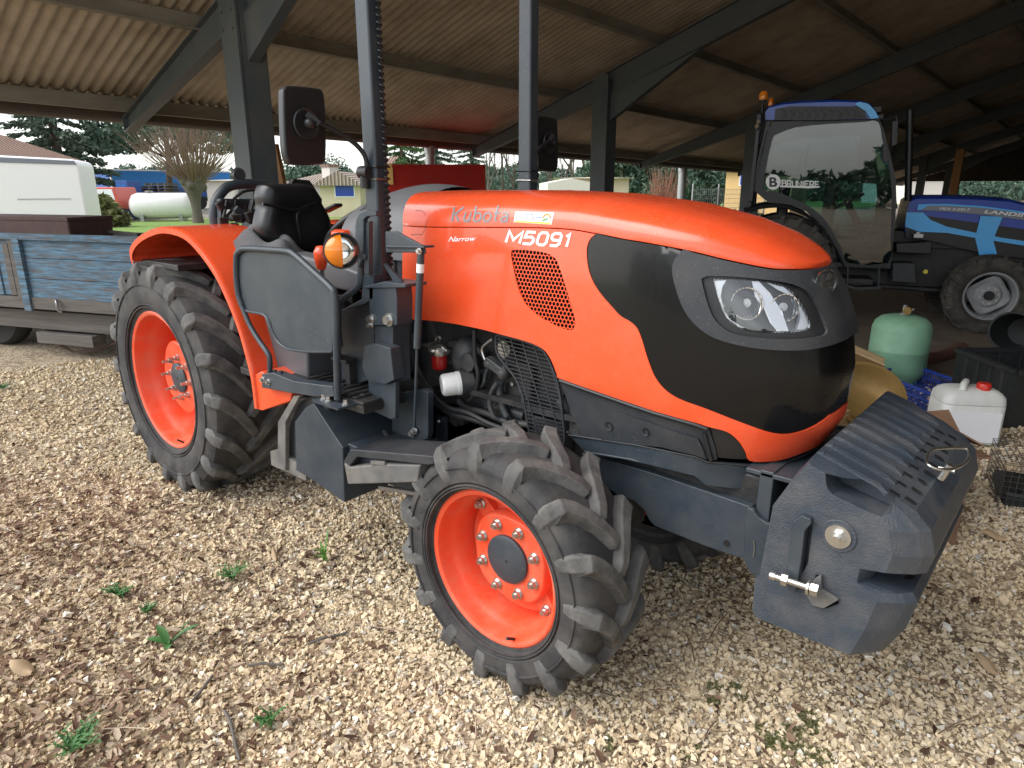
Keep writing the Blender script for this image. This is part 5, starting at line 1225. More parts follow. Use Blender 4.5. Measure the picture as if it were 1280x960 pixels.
# downpipes
for px in (537, 855):
    p = PN(px, 190, (1, 0, 0), EX-.12); b = MB(); b.tube([(p.x, p.y, 0), (p.x, p.y, 2.42+dz(p.y))], .085 if px < 600 else .12, 20); b.tube([(p.x, p.y, 2.30+dz(p.y)), (p.x, p.y, 2.44+dz(p.y))], .10 if px < 600 else .135, 20); sb2(b, 'downpipe', 'galvanised_pipe', smooth=50)
# closed far long side: boards, and part of the far gable
b = MB()
for k in range(150):
    y = .2+k*.302; b.bb((12.0+.02*(k % 2), y, 0), (12.04+.02*(k % 2), y+.31, 2.55+dz(y)))
sb2(b, 'side_wall', 'dark_boards')
b = MB()
for k in range(38):
    x = 2.2+k*.25
    b.bb((x, 45.2+.02*(k % 2), 2.2), (x+.26, 45.24+.02*(k % 2), rz_(x+.12)+dz(45)-.06))
    if k > 14: b.bb((x, 45.2+.02*(k % 2), 0), (x+.26, 45.24+.02*(k % 2), 2.2))
for k in range(34):
    x = -6.2+k*.25; b.bb((x, 45.2+.02*(k % 2), 1.9), (x+.26, 45.24+.02*(k % 2), rz_(x+.12)+dz(45)-.06))
sb2(b, 'gable_wall', 'dark_boards')

# =================================================================== GROUND
def ground_mat():
    m = bpy.data.materials.new('gravel_ground'); m.use_nodes = True; N, L = nodes_of(m); B = N['Principled BSDF']; B.inputs['Roughness'].default_value = .95
    tc = N.new('ShaderNodeTexCoord')
    def vor(s, out='Color'):
        v = N.new('ShaderNodeTexVoronoi'); v.inputs['Scale'].default_value = s; L.new(tc.outputs['Object'], v.inputs['Vector']); return v
    def noise(s, d=6):
        n = N.new('ShaderNodeTexNoise'); n.inputs['Scale'].default_value = s; n.inputs['Detail'].default_value = d; L.new(tc.outputs['Object'], n.inputs['Vector']); return n
    v = vor(48); sp = N.new('ShaderNodeSeparateColor'); L.new(v.outputs['Color'], sp.inputs[0])
    cr = N.new('ShaderNodeValToRGB'); e = cr.color_ramp.elements; e[0].position = 0; e[0].color = (.26, .19, .12, 1); e[1].position = 1; e[1].color = (.66, .55, .40, 1)
    for p, c in ((.3, (.42, .33, .22)), (.6, (.54, .44, .31)), (.8, (.60, .50, .36))): x = cr.color_ramp.elements.new(p); x.color = (*c, 1)
    L.new(sp.outputs[0], cr.inputs[0])
    # darker earth and litter patches
    n1 = noise(.9); mr = N.new('ShaderNodeMapRange'); mr.inputs[1].default_value = .46; mr.inputs[2].default_value = .66; L.new(n1.outputs[0], mr.inputs[0])
    n2 = noise(14, 8); mr2 = N.new('ShaderNodeMapRange'); mr2.inputs[1].default_value = .45; mr2.inputs[2].default_value = .6; L.new(n2.outputs[0], mr2.inputs[0])
    mu = N.new('ShaderNodeMath'); mu.operation = 'MULTIPLY'; L.new(mr.outputs[0], mu.inputs[0]); L.new(mr2.outputs[0], mu.inputs[1])
    mx = N.new('ShaderNodeMix'); mx.data_type = 'RGBA'; L.new(mu.outputs[0], mx.inputs[0]); L.new(cr.outputs[0], mx.inputs[6]); mx.inputs[7].default_value = (.10, .065, .04, 1)
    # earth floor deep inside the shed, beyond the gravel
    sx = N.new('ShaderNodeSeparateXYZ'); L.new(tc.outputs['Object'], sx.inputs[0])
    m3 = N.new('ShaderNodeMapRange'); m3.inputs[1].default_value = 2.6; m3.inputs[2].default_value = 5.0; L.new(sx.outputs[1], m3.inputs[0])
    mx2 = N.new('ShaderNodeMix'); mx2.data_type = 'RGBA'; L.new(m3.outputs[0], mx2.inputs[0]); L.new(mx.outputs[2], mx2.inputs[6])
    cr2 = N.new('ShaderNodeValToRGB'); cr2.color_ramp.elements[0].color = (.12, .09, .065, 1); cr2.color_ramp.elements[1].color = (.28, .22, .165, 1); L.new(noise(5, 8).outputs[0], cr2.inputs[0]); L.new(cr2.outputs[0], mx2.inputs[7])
    # grass outside
    m4 = N.new('ShaderNodeMapRange'); m4.inputs[1].default_value = -11.0; m4.inputs[2].default_value = -12.5; L.new(sx.outputs[0], m4.inputs[0])
    mx3 = N.new('ShaderNodeMix'); mx3.data_type = 'RGBA'; L.new(m4.outputs[0], mx3.inputs[0]); L.new(mx2.outputs[2], mx3.inputs[6])
    cr3 = N.new('ShaderNodeValToRGB'); cr3.color_ramp.elements[0].color = (.12, .22, .04, 1); cr3.color_ramp.elements[1].color = (.26, .38, .09, 1); L.new(noise(3, 8).outputs[0], cr3.inputs[0]); L.new(cr3.outputs[0], mx3.inputs[7])
    m6 = N.new('ShaderNodeMapRange'); m6.inputs[1].default_value = -31; m6.inputs[2].default_value = -34; L.new(sx.outputs[0], m6.inputs[0])
    mx4 = N.new('ShaderNodeMix'); mx4.data_type = 'RGBA'; L.new(m6.outputs[0], mx4.inputs[0]); L.new(mx3.outputs[2], mx4.inputs[6]); mx4.inputs[7].default_value = (.33, .30, .25, 1)
    L.new(mx4.outputs[2], B.inputs['Base Color'])
    vd = N.new('ShaderNodeTexVoronoi'); vd.feature = 'DISTANCE_TO_EDGE'; vd.inputs['Scale'].default_value = 48; L.new(tc.outputs['Object'], vd.inputs['Vector'])
    bp = N.new('ShaderNodeBump'); bp.inputs['Strength'].default_value = .8; bp.inputs['Distance'].default_value = .008
    m5 = N.new('ShaderNodeMapRange'); m5.inputs[2].default_value = .25; L.new(vd.outputs['Distance'], m5.inputs[0]); L.new(m5.outputs[0], bp.inputs['Height']); L.new(bp.outputs[0], B.inputs['Normal'])
    MATS['gravel_ground'] = m
ground_mat()
b = MB()
def gh(x, y): return 0.0
b.grid(lambda u, v: (-140+240*u, -60+260*v, 0), 12, 13)
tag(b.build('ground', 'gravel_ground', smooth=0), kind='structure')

# loose stones: one sheet of thousands, uncountable
def attr_mat(name, stops, rough=.9):
    m = bpy.data.materials.new(name); m.use_nodes = True; N, L = nodes_of(m); B = N['Principled BSDF']; B.inputs['Roughness'].default_value = rough; B.inputs['Specular IOR Level'].default_value = .3
    a = N.new('ShaderNodeAttribute'); a.attribute_name = 'tone'
    cr = N.new('ShaderNodeValToRGB'); els = cr.color_ramp.elements; els[0].position, els[0].color = stops[0][0], (*stops[0][1], 1); els[1].position, els[1].color = stops[-1][0], (*stops[-1][1], 1)
    for p, c in stops[1:-1]: x = els.new(p); x.color = (*c, 1)
    L.new(a.outputs['Fac'], cr.inputs[0])
    tc = N.new('ShaderNodeTexCoord'); n = N.new('ShaderNodeTexNoise'); n.inputs['Scale'].default_value = 90; n.inputs['Detail'].default_value = 4; L.new(tc.outputs['Object'], n.inputs['Vector'])
    mr = N.new('ShaderNodeMapRange'); mr.inputs[3].default_value = .72; mr.inputs[4].default_value = 1.22; L.new(n.outputs[0], mr.inputs[0])
    vm = N.new('ShaderNodeVectorMath'); vm.operation = 'SCALE'; L.new(cr.outputs[0], vm.inputs[0]); L.new(mr.outputs[0], vm.inputs['Scale']); L.new(vm.outputs[0], B.inputs['Base Color'])
    MATS[name] = m
attr_mat('stones', [(0, (.20, .13, .08)), (.15, (.47, .35, .22)), (.4, (.66, .53, .35)), (.6, (.73, .61, .42)), (.78, (.75, .64, .48)), (.88, (.50, .46, .40)), (.94, (.40, .40, .37)), (1, (.80, .76, .67))])
attr_mat('litter', [(0, (.07, .035, .022)), (.35, (.17, .10, .065)), (.6, (.27, .18, .12)), (.85, (.40, .30, .22)), (1, (.52, .42, .31))])
def soup(name, base_v, base_f, pos, scl, rots, tone, m, jitter=.0):
    "many small solids merged in one uncountable layer"
    n = len(pos); bv = np.array(base_v); bf = np.array(base_f); k = len(bv)
    var = [bv*(1+RNG.uniform(-jitter, jitter, bv.shape)) for _ in range(40)]
    V = np.stack([var[i] for i in RNG.integers(0, 40, n)])*scl[:, None, :]
    a, t, r_ = rots[:, 0], rots[:, 1], rots[:, 2]
    def Rm(a, ax):
        c, s = np.cos(a), np.sin(a); M = np.zeros((n, 3, 3)); i, j = [(1, 2), (0, 2), (0, 1)][ax]; M[:, ax, ax] = 1; M[:, i, i] = c; M[:, j, j] = c; M[:, i, j] = -s; M[:, j, i] = s; return M
    R_ = Rm(a, 2)@Rm(t, 0)@Rm(r_, 1)
    V = np.einsum('nij,nkj->nki', R_, V)+pos[:, None, :]
    F = (bf[None]+(np.arange(n)*k)[:, None, None]).reshape(-1, bf.shape[1])
    me = bpy.data.meshes.new(name); me.vertices.add(n*k); me.vertices.foreach_set('co', V.reshape(-1)); nf = len(F); c_ = bf.shape[1]
    me.loops.add(nf*c_); me.loops.foreach_set('vertex_index', F.reshape(-1).astype(np.int32)); me.polygons.add(nf); me.polygons.foreach_set('loop_start', np.arange(0, nf*c_, c_, dtype=np.int32)); me.polygons.foreach_set('use_smooth', np.zeros(nf, dtype=bool)); me.update(calc_edges=True)
    at = me.attributes.new('tone', 'FLOAT', 'POINT'); at.data.foreach_set('value', np.repeat(tone, k).astype(np.float32))
    me.materials.append(MATS[m]); o = bpy.data.objects.new(name, me); COL.objects.link(o); tag(o, kind='stuff'); return o
def scatter(d0, d1, dens):
    az0 = math.atan2(CW.y, CW.x); A = math.radians(54); area = A*(d1*d1-d0*d0); n = int(area*dens)
    r = np.sqrt(RNG.uniform(d0*d0, d1*d1, n)); th = az0+RNG.uniform(-A, A, n)
    return np.stack([CAM.x+r*np.cos(th), CAM.y+r*np.sin(th)], -1)
ph = (1+5**.5)/2
ico_v = np.array([(-1, ph, 0), (1, ph, 0), (-1, -ph, 0), (1, -ph, 0), (0, -1, ph), (0, 1, ph), (0, -1, -ph), (0, 1, -ph), (ph, 0, -1), (ph, 0, 1), (-ph, 0, -1), (-ph, 0, 1)])/1.75
ico_f = [(0, 11, 5), (0, 5, 1), (0, 1, 7), (0, 7, 10), (0, 10, 11), (1, 5, 9), (5, 11, 4), (11, 10, 2), (10, 7, 6), (7, 1, 8), (3, 9, 4), (3, 4, 2), (3, 2, 6), (3, 6, 8), (3, 8, 9), (4, 9, 5), (2, 4, 11), (6, 2, 10), (8, 6, 7), (9, 8, 1)]
cube_v = np.array([(x, y, z) for x in (-1, 1) for y in (-1, 1) for z in (-1, 1)])*.72
cube_f = [(0, 1, 3, 2), (4, 6, 7, 5), (0, 4, 5, 1), (2, 3, 7, 6), (0, 2, 6, 4), (1, 5, 7, 3)]
def nz2(xy, s, seed=0):
    "cheap smooth value noise"
    g = np.random.default_rng(seed).uniform(0, 1, (64, 64)); q = xy/s+31.7; i = np.floor(q).astype(int); f = q-i; f = f*f*(3-2*f)
    a = g[i[:, 0] % 64, i[:, 1] % 64]; b_ = g[(i[:, 0]+1) % 64, i[:, 1] % 64]; c = g[i[:, 0] % 64, (i[:, 1]+1) % 64]; d = g[(i[:, 0]+1) % 64, (i[:, 1]+1) % 64]
    return (a*(1-f[:, 0])+b_*f[:, 0])*(1-f[:, 1])+(c*(1-f[:, 0])+d*f[:, 0])*f[:, 1]
def leftness(xy):  # 0..1: share of leaf litter, strongest towards the left of the yard
    d = xy-np.array([CAM.x, CAM.y]); side = d[:, 0]*CR.x+d[:, 1]*CR.y; dep = d[:, 0]*_Fh.x+d[:, 1]*_Fh.y
    return np.clip((-side/np.maximum(dep, .5)-.22)*1.9, 0, 1)*np.clip((3.9-dep)/1.2, .12, 1)
for d0, d1, dens, s0, s1 in ((.9, 2.6, 7200, .0045, .0100), (2.6, 4.4, 4600, .005, .0105), (4.4, 7.5, 1500, .007, .014)):
    xy = scatter(d0, d1, dens); keep = (xy[:, 1] < 3.6+RNG.uniform(-1, 1, len(xy)))&(RNG.uniform(0, 1, len(xy)) > .45*leftness(xy)*(nz2(xy, .35, 3) > .4)); xy = xy[keep]; n = len(xy)
    s = (s0*.8+(s1-s0*.8)*RNG.uniform(0, 1, n)**1.7*np.where(RNG.uniform(0, 1, n) < .05, 1.9, 1.12))[:, None]*RNG.uniform(.55, 1.45, (n, 3)); s[:, 2] *= .8; s *= .93
    z = RNG.uniform(-.1, .9, n)*s[:, 2]+.004*nz2(xy, .4, 5)
    tone = np.clip(RNG.normal(.55, .15, n)-.22*(nz2(xy, .45, 8)-.5)-.2*leftness(xy), 0, 1); tone = np.where(RNG.uniform(0, 1, n) < .05, 1.0, tone)
    h_ = RNG.uniform(0, 1, n) < .9
    rt_ = np.column_stack([RNG.uniform(0, 6.3, n), RNG.normal(0, .45, n), RNG.normal(0, .45, n)]); ps_ = np.column_stack([xy, z])
    soup('crushed_stone', cube_v, cube_f, ps_[h_], s[h_], rt_[h_], tone[h_], 'stones', .62); soup('loose_gravel', ico_v, ico_f, ps_[~h_], s[~h_], rt_[~h_], tone[~h_], 'stones', .38)
# bark chips and dead leaves
chip_v = [(-1, -.5, 0), (-.3, -1, .15), (.6, -.8, .1), (1, .1, -.05), (.5, 1, .12), (-.6, .8, .2)]
chip_v = np.array(chip_v+[(x, y, z-.12) for x, y, z in chip_v]); chip_f = [(0, 1, 2, 3), (0, 3, 4, 5), (6, 9, 8, 7), (6, 11, 10, 9), (0, 6, 7, 1), (1, 7, 8, 2), (2, 8, 9, 3), (3, 9, 10, 4), (4, 10, 11, 5), (5, 11, 6, 0)]
xy = scatter(.9, 6.5, 1500); lf = leftness(xy); keep = RNG.uniform(0, 1, len(xy)) < (.02+.05*(nz2(xy, .3, 9) > .66)+1.1*lf*(.3+nz2(xy, .5, 3)))
xy = xy[keep&(xy[:, 1] < 3.2)]; n = len(xy)
s = np.column_stack([RNG.uniform(.008, .024, n), RNG.uniform(.004, .010, n), RNG.uniform(.005, .012, n)])
soup('bark_litter', chip_v, chip_f, np.column_stack([xy, RNG.uniform(.012, .024, n)]), s, np.column_stack([RNG.uniform(0, 6.3, n), RNG.normal(0, .3, n), RNG.normal(0, .3, n)]), RNG.uniform(0, 1, n)**1.3, 'litter', .3)
# twigs
xy = scatter(1.0, 6, 14); xy = xy[xy[:, 1] < 3]; n = len(xy)
tw_v = np.array([(x, y, z) for x in (-1, 0, 1) for y, z in ((-1, 0), (0, 1), (1, 0), (0, -1))], float); tw_v[4:8, 1] += 3; tw_f = [(i*4+j, i*4+(j+1) % 4, i*4+4+(j+1) % 4, i*4+4+j) for i in (0, 1) for j in range(4)]
soup('twig_litter', tw_v, tw_f, np.column_stack([xy, np.full(n, .026)]), np.column_stack([RNG.uniform(.03, .10, n), np.full(n, .0022), np.full(n, .0022)]), np.column_stack([RNG.uniform(0, 6.3, n), np.zeros(n), RNG.normal(0, .06, n)]), RNG.uniform(.3, 1, n), 'litter', .05)
# =================================================================== LEFT TRAILER
mat('blue_wood', (.12, .25, .37), .8, col2=(.045, .09, .13), nscale=15, namt=.3, dirt=(.13, .10, .08), dirtamt=1.0, dscale=9, stretch=(.35, 1, 4), bump=.6, bscale=22)
mat('grey_wood', (.16, .145, .13), .9, col2=(.085, .075, .065), nscale=5, stretch=(.4, 1, 6), bump=.5, bscale=25)
mat('rusty_steel', (.11, .055, .045), .75, col2=(.07, .045, .045), nscale=6, dirt=(.2, .12, .08), dirtamt=.4)
mat('tarmac_rubber', (.03, .03, .03), .85)
ta, tb_ = PD(0, 377, 6.55), PD(172, 370, 6.0)
TF = Frame((ta.x, ta.y, 0), math.atan2(tb_.y-ta.y, tb_.x-ta.x))
TR = thing('farm_trailer', 'weathered blue wooden sided farm trailer standing behind the orange tractor\'s rear wheel', 'trailer', TF.o, TF.rz)
ZT = zm(0, 260, 4.8)
def tpl(nm, m, lst, y, dep, parent=None, bevel=.004, f=ZT):
    b = MB(); b.prism(TF.Y(f, lst, y), (0, dep, 0)); return b.build(nm, m, parent or TR, bevel=bevel)
zt1 = TF.y(0, 296, 0).z; zb1 = TF.y(0, 370, 0).z; xl = -3.0; xr = TF.y(200, 300, 0).x+.45
x_div = TF.y(*ZT(150, 400), 0).x
b = MB()
for k in range(3):
    h = (zt1-zb1)/3; b.bb((x_div+.02, .0+.002*k, zb1+h*k+.002), (xr, .028, zb1+h*(k+1)-.002))
sidep = b.build('side_board', 'blue_wood', TR, bevel=.003)
b = MB(); b.bb((xl, .0, zb1+.02), (x_div-.10, .028, zt1-.03)); b.build('side_board', 'blue_wood', TR, bevel=.003)
for k in range(9):
    x = x_div-.17-k*.17; b = MB(); b.bb((x-.035, -.014, zb1+.02), (x+.035, .0, zt1-.06)); b.build('board_stave', 'blue_wood' if k % 3 else 'grey_wood', TR, bevel=.003)
b = MB(); b.bb((x_div-.05, -.035, zb1-.12), (x_div+.04, .0, zt1)); b.build('side_post', 'blue_wood', TR, bevel=.004)
b = MB(); b.bb((x_div-.12, -.02, zb1-.02), (x_div-.06, .0, zt1-.02)); b.build('side_post', 'grey_wood', TR, bevel=.004)
b = MB(); b.bb((xl, -.03, zt1-.02), (xr, .05, zt1+.035)); b.build('top_rail', 'blue_wood', TR, bevel=.006)
b = MB(); b.bb((xl, -.015, zb1-.10), (xr, .06, zb1+.01)); b.build('bottom_rail', 'grey_wood', TR, bevel=.006)
b = MB(); b.bb((xl, .1, zb1-.32), (xr, .22, zb1-.14)); b.bb((xl, 1.3, zb1-.32), (xr, 1.42, zb1-.14)); b.build('chassis_beam', 'grey_wood', TR, bevel=.006)
b = MB(); b.bb((xl, .02, zb1-.02), (xr, 1.6, zb1)); b.build('deck', 'grey_wood', TR)
b = MB(); b.bb((xl, 1.6, zb1), (xr, 1.63, zt1-.06)); b.build('far_board', 'grey_wood', TR)
b = MB(); b.bb((xr-.03, 0, zb1), (xr, 1.6, zt1)); b.build('end_board', 'blue_wood', TR)
c_ = TF.y(*ZT(350, 585), -.03)
b = MB(); b.tube(smoothpath([c_+Vector((-.02, 0, .05)), c_+Vector((.01, -.02, .03)), c_+Vector((.01, -.02, -.04)), c_+Vector((.03, 0, -.06))], 5), .012, 8); b.build('drop_latch', 'steel', TR, smooth=60)
b = MB(); b.bb((TF.y(*ZT(245, 780), .1).x, .06, TF.y(*ZT(245, 810), .06).z), (TF.y(*ZT(575, 780), .1).x, .2, TF.y(*ZT(575, 775), .06).z)); b.build('support_block', 'grey_wood', TR, bevel=.004)
b = MB(); b.bb((xl, .3, .30), (-.05, 1.2, zb1-.3)); b.build('axle_box', 'dark_engine', TR, bevel=.01)
for x in (-.55,):
    for y in (.38, 1.3):
        wt = MB(); wt.lathe([(.16, -.08), (.18, -.10), (.33, -.10), (.36, -.06), (.365, 0), (.36, .06), (.33, .10), (.18, .10), (.16, .08)], (0, 0, 0), (0, 1, 0), 40, closed_prof=True); wo = wt.build('trailer_wheel', 'tarmac_rubber', TR, smooth=40); wo.location = (x, y, .365)
        b = MB(); b.lathe([(.001, -.02), (.06, -.03), (.16, -.04), (.17, -.09)], (0, 0, 0), (0, 1, 0), 28); b.build('wheel_rim', 'rusty_steel', wo, smooth=40)
b = MB(); b.tube([TF.y(*ZT(345, 815), .2), TF.y(*ZT(440, 862), .2), TF.y(*ZT(600, 850), .2), TF.y(*ZT(700, 805), .2)], .012, 6); b.build('brake_rod', 'rusty_steel', TR)
# rusty box lying on the trailer
c0 = TF.y(*ZT(0, 165), .35); c1 = TF.y(*ZT(402, 60), .35)
RBX = thing('steel_box', 'rust brown steel box resting on the blue trailer', 'box', (TF.o.x+TF.l.x*.35, TF.o.y+TF.l.y*.35, zb1), TF.rz)
z0_ = 0.0
b = MB(); b.bb((-2.0, 0, 0), (c1.x, .5, c1.z-zb1)); b.build('box_body', 'rusty_steel', RBX, bevel=.02)
b = MB(); b.bb((-2.02, -.008, c1.z-zb1-.03), (c1.x+.008, .508, c1.z-zb1+.004)); b.build('box_rim', 'rusty_steel', RBX, bevel=.004)
b = MB(); d0 = TF.y(*ZT(408, 118), .8); d1 = TF.y(*ZT(835, 160), .8); b.beam(d0, d1, .05, .03); b.bb((d0.x+.33, .78, zt1-.3), (d0.x+.40, .83, d0.z-.02)); PW = b
pole = b.build('timber_rail', 'grey_wood', TR)

# =================================================================== CLUTTER BY THE BALLAST
mat('gas_green', (.24, .47, .31), .42, dirt=(.10, .12, .09), dirtamt=.25, dscale=9)
mat('brass', (.26, .165, .05), .5, metal=.4, dirt=(.16, .11, .04), dirtamt=.5, dscale=6)
mat('blue_plastic', (.012, .05, .33), .4, dirt=(.08, .08, .10), dirtamt=.25)
mat('milky_plastic', (.66, .68, .66), .38, dirt=(.42, .42, .36), dirtamt=.3, dscale=9)
mat('paper_white', (.80, .82, .86), .5)
mat('plywood', (.46, .33, .17), .7, col2=(.36, .24, .12), nscale=5, stretch=(1, 6, 6))
mat('bark', (.10, .05, .035), .9, col2=(.16, .075, .05), nscale=14, bump=.8, bscale=30)
mat('cut_wood', (.45, .34, .20), .85)
mat('cardboard', (.26, .15, .085), .85, col2=(.16, .085, .05), nscale=6, dirt=(.06, .04, .03), dirtamt=.6)
mat('crate_black', (.010, .013, .014), .5, dirt=(.08, .07, .06), dirtamt=.25)
mat('wire_dark', (.05, .05, .05), .6)
def G(x, y, z=0.0): return P(x, y, 2, z)
def at_depth_of(px, py, gx, gy):
    g = G(gx, gy); z = (g-CAM).dot(CW); return z
# gas cylinder: base centre under px (1117, 472)
g = G(1117, 474); sc = (Vector(g)-CAM).dot(CW)/FPX
R_ = 33*sc
GC = thing('gas_cylinder', 'light green gas cylinder with a brass valve between the crates and the blue tractor', 'gas cylinder', g)
H_ = P(1117, 402, 0, g.x).z
b = MB(); b.lathe([(.001, .02), (R_*.8, .0), (R_*.82, .03), (R_*.97, .07), (R_, .12), (R_, H_*.46), (R_*1.012, H_*.47), (R_*1.012, H_*.50), (R_, H_*.51), (R_, H_*.80), (R_*.93, H_*.90), (R_*.75, H_*.97), (R_*.4, H_*1.01), (R_*.2, H_*1.015), (.001, H_*1.015)], (0, 0, 0), (0, 0, 1), 48); b.build('cylinder_body', 'gas_green', GC, smooth=40)
b = MB(); b.cyl((0, 0, H_*1.0), (0, 0, H_*1.16), .018, 14); b.cyl((0, 0, H_*1.0), (0, 0, H_*1.04), .035, 14); b.cyl((-.01, 0, H_*1.1), (.07, -.01, H_*1.1), .016, 12); b.build('valve', 'steel', GC, smooth=40)
b = MB(); b.cyl((.03, -.04, H_*1.09), (.03, -.065, H_*1.09), .032, 18); b.build('valve_cap', 'brass', GC, smooth=40)
# log
la_, lb_ = G(1150, 462), G(1182, 445)
LG = thing('log', 'short red brown log lying right of the green gas cylinder', 'log', (la_+lb_)/2)
v0 = la_-(la_+lb_)/2+Vector((0, 0, .075)); v1 = lb_-(la_+lb_)/2+Vector((.12, 0, .085))
b = MB(); b.tube([v0+(v1-v0)*t+Vector((0, 0, .008*math.sin(9*t))) for t in (0, .2, .45, .7, .85, 1)], [.062, .058, .055, .058, .072, .07], 14); b.build('log_bark', 'bark', LG, smooth=50)
b = MB(); d = (v1-v0).normalized(); b.cyl(v0-d*.004, v0, .055, 16); b.build('cut_end', 'cut_wood', LG)
# stones behind
for k, (x, y, r) in enumerate(((1150, 478, .06), (1168, 480, .07), (1186, 478, .055))):
    g_ = G(x, y); b = MB(); rr = random.Random(k); b.ell((0, 0, r*.5), (r, r*.8, r*.6), 8, 5); b.v = [(a*rr.uniform(.85, 1.15), c*rr.uniform(.85, 1.15), max(0, e*rr.uniform(.9, 1.1))) for a, c, e in b.v]
    o = b.build('rock', 'dusty_metal', smooth=20); o.location = g_; tag(o, ['grey rock nearest the green gas cylinder, in front of the log', 'middle grey rock in front of the red brown log', 'grey rock nearest the black crate, in front of the log'][k], 'rock', 'rocks in front of the log')
# blue crate
def crate(nm, label, corners, h, m, rows=4, cols=14, th=.012, parent_label=None):
    o0 = corners[0]; T = thing(nm, label, 'crate', o0)
    c = [Vector(p)-o0 for p in corners]
    b = MB()
    for a, e in zip(c, c[1:]+c[:1]):
        n_ = max(3, int((e-a).length/.028))
        for k in range(n_+1): q = a+(e-a)*k/n_; b.beam(q, q+Vector((0, 0, h)), .007, .005, up=(0, 1, 0))
        for z in (.008, h*.5, h-.012): b.beam(a+Vector((0, 0, z)), e+Vector((0, 0, z)), .006, .022 if z > h*.6 else .012)
    b.build('crate_wall', m, T)
    b = MB()
    for k in range(9):
        t = k/8; b.beam(c[0]+(c[3]-c[0])*t+Vector((0, 0, .012)), c[1]+(c[2]-c[1])*t+Vector((0, 0, .012)), .014, .004)
    for k in range(12):
        t = k/11; b.beam(c[0]+(c[1]-c[0])*t+Vector((0, 0, .010)), c[3]+(c[2]-c[3])*t+Vector((0, 0, .010)), .012, .004)
    b.build('crate_floor', m, T)
    return T
ca, cb, cc = G(1092, 486), G(1178, 522), G(1222, 508); cdn = ca+(cc-cb)
crate('plastic_crate', 'blue latticed plastic crate lying between the gas cylinder and the white canister', [ca, cb, cc, cdn], .15, 'blue_plastic')
# brass bowl tilted
bc_ = G(1062, 545); bc_.z = .26
BW = thing('metal_basin', 'large tarnished gold coloured metal basin leaning behind the tractor\'s nose', 'basin', (bc_.x, bc_.y, 0))
ax_ = Vector((.30, -.55, .72)).normalized()
b = MB(); R_ = .24; pf = [(.001, -.14), (.10, -.138), (.17, -.11), (.215, -.05), (R_, 0), (R_+.022, .004), (R_+.020, .010), (R_-.004, .006), (.208, -.046), (.165, -.103), (.095, -.130), (.001, -.132)]
b.lathe(pf, (0, .25, .24), ax_, 56); b.build('basin_bowl', 'brass', BW, smooth=50)
# wooden box the basin rests on, plywood offcut
wa, wb_ = G(1040, 548), G(1082, 528)
WB = thing('wooden_box', 'shallow varnished wooden box standing beneath the gold basin', 'box', (wa.x, wa.y, 0), math.atan2(wb_.y-wa.y, wb_.x-wa.x))
b = MB(); b.bb((-.25, 0, 0), (.22, .02, .15)); b.bb((-.25, .28, 0), (.22, .30, .15)); b.bb((-.25, .02, 0), (-.23, .28, .15)); b.bb((.20, .02, 0), (.22, .28, .15)); b.bb((-.25, 0, 0), (.22, .30, .01)); b.build('box_wall', 'plywood', WB, bevel=.002)
pa = G(1050, 500)
PW_ = thing('plywood_offcut', 'pale plywood offcut leaning behind the gold basin', 'board', (pa.x, pa.y+.25, 0), .2)
b = MB(); b.box((0, .1, .27), (.42, .30, .018), m=Matrix.Rotation(.35, 3, 'Y')@Matrix.Rotation(-.5, 3, 'X')); b.box((.02, .12, .33), (.40, .03, .05), m=Matrix.Rotation(.35, 3, 'Y')); b.bb((-.15, .05, 0), (.15, .2, .2)); b.build('board', 'plywood', PW_, bevel=.002)
ba = G(1063, 462)
BX = thing('cardboard_box', 'small dark box with a white top left of the gas cylinder', 'box', (ba.x, ba.y, 0), .5)
b = MB(); b.bb((-.12, -.08, 0), (.12, .10, .14)); b.build('box_side', 'stripe_grey', BX, bevel=.002)
b = MB(); b.bb((-.118, -.078, .14), (.118, .098, .143)); b.bb((.02, -.083, .04), (.10, -.080, .10)); b.build('box_top', 'paper_white', BX)
# white canister
wa = G(1172, 556); wb_ = G(1252, 560)
sc = (wb_-wa).length; ang = math.atan2(wb_.y-wa.y, wb_.x-wa.x)
CN = thing('plastic_canister', 'white plastic canister with a red cap beside the ballast block', 'canister', wa, ang)
hC = P(1172, 498, 0, wa.x).z
hC = .365
wC = sc; dC = .26
def rrect(w, d, r, k=0, n=5):
    L = []
    for cx, cy, a0 in ((w-r, r, -90), (w-r, d-r, 0), (r, d-r, 90), (r, r, 180)):
        for i in range(n+1): a = math.radians(a0+90*i/n); L.append((cx+r*math.cos(a), cy+r*math.sin(a)))
    return L
b = MB(); rings = []
for z, ins, r in ((0, .02, .04), (.01, .006, .05), (.03, 0, .055), (hC*.72, 0, .055), (hC*.735, .006, .05), (hC*.75, .0, .055), (hC*.86, .004, .06), (hC*.93, .02, .06), (hC*.975, .045, .05), (hC, .075, .03)):
    q = rrect(wC-2*ins, dC-2*ins, r); rings.append([(x+ins, y+ins, z) for x, y in q])
n = len(rings[0])
for r0, r1_ in zip(rings, rings[1:]): b.add(r0+r1_, [(i, (i+1) % n, (i+1) % n+n, i+n) for i in range(n)])
b.add(rings[-1], [tuple(range(n))]); b.add(rings[0], [tuple(range(n))]); b.build('canister_body', 'milky_plastic', CN, smooth=50)
b = MB(); b.bb((.035, -.003, .03), (wC-.035, .0, hC*.62)); b.build('canister_label', 'paper_white', CN)
b = MB(); b.tube(smoothpath([(wC*.3, .05, hC*.96), (wC*.33, .08, hC*1.05), (wC*.45, .15, hC*1.07), (wC*.5, .21, hC*.98)], 5), .020, 12); b.build('canister_handle', 'milky_plastic', CN, smooth=60)
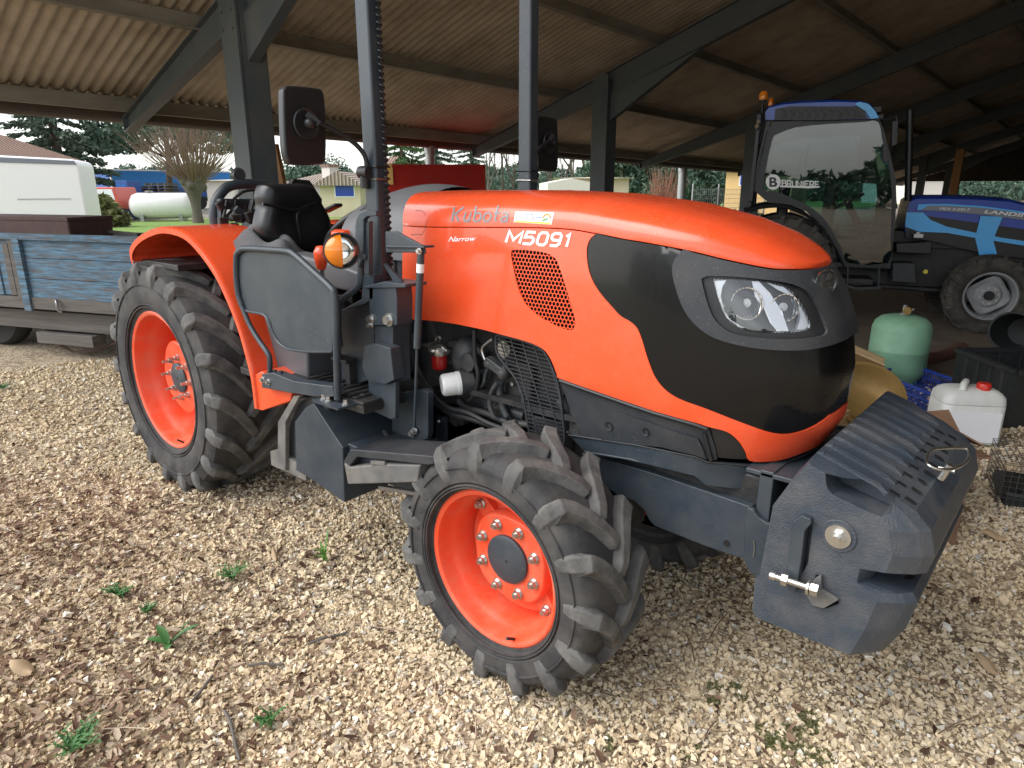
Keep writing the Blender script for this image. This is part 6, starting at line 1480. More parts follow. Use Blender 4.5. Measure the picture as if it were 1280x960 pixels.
b = MB(); b.lathe([(.001, .045), (.036, .045), (.040, .040), (.041, .0), (.001, 0)], (wC*.66, .09, hC*.97), (0, 0, 1), 28); b.build('canister_cap', 'red_plastic', CN, smooth=40)
# black crate with a bucket
k0, k1, k2 = G(1185, 500), G(1300, 560), G(1350, 505)
k2 = k0+Vector((.75, .42, 0)); k1 = k0+(Vector((.30, -.38, 0)))
BC = thing('storage_crate', 'large black plastic storage crate behind the white canister', 'crate', k0)
b = MB(); A_, B_, C__ = Vector((0, 0, 0)), Vector((.42, -.50, 0)), Vector((.62, .52, 0)); hk = .42
cs = [A_, B_, B_+C__, C__]; b2_ = [p*.97+Vector((.02, .01, 0)) for p in cs]
for a, e in zip(cs, cs[1:]+cs[:1]):
    nrm = Vector((-(e-a).y, (e-a).x, 0)).normalized()*.015
    b.prism([a, e, e+nrm, a+nrm], (0, 0, hk))
b.prism([p for p in cs], (0, 0, .01)); b.build('crate_wall', 'crate_black', BC, bevel=.003)
b = MB()
for a, e in zip(cs, cs[1:]+cs[:1]):
    b.beam(a+Vector((0, 0, hk-.02)), e+Vector((0, 0, hk-.02)), .05, .035)
    for t in (.2, .4, .6, .8): q = a+(e-a)*t; b.beam(q, q+Vector((0, 0, hk-.03)), .025, .03, up=(0, 1, 0))
b.build('crate_rim', 'crate_black', BC, bevel=.004)
bk_ = G(1262, 432, .42)
BK = thing('bucket', 'black bucket tipped on its side on top of the black storage crate', 'bucket', (bk_.x, bk_.y, .40))
b = MB(); b.lathe([(.001, .26), (.10, .26), (.115, .25), (.145, .0), (.155, .0), (.155, -.012), (.140, -.012), (.108, .24), (.001, .245)], (0, 0, .13), (.25, .95, -.12), 36); b.build('bucket_shell', 'crate_black', BK, smooth=40)
# rusty tray / cardboard under the ballast's far end and wire basket
t0, t1, t2, t3 = G(1085, 545), G(1225, 660), G(1262, 600), G(1130, 512)
CT = thing('crushed_box', 'crushed brown box wedged beside the ballast block', 'box', (3.22, 1.62, 0), .12)
rr = random.Random(3)
b = MB()
for i in range(10):
    b.box((rr.uniform(-.22, .12), rr.uniform(-.18, .3), rr.uniform(.28, .42)), (rr.uniform(.15, .3), rr.uniform(.15, .3), .008), m=Matrix.Rotation(rr.uniform(-.6, .6), 3, 'X')@Matrix.Rotation(rr.uniform(-.6, .6), 3, 'Y')@Matrix.Rotation(rr.uniform(0, 3), 3, 'Z'))
b.bb((-.25, -.2, 0), (.16, .35, .34)); b.build('box_panel', 'cardboard', CT)
dpn = P(1068, 530, 1, 1.5)
DP = thing('round_pan', 'dark round pan leaning between the wooden box and the brown box', 'pan', (2.78, 1.75, 0))
b = MB(); b.lathe([(.001, 0), (.13, 0), (.15, .02), (.155, .02), (.135, -.008), (.001, -.008)], (0, 0, .20), (.5, -.75, .35), 32); b.build('pan_dish', 'crate_black', DP, smooth=40)
w0 = G(1235, 640)
WBK = thing('wire_basket', 'dark wire mesh basket on the gravel right of the ballast block', 'basket', (w0.x+.05, w0.y+.1, 0), .25)
b = MB()
for k in range(13): b.tube([(-.02+.03*k, 0, 0), (-.02+.03*k, .0, .24)], .0016, 4); b.tube([(-.02+.03*k, 0, .24), (-.02+.03*k, .42, .24)], .0016, 4); b.tube([(-.02+.03*k, 0, .004), (-.02+.03*k, .42, .004)], .0016, 4)
for k in range(15): b.tube([(-.02, .03*k, .24), (.34, .03*k, .24)], .0016, 4); b.tube([(-.02, .03*k, 0), (-.02, .03*k, .24)], .0016, 4)
for z in range(9): b.tube([(-.02, 0, .03*z), (.34, 0, .03*z)], .0016, 4); b.tube([(-.02, 0, .03*z), (-.02, .42, .03*z)], .0016, 4)
b.build('basket_mesh', 'wire_dark', WBK)
b = MB(); b.bb((0, .03, .0), (.30, .38, .08)); b.build('basket_base', 'crate_black', WBK, bevel=.02)
# cloth beside the seat
CL = thing('folded_jacket', 'crumpled dark grey jacket lying beside the black tractor seat', 'jacket', tuple(P(318, 318, 1, -.37)))
def jk(u, v):
    x = -.22+.55*u; y = -.12+.24*v; z = .10*math.sin(PI*u)**.6*math.sin(PI*v)**.6+.03*math.sin(13*u+5*v)*math.sin(PI*v)+.02*math.sin(21*v-8*u)*math.sin(PI*u)
    return (x, y, z)
b = MB(); b.grid(jk, 30, 18); b.build('jacket_cloth', 'cloth_grey', CL, smooth=70, subsurf=1)

# =================================================================== WEEDS
mat('weed_green', (.05, .15, .035), .6); mat('grass_green', (.10, .24, .035), .55); mat('dry_leaf', (.42, .31, .19), .8, col2=(.3, .2, .11), nscale=12)
def blade(b, base, tip, w, droop=.0, n=6, cup=.3):
    base = Vector(base); tip = Vector(tip); d = tip-base; s_ = d.cross(Vector((0, 0, 1))).normalized(); V = []
    for i in range(n+1):
        t = i/n; p = base+d*t+Vector((0, 0, droop*math.sin(PI*t))); ww = w*(math.sin(PI*min(1, t*.85+.12)))*(1 if t < 1 else 0)
        V += [p-s_*ww, p-Vector((0, 0, ww*cup)), p+s_*ww]
    b.add(V, [(i*3+j, i*3+j+1, i*3+4+j, i*3+3+j) for i in range(n) for j in (0, 1)])
weeds = [((290, 725), 'rosette', 'feathery green weed standing alone on the gravel left of the front wheel', .075), ((148, 748), 'rosette', 'small flat green weed on the left gravel, above the broad leaved seedling', .06),
         ((212, 810), 'broad', 'broad leaved green seedling with upright leaves on the left gravel', .09), ((405, 705), 'grass', 'thin tuft of bright green grass between the two near wheels', .16),
         ((340, 905), 'rosette', 'low green weed near the bottom edge of the gravel', .055), ((90, 945), 'rosette', 'spreading green weed in the bottom left corner', .09), ((5, 488), 'rosette', 'dark green weed at the left edge below the blue trailer', .08), ((185, 770), 'rosette', 'tiny green sprout between the flat weed and the seedling', .035)]
for i, (p, kind_, lab, r) in enumerate(weeds):
    g_ = G(*p); T = thing('weed_plant', lab, 'weed', g_, group='weeds growing through the gravel'); rr = random.Random(i*7+1); b = MB()
    if kind_ == 'rosette':
        for k in range(16):
            a = rr.uniform(0, 6.28); L = r*rr.uniform(.5, 1.1); t_ = Vector((math.cos(a)*L, math.sin(a)*L, .02+rr.uniform(.0, .4)*r)); blade(b, (0, 0, .012), t_, .0035, .015)
            for q in range(5): f_ = (q+1)/6; c_ = t_*f_+Vector((0, 0, .02)); a2 = a+rr.choice((-1, 1))*.9; blade(b, c_, c_+Vector((math.cos(a2), math.sin(a2), .2))*L*.3, .004, .004, 4)
    elif kind_ == 'broad':
        for (dx, dy, dz_) in ((.075, .06, .10), (-.09, .0, .035), (.03, -.02, -.005), (-.07, -.05, .012), (.06, .09, .06)): blade(b, (0, 0, .015), (dx, dy, dz_+.02), .015, .012, 8)
    else:
        for k in range(11): a = rr.uniform(0, 6.28); L = rr.uniform(.3, 1)*r; blade(b, (rr.uniform(-.02, .02), rr.uniform(-.02, .02), .01), (math.cos(a)*L*.5-.03, math.sin(a)*L*.4, L*rr.uniform(.3, 1)), .004, .02, 6)
    b.build('leaf_cluster', 'grass_green' if kind_ == 'grass' else 'weed_green', T, smooth=60)
lv_ = [((30, 842), .055, .025, .3, 'large pale dry leaf at the left edge of the gravel'), ((345, 700), .05, .012, -.4, 'curled dry leaf left of the green grass tuft'), ((1075, 975), .05, .02, .8, None), ((1232, 838), .05, .02, -.7, 'brown dry leaf near the right edge of the gravel'), ((582, 880), .028, .02, .9, None), ((1240, 675), .05, .03, .1, 'orange brown leaf below the wire basket')]
for p, L_, w_, a, lab in lv_:
    if not lab: continue
    g_ = G(*p); b = MB(); b.grid(lambda u, v: ((u-.5)*2*L_, (v-.5)*2*w_*math.sin(PI*min(.97, max(.06, u)))**.6, .012+.018*math.cos((v-.5)*2.2)+.006*math.sin(u*6)), 12, 6)
    o = b.build('dry_leaf', 'dry_leaf', smooth=60); o.location = (g_.x, g_.y, .008); o.rotation_euler = (0.15, .1, a); tag(o, lab, 'leaf', 'single dry leaves on the gravel')
rr = random.Random(21)
for (x0, y0, x1, y1, lab) in ((265, 845, 240, 878, 'short grey stick below the broad leaved seedling'), (280, 888, 300, 950, 'thin curved twig near the bottom left of the gravel'), (385, 805, 435, 790, 'pale flat wood chip on the gravel left of the front wheel'), (310, 832, 355, 830, 'straight pale splinter on the gravel in the middle left')):
    a, c = G(x0, y0, .02), G(x1, y1, .02); b = MB(); m_ = (a+c)/2
    b.tube(smoothpath([a-m_, (a-m_)*.4+Vector((.006, .004, .008)), (c-m_)*.5, c-m_], 4), [.004+.002*k % .003 for k in range(13)], 7); o = b.build('stick', 'grey_wood', smooth=50); o.location = m_; tag(o, lab, 'stick', 'single sticks on the gravel')
# =================================================================== BACKGROUND
def base(px, D): return P(px, 233.5+1.598*FPX/D*1.0, 2, 0.0)
def hz(py, D): return 1.598+(233.5-py)/FPX*D
def quads_obj(name, C_, N_, U_, S_, m, parent=None, asp=1.8):
    n = len(C_); V = np.zeros((n, 4, 3)); W_ = np.cross(N_, U_); W_ /= np.linalg.norm(W_, axis=1)[:, None]+1e-9
    for i, (a, c) in enumerate(((-1, 0), (0, -.5), (1, 0), (0, .5))): V[:, i] = C_+U_*(a*S_*asp)[:, None]+W_*(c*S_)[:, None]*1.4
    me = bpy.data.meshes.new(name); me.vertices.add(n*4); me.vertices.foreach_set('co', V.reshape(-1)); me.loops.add(n*4); me.loops.foreach_set('vertex_index', np.arange(n*4, dtype=np.int32)); me.polygons.add(n); me.polygons.foreach_set('loop_start', np.arange(0, n*4, 4, dtype=np.int32)); me.update(calc_edges=True)
    at = me.attributes.new('tone', 'FLOAT', 'POINT'); at.data.foreach_set('value', np.repeat(RNG.uniform(0, 1, n), 4).astype(np.float32))
    me.materials.append(MATS[m]); o = bpy.data.objects.new(name, me); COL.objects.link(o)
    if parent: o.parent = parent
    return o
def unit(n): v = RNG.normal(size=(n, 3)); return v/np.linalg.norm(v, axis=1)[:, None]
def cloud(clumps, per, size, flat=1.0):
    C_ = []
    for (c, r) in clumps:
        n = int(per*r*r); d = unit(n)*(RNG.uniform(.35, 1, n)**.5)[:, None]*np.array([r, r, r*flat]); C_.append(np.array(c)+d)
    C_ = np.concatenate(C_); n = len(C_); return C_, unit(n), unit(n), size*RNG.uniform(.6, 1.4, n)
for nm, a, c in (('leaf_conifer', (.065, .105, .075), (.14, .185, .13)), ('leaf_green', (.035, .085, .025), (.10, .17, .05)), ('leaf_blue', (.05, .10, .07), (.12, .18, .12)), ('leaf_olive', (.12, .13, .05), (.25, .24, .11)), ('leaf_red', (.20, .09, .05), (.38, .20, .12))):  # conifer tones lightened to paint in distance haze
    attr_mat(nm, [(0, a), (1, c)], .7)
mat('bark_grey', (.085, .072, .058), .9, col2=(.14, .12, .095), nscale=3); mat('bark_brown', (.10, .075, .055), .9); mat('twig_pale', (.24, .165, .13), .9)
def trunk(b, base_, h, r, lean=(0, 0), n=9):
    L = [Vector(base_)+Vector((lean[0]*t, lean[1]*t, h*t)) for t in (0, .25, .5, .75, 1)]; b.tube(L, [r*1.3, r, r*.8, r*.6, r*.4], n)
def conifer(px, D, h, w, lab, m='leaf_conifer', group='evergreen trees beyond the yard', seed=0, narrow=1.0):
    g_ = base(px, D); T = thing('conifer_tree', lab, 'tree', g_, group=group); rr = random.Random(seed)
    b = MB(); trunk(b, (0, 0, 0), h*.97, .16*h/8); b.build('trunk', 'bark_brown', T, smooth=60)
    C_ = []; U_ = []
    k = 0; z = h*.14
    while z < h*.98:
        R_ = w*.5*(1-(z/h))**.75*(1 if z > h*.22 else .8)*narrow
        for q in range(7):
            a = rr.uniform(0, 6.28); L = R_*rr.uniform(.65, 1.15); nn = int(85*max(L, .3)); t = RNG.uniform(.1, 1, nn)
            C_.append(np.column_stack([np.cos(a)*L*t, np.sin(a)*L*t, z-.22*L*t+.0*t])+RNG.normal(0, .11, (nn, 3))*np.array([1, 1, .55])*max(.6, L*.5)); U_.append(np.tile([math.cos(a), math.sin(a), -.3], (nn, 1))+RNG.normal(0, .4, (nn, 3)))
        z += h*.047
    C_ = np.concatenate(C_); U_ = np.concatenate(U_); U_ /= np.linalg.norm(U_, axis=1)[:, None]
    quads_obj('crown', C_, unit(len(C_)), U_, RNG.uniform(.04, .085, len(C_))*h/9, m, T)
def leafy(px, D, h, w, lab, m='leaf_green', group='evergreen trees beyond the yard', seed=0, z0=.12, per=260):
    g_ = base(px, D); T = thing('leafy_tree', lab, 'tree', g_, group=group); rr = random.Random(seed)
    b = MB(); trunk(b, (0, 0, 0), h*.7, .15)
    cl = []
    for k in range(22):
        a = rr.uniform(0, 6.28); t = rr.uniform(z0, .9); R_ = w*.5*math.sin(PI*min(.92, t+.12))**.6*rr.uniform(.2, .95); r = w*rr.uniform(.10, .2); c = (math.cos(a)*R_, math.sin(a)*R_, h*t); cl.append((c, r))
        if k < 7: b.tube([(0, 0, h*.25), (c[0]*.5, c[1]*.5, h*.25+(c[2]-h*.25)*.6), c], [.07, .045, .015], 5)
    b.build('trunk', 'bark_brown', T, smooth=60)
    quads_obj('crown', *cloud(cl, per, .10*max(1, h/6)), m, T)
def bare(px, D, h, w, lab, group='bare winter trees beyond the yard', seed=0, m='bark_grey', levels=4, r0=.11, stem=.28):
    g_ = base(px, D); T = thing('bare_tree', lab, 'tree', g_, group=group); rr = random.Random(seed)
    tb_ = MB(); bb = MB()
    def grow(p, d, L, r, lv):
        n = 3; pts_ = [p]
        for i in range(n): d = (d+Vector((rr.gauss(0, .12), rr.gauss(0, .12), rr.gauss(.04, .08)))).normalized(); pts_.append(pts_[-1]+d*L/n)
        (tb_ if lv == levels else bb).tube(pts_, [r, r*.85, r*.7, r*.5], 6 if lv > 2 else 3, caps=False)
        if lv > 0:
            for k in range(rr.choice((3, 4)) if lv > 1 else 4):
                t = rr.uniform(.45, 1); i = min(int(t*n), n-1); q = pts_[i]+(pts_[i+1]-pts_[i])*(t*n-i)
                a = rr.uniform(0, 6.28); sp = rr.uniform(.3, .75)*w; nd = (d+Vector((math.cos(a)*sp, math.sin(a)*sp, .25))).normalized(); grow(q, nd, L*rr.uniform(.6, .85), r*.5, lv-1)
    grow(Vector((0, 0, 0)), Vector((0, 0, 1)), h*stem*1.4, r0, levels)
    tb_.build('trunk', m, T, smooth=60); bb.build('branches', m, T, smooth=60)
# --- left
conifer(86, 38, 12.5, 7.6, 'tall dark cedar with drooping limbs rising behind the white van', seed=1)
g_ = base(214, 44)
T = thing('umbrella_pine', 'broad crowned pine behind the bare pollarded tree', 'tree', g_); b = MB(); trunk(b, (0, 0, 0), 5.2, .22, (.5, .2)); cl = []; rr = random.Random(5)
for k in range(30):
    a = rr.uniform(0, 6.28); R_ = 4.6*rr.uniform(.1, 1)**.6; c = (math.cos(a)*R_+.3, math.sin(a)*R_, 5.2+rr.uniform(-.6, 1.6)-.03*R_*R_); cl.append((c, rr.uniform(.7, 1.3)))
    if k < 12: b.tube([(.3, .1, 3.4), (c[0]*.5, c[1]*.5, 4.4), c], [.09, .05, .02], 5)
b.build('trunk', 'bark_brown', T, smooth=60); quads_obj('crown', *cloud(cl, 190, .13, .6), 'leaf_blue', T)
# pollard
g_ = base(248, 30); T = thing('pollarded_tree', 'leafless pollarded tree with a knobbly trunk and a fan of shoots on the grass', 'tree', g_)
b = MB(); rr = random.Random(2); b.tube([(0, 0, 0), (0, 0, .5), (-.04, 0, .95), (-.05, 0, 1.3), (-.02, 0, 1.75), (0, 0, 2.1)], [.26, .20, .22, .32, .55, .38], 14)
for k in range(8): a = k*.8; b.ell((math.cos(a)*.42, math.sin(a)*.42, 1.75+rr.uniform(-.2, .2)), .2, 8, 5)
b.build('trunk', 'bark_grey', T, smooth=60)
b = MB()
for k in range(210):
    a = rr.uniform(0, 6.28); t = rr.uniform(.1, 1.12); q = Vector((math.cos(a)*.4, math.sin(a)*.4, 1.85+rr.uniform(-.15, .2))); d = Vector((math.cos(a)*math.sin(t), math.sin(a)*math.sin(t), math.cos(t)*.9+.1)); L = rr.uniform(1.9, 3.1); e = d+Vector((rr.gauss(0, .08), rr.gauss(0, .08), .22))
    m_ = q+d*L*.5; z_ = m_+e.normalized()*L*.55; b.tube([q, m_, z_], [.022, .014, .005], 3, caps=False)
    for s_ in range(2): f = rr.uniform(.3, .9); p_ = q+(z_-q)*f; b.tube([p_, p_+(e+Vector((rr.gauss(0, .4), rr.gauss(0, .4), .1))).normalized()*L*.35], [.008, .003], 3, caps=False)
b.build('shoots', 'twig_pale', T, smooth=0)
# white van
a_, e_ = PD(-130, 240, 13.2), PD(112, 240, 14.4)
VF = Frame((a_.x, a_.y, 0), math.atan2(e_.y-a_.y, e_.x-a_.x))
VN = thing('white_van', 'tall white panel van parked at the far left behind the blue trailer', 'van', VF.o, VF.rz)
pf = VF.Y(None, [(-130, 190), (0, 194), (92, 199), (98, 204), (113, 290), (113, 318), (-130, 322)], 0)
zb_ = .35
prof = [(p.x, max(p.z, zb_)) for p in pf]; b = MB(); b.prism([(x, 0, z) for x, z in prof], (0, 1.9, 0)); b.build('body', mat('van_white', (.90, .90, .90), .35), VN, bevel=.06)
b = MB(); q = VF.Y(None, [(-130, 193), (0, 196.5), (92, 201), (96, 206), (0, 203), (-130, 201)], -.012); b.prism([(p.x, -.012, p.z) for p in q], (0, .02, 0)); b.build('roof_rail', 'stripe_grey', VN)
for x in (prof[4][0]-.7, prof[4][0]-3.2):
    b = MB(); b.lathe([(.001, -.10), (.20, -.10), (.22, -.11), (.32, -.11), (.35, -.05), (.35, .08)], (0, 0, 0), (0, 1, 0), 28); o = b.build('wheel', 'tarmac_rubber', VN, smooth=40); o.location = (x, .08, .35)
b = MB(); b.bb((prof[4][0]-1.2, -.012, 1.35), (prof[4][0]-.25, .0, 1.36)); b.bb((prof[4][0]-2.6, -.010, .5), (prof[4][0]-2.59, .0, 2.1)); b.build('door_seam', 'stripe_grey', VN)
def hip_house(nm, lab, px0, px1, D, zeave, zridge, wallm, roofm, depth=7, group=None, gable=False, wins=(), D1=None):
    a = base(px0, D); c = base(px1, D1 or D); F_ = Frame((a.x, a.y, 0), math.atan2(c.y-a.y, c.x-a.x)); L = (c-a).length
    T = thing(nm, lab, 'house', F_.o, F_.rz, group)
    b = MB(); b.bb((0, 0, 0), (L, depth, zeave)); b.build('wall', wallm, T)
    o_ = .35
    if gable: V = [(-o_, -o_, zeave), (L+o_, -o_, zeave), (L+o_, depth+o_, zeave), (-o_, depth+o_, zeave), (L/2, -o_, zridge), (L/2, depth+o_, zridge)]; Fc = [(0, 4, 5, 3), (1, 2, 5, 4), (0, 1, 4), (3, 5, 2), (0, 3, 2, 1)]
    else: i_ = min(L/2, depth/2); V = [(-o_, -o_, zeave), (L+o_, -o_, zeave), (L+o_, depth+o_, zeave), (-o_, depth+o_, zeave), (i_, depth/2, zridge), (L-i_, depth/2, zridge)]; Fc = [(0, 1, 5, 4), (1, 2, 5), (2, 3, 4, 5), (3, 0, 4), (0, 3, 2, 1)]
    b = MB(); b.add(V, Fc); b.build('roof', roofm, T, smooth=0)
    for (x, z, w_, h_) in wins: 
        b = MB(); b.bb((L*x-w_/2-.06, -.03, z-.06), (L*x+w_/2+.06, 0, z+h_+.06)); wn = b.build('window', 'white_paint', T)
        b = MB(); b.bb((L*x-w_/2, -.04, z), (L*x+w_/2, -.031, z+h_)); b.build('pane', 'deep_blue_paint', wn)
    return T, L
def tilemat(name, c1, c2):
    m = mat(name, c1, .85, col2=c2, nscale=2); N, L = nodes_of(m); B = N['Principled BSDF']; tc = N.new('ShaderNodeTexCoord'); w_ = N.new('ShaderNodeTexWave'); w_.inputs['Scale'].default_value = 1.6; L.new(tc.outputs['Object'], w_.inputs[0]); bp = N.new('ShaderNodeBump'); bp.inputs['Distance'].default_value = .15; L.new(w_.outputs[0], bp.inputs['Height']); L.new(bp.outputs[0], B.inputs['Normal'])
    mx = N.new('ShaderNodeMix'); mx.data_type = 'RGBA'; src = B.inputs['Base Color'].links[0].from_socket; L.new(w_.outputs[0], mx.inputs[0]); mx.inputs[6].default_value = (c2[0]*.5, c2[1]*.45, c2[2]*.45, 1); L.new(src, mx.inputs[7]); L.new(mx.outputs[2], B.inputs['Base Color'])
tilemat('roof_tiles', (.42, .25, .18), (.50, .34, .26)); tilemat('pale_tiles', (.50, .40, .32), (.58, .50, .42))
mat('cream_render', (.62, .55, .40), .85, col2=(.55, .47, .33), nscale=2); mat('white_render', (.66, .62, .56), .85); mat('ochre_render', (.66, .46, .20), .85); mat('pink_render', (.50, .28, .24), .85)
hip_house('tiled_house', 'house with a brown tiled hip roof behind the white van', -190, 104, 25, hz(197, 29), hz(146, 31), 'white_render', 'roof_tiles', 7, D1=34)
# red lorry cab
a = base(107, 31); c = base(152, 31); F_ = Frame((a.x, a.y, 0), math.atan2(c.y-a.y, c.x-a.x)); L = (c-a).length
T = thing('red_truck', 'small red truck facing the yard in front of the cedar', 'truck', F_.o, F_.rz); zt_ = hz(234, 31)
b = MB(); b.prism([(0, 0, .55), (L, 0, .55), (L, 0, zt_*.62), (L*.93, 0, zt_), (L*.05, 0, zt_), (0, 0, zt_*.62)], (0, 1.9, 0)); b.build('cab', 'red_truck_paint' if 'red_truck_paint' in MATS else mat('red_truck_paint', (.60, .10, .07), .4), T, bevel=.05)
b = MB(); b.prism([(L*.18, -.02, zt_*.64), (L*.92, -.02, zt_*.64), (L*.87, -.02, zt_*.94), (L*.20, -.02, zt_*.94)], (0, .02, 0)); b.build('windscreen', 'paper_white', T)
b = MB(); b.bb((0, -.08, .35), (L, .05, .60)); b.build('bumper', 'steel', T, bevel=.02)
for x in (.14, .86):
    b = MB(); b.cyl((L*x, -.03, .75), (L*x, 0, .75), .10, 14); b.build('headlight', 'chrome', T)
    b = MB(); b.cyl((L*x, .15, .36), (L*x, .40, .36), .36, 20); b.build('wheel', 'tarmac_rubber', T)
b = MB(); b.bb((0, 1.9, .6), (L, 4.5, 1.1)); b.build('load_bed', 'red_truck_paint', T)
# blue curtain side lorry
mat('tarp_blue', (.02, .22, .62), .5); mat('tarp_dark', (.03, .10, .32), .6)
a = base(146, 44); c = base(292, 50); F_ = Frame((a.x, a.y, 0), math.atan2(c.y-a.y, c.x-a.x)); L = (c-a).length
T = thing('curtain_lorry', 'blue curtain sided lorry trailer standing behind the pollarded tree', 'lorry', F_.o, F_.rz); zt_ = hz(212, 44)
b = MB(); b.bb((0, 0, 1.1), (L, 2.5, zt_)); b.build('curtain_side', 'tarp_blue', T, bevel=.03)
b = MB(); b.bb((-.03, -.03, .9), (L, .0, 1.55)); b.build('side_skirt', 'tarp_dark', T); b = MB(); b.bb((-.05, 0, 1.0), (-.01, 2.5, zt_-.05)); b.build('rear_door', 'tarp_dark', T)
b = MB(); b.bb((-.08, -.05, .9), (.02, .06, zt_)); b.bb((0, -.05, zt_-.08), (L, 0, zt_+.02)); b.build('frame_edge', 'paper_white', T)
for x in (1.2, 2.5, 3.8, L-2.5):
    b = MB(); b.cyl((x, .05, .5), (x, .35, .5), .5, 20); b.build('wheel', 'tarmac_rubber', T)
# container and pallets, white tank
a = base(151, 34); T = thing('blue_container', 'narrow dull blue metal container between the red truck and the white tank', 'container', a, .4); b = MB(); b.bb((0, 0, 0), (.75, .9, hz(226, 34))); b.build('container_body', 'tarp_dark', T, bevel=.02)
b = MB(); [b.bb((.1+.14*k, -.012, .1), (.16+.14*k, .0, hz(228, 34)-.1)) for k in range(4)]; b.build('container_rib', 'tarp_blue', T)
for k, (px0, w_, lab) in enumerate(((165, 1.7, 'left stack of grey brown pallets on the low wall behind the white tank'), (186, 1.6, 'right stack of grey brown pallets on the low wall behind the white tank'))):
    a = base(px0, 35); T = thing('pallet_stack', lab, 'pallets', a, .45, 'pallet stacks behind the tank'); z_ = hz(247, 35)
    b = MB(); b.bb((0, 0, 0), (w_, 1, z_)); b.build('plinth', 'grey_wood', T)
    for q in range(5 if k else 4): b = MB(); [b.bb((.02*(q % 2), .0, z_+.15*q+.02), (w_-.06, 1, z_+.15*q+.045)) for _ in (0,)]; [b.bb((w_*j/4-.04+.05, 0, z_+.15*q+.045), (w_*j/4+.04+.05, 1, z_+.15*q+.14)) for j in range(4)]; b.build('pallet', 'bark_grey', T)
a = base(163, 31); c = base(240, 31.5); d = (c-a).normalized(); T = thing('white_tank', 'long white rounded tank lying on the grass left of the pollarded tree', 'tank', a, math.atan2(d.y, d.x)); L = (c-a).length; R_ = .60
b = MB(); b.lathe([(.001, -.1), (R_*.5, -.06), (R_*.85, .08), (R_, .3), (R_, L-.3), (R_*.85, L-.08), (R_*.5, L+.06), (.001, L+.1)], (0, .6, R_+.12), (1, 0, 0), 32); b.build('tank_shell', 'white_paint', T, smooth=50)
for x in (.5, L-.5): b = MB(); b.bb((x-.08, .1, 0), (x+.08, 1.1, .3)); b.build('tank_foot', 'steel', T)
b = MB(); b.cyl((L*.3, .6, 1.25), (L*.3, .6, 1.42), .18, 16); b.build('tank_hatch', 'steel', T)
a = base(262, 40); c = base(300, 42); hip_house('white_shed', 'small white flat roofed shed right of the pollarded tree', 262, 296, 40, hz(226, 40), hz(224, 40), 'white_render', 'white_render', 3)
leafy(138, 27, 1.15, 1.5, 'low bush in front of the red truck', 'leaf_olive', 'low bushes in the yard', 3, .05, 900)
# --- middle
hip_house('cream_house', 'cream gabled house seen between the seat and the near roll bar post', 402, 452, 36, hz(232, 36), hz(214, 36), 'cream_render', 'pale_tiles', 9, gable=True, wins=((.62, 1.1, 1.0, .8),))
hip_house('long_house', 'long pale house behind the cream gabled one, with a chimney', 346, 430, 48, hz(232, 48), hz(216, 48), 'white_render', 'pale_tiles', 7)
a = base(416, 50); T = thing('chimney_stack', 'small white chimney above the long pale house', 'chimney', a); b = MB(); b.bb((-.5, -.4, 0), (.5, .4, hz(209, 50))); b.build('stack', 'white_render', T); b = MB(); b.bb((-.6, -.5, hz(209, 50)), (.6, .5, hz(208, 50)+.1)); b.build('cap', 'roof_tiles', T)
leafy(388, 80, hz(196, 80), 11, 'rounded green tree on the skyline behind the long pale house', 'leaf_blue', seed=8, per=160)
hip_house('pink_house', 'pinkish house with a tiled roof behind the red tipping trailer', 470, 512, 52, hz(208, 52), hz(190, 52), 'pink_render', 'roof_tiles', 8)
# red tipper
mat('tipper_red', (.40, .014, .007), .62, dirt=(.3, .04, .02), dirtamt=.3, dscale=3, spec=.25); mat('tipper_yellow', (.75, .45, .12), .5)
a = base(491, 12.0); c = base(606, 12.1); F_ = Frame((a.x, a.y, 0), math.atan2(c.y-a.y, c.x-a.x)); L = (c-a).length; zt_ = hz(206.5, 11.6)
T = thing('tipping_trailer', 'red steel tipping trailer standing behind the orange bonnet', 'trailer', F_.o, F_.rz)
b = MB(); b.bb((0, 0, .9), (L, .05, zt_)); b.bb((0, 1.6, .9), (L, 1.65, zt_)); b.bb((L-.05, .05, .9), (L, 1.6, zt_)); b.bb((0, .05, .9), (L, 1.6, .94)); b.build('body', 'tipper_red', T, bevel=.006)
b = MB(); b.bb((.08, -.015, zt_-.28), (L-.02, .0, zt_-.25)); b.bb((.08, -.02, zt_-.04), (L+.02, .03, zt_+.01)); b.bb((L-.01, -.02, .9), (L+.03, .03, zt_)); b.build('side_rib', 'tipper_red', T)
b = MB(); b.bb((-.012, -.02, zt_-.33), (.09, .04, zt_+.02)); b.build('corner_post', 'tipper_yellow', T)
b = MB(); b.bb((.1, .5, .55), (L-.1, 1.1, .88)); b.build('chassis', 'dark_engine', T)
for y in (.1, 1.4):
    b = MB(); b.lathe([(.001, -.1), (.2, -.1), (.36, -.1), (.38, 0), (.36, .1), (.001, .1)], (L*.5, y+.1, .38), (0, 1, 0), 24); b.build('wheel', 'tarmac_rubber', T, smooth=40)
for k, (px, D, h, w, m, lab) in enumerate(((505, 42, 7.2, 5.5, 'leaf_green', 'bushy cedar above the left end of the red tipping trailer'), (548, 46, 7.6, 5.5, 'leaf_conifer', 'dark cedar above the middle of the red tipping trailer'), (590, 50, 7.0, 5.0, 'leaf_blue', 'greyish cedar right of the red tipping trailer'))): conifer(px, D, h, w, lab, m, seed=20+k)
for k, px in enumerate((612, 628, 642, 655, 690, 703, 716, 728, 741, 775)):
    bare(px, 44+3*(k % 3), 6.4+.5*(k % 4), .8, 'leafless grey tree in the row seen between the far roll bar post and the column', seed=40+k, levels=4, r0=.12, stem=.30)
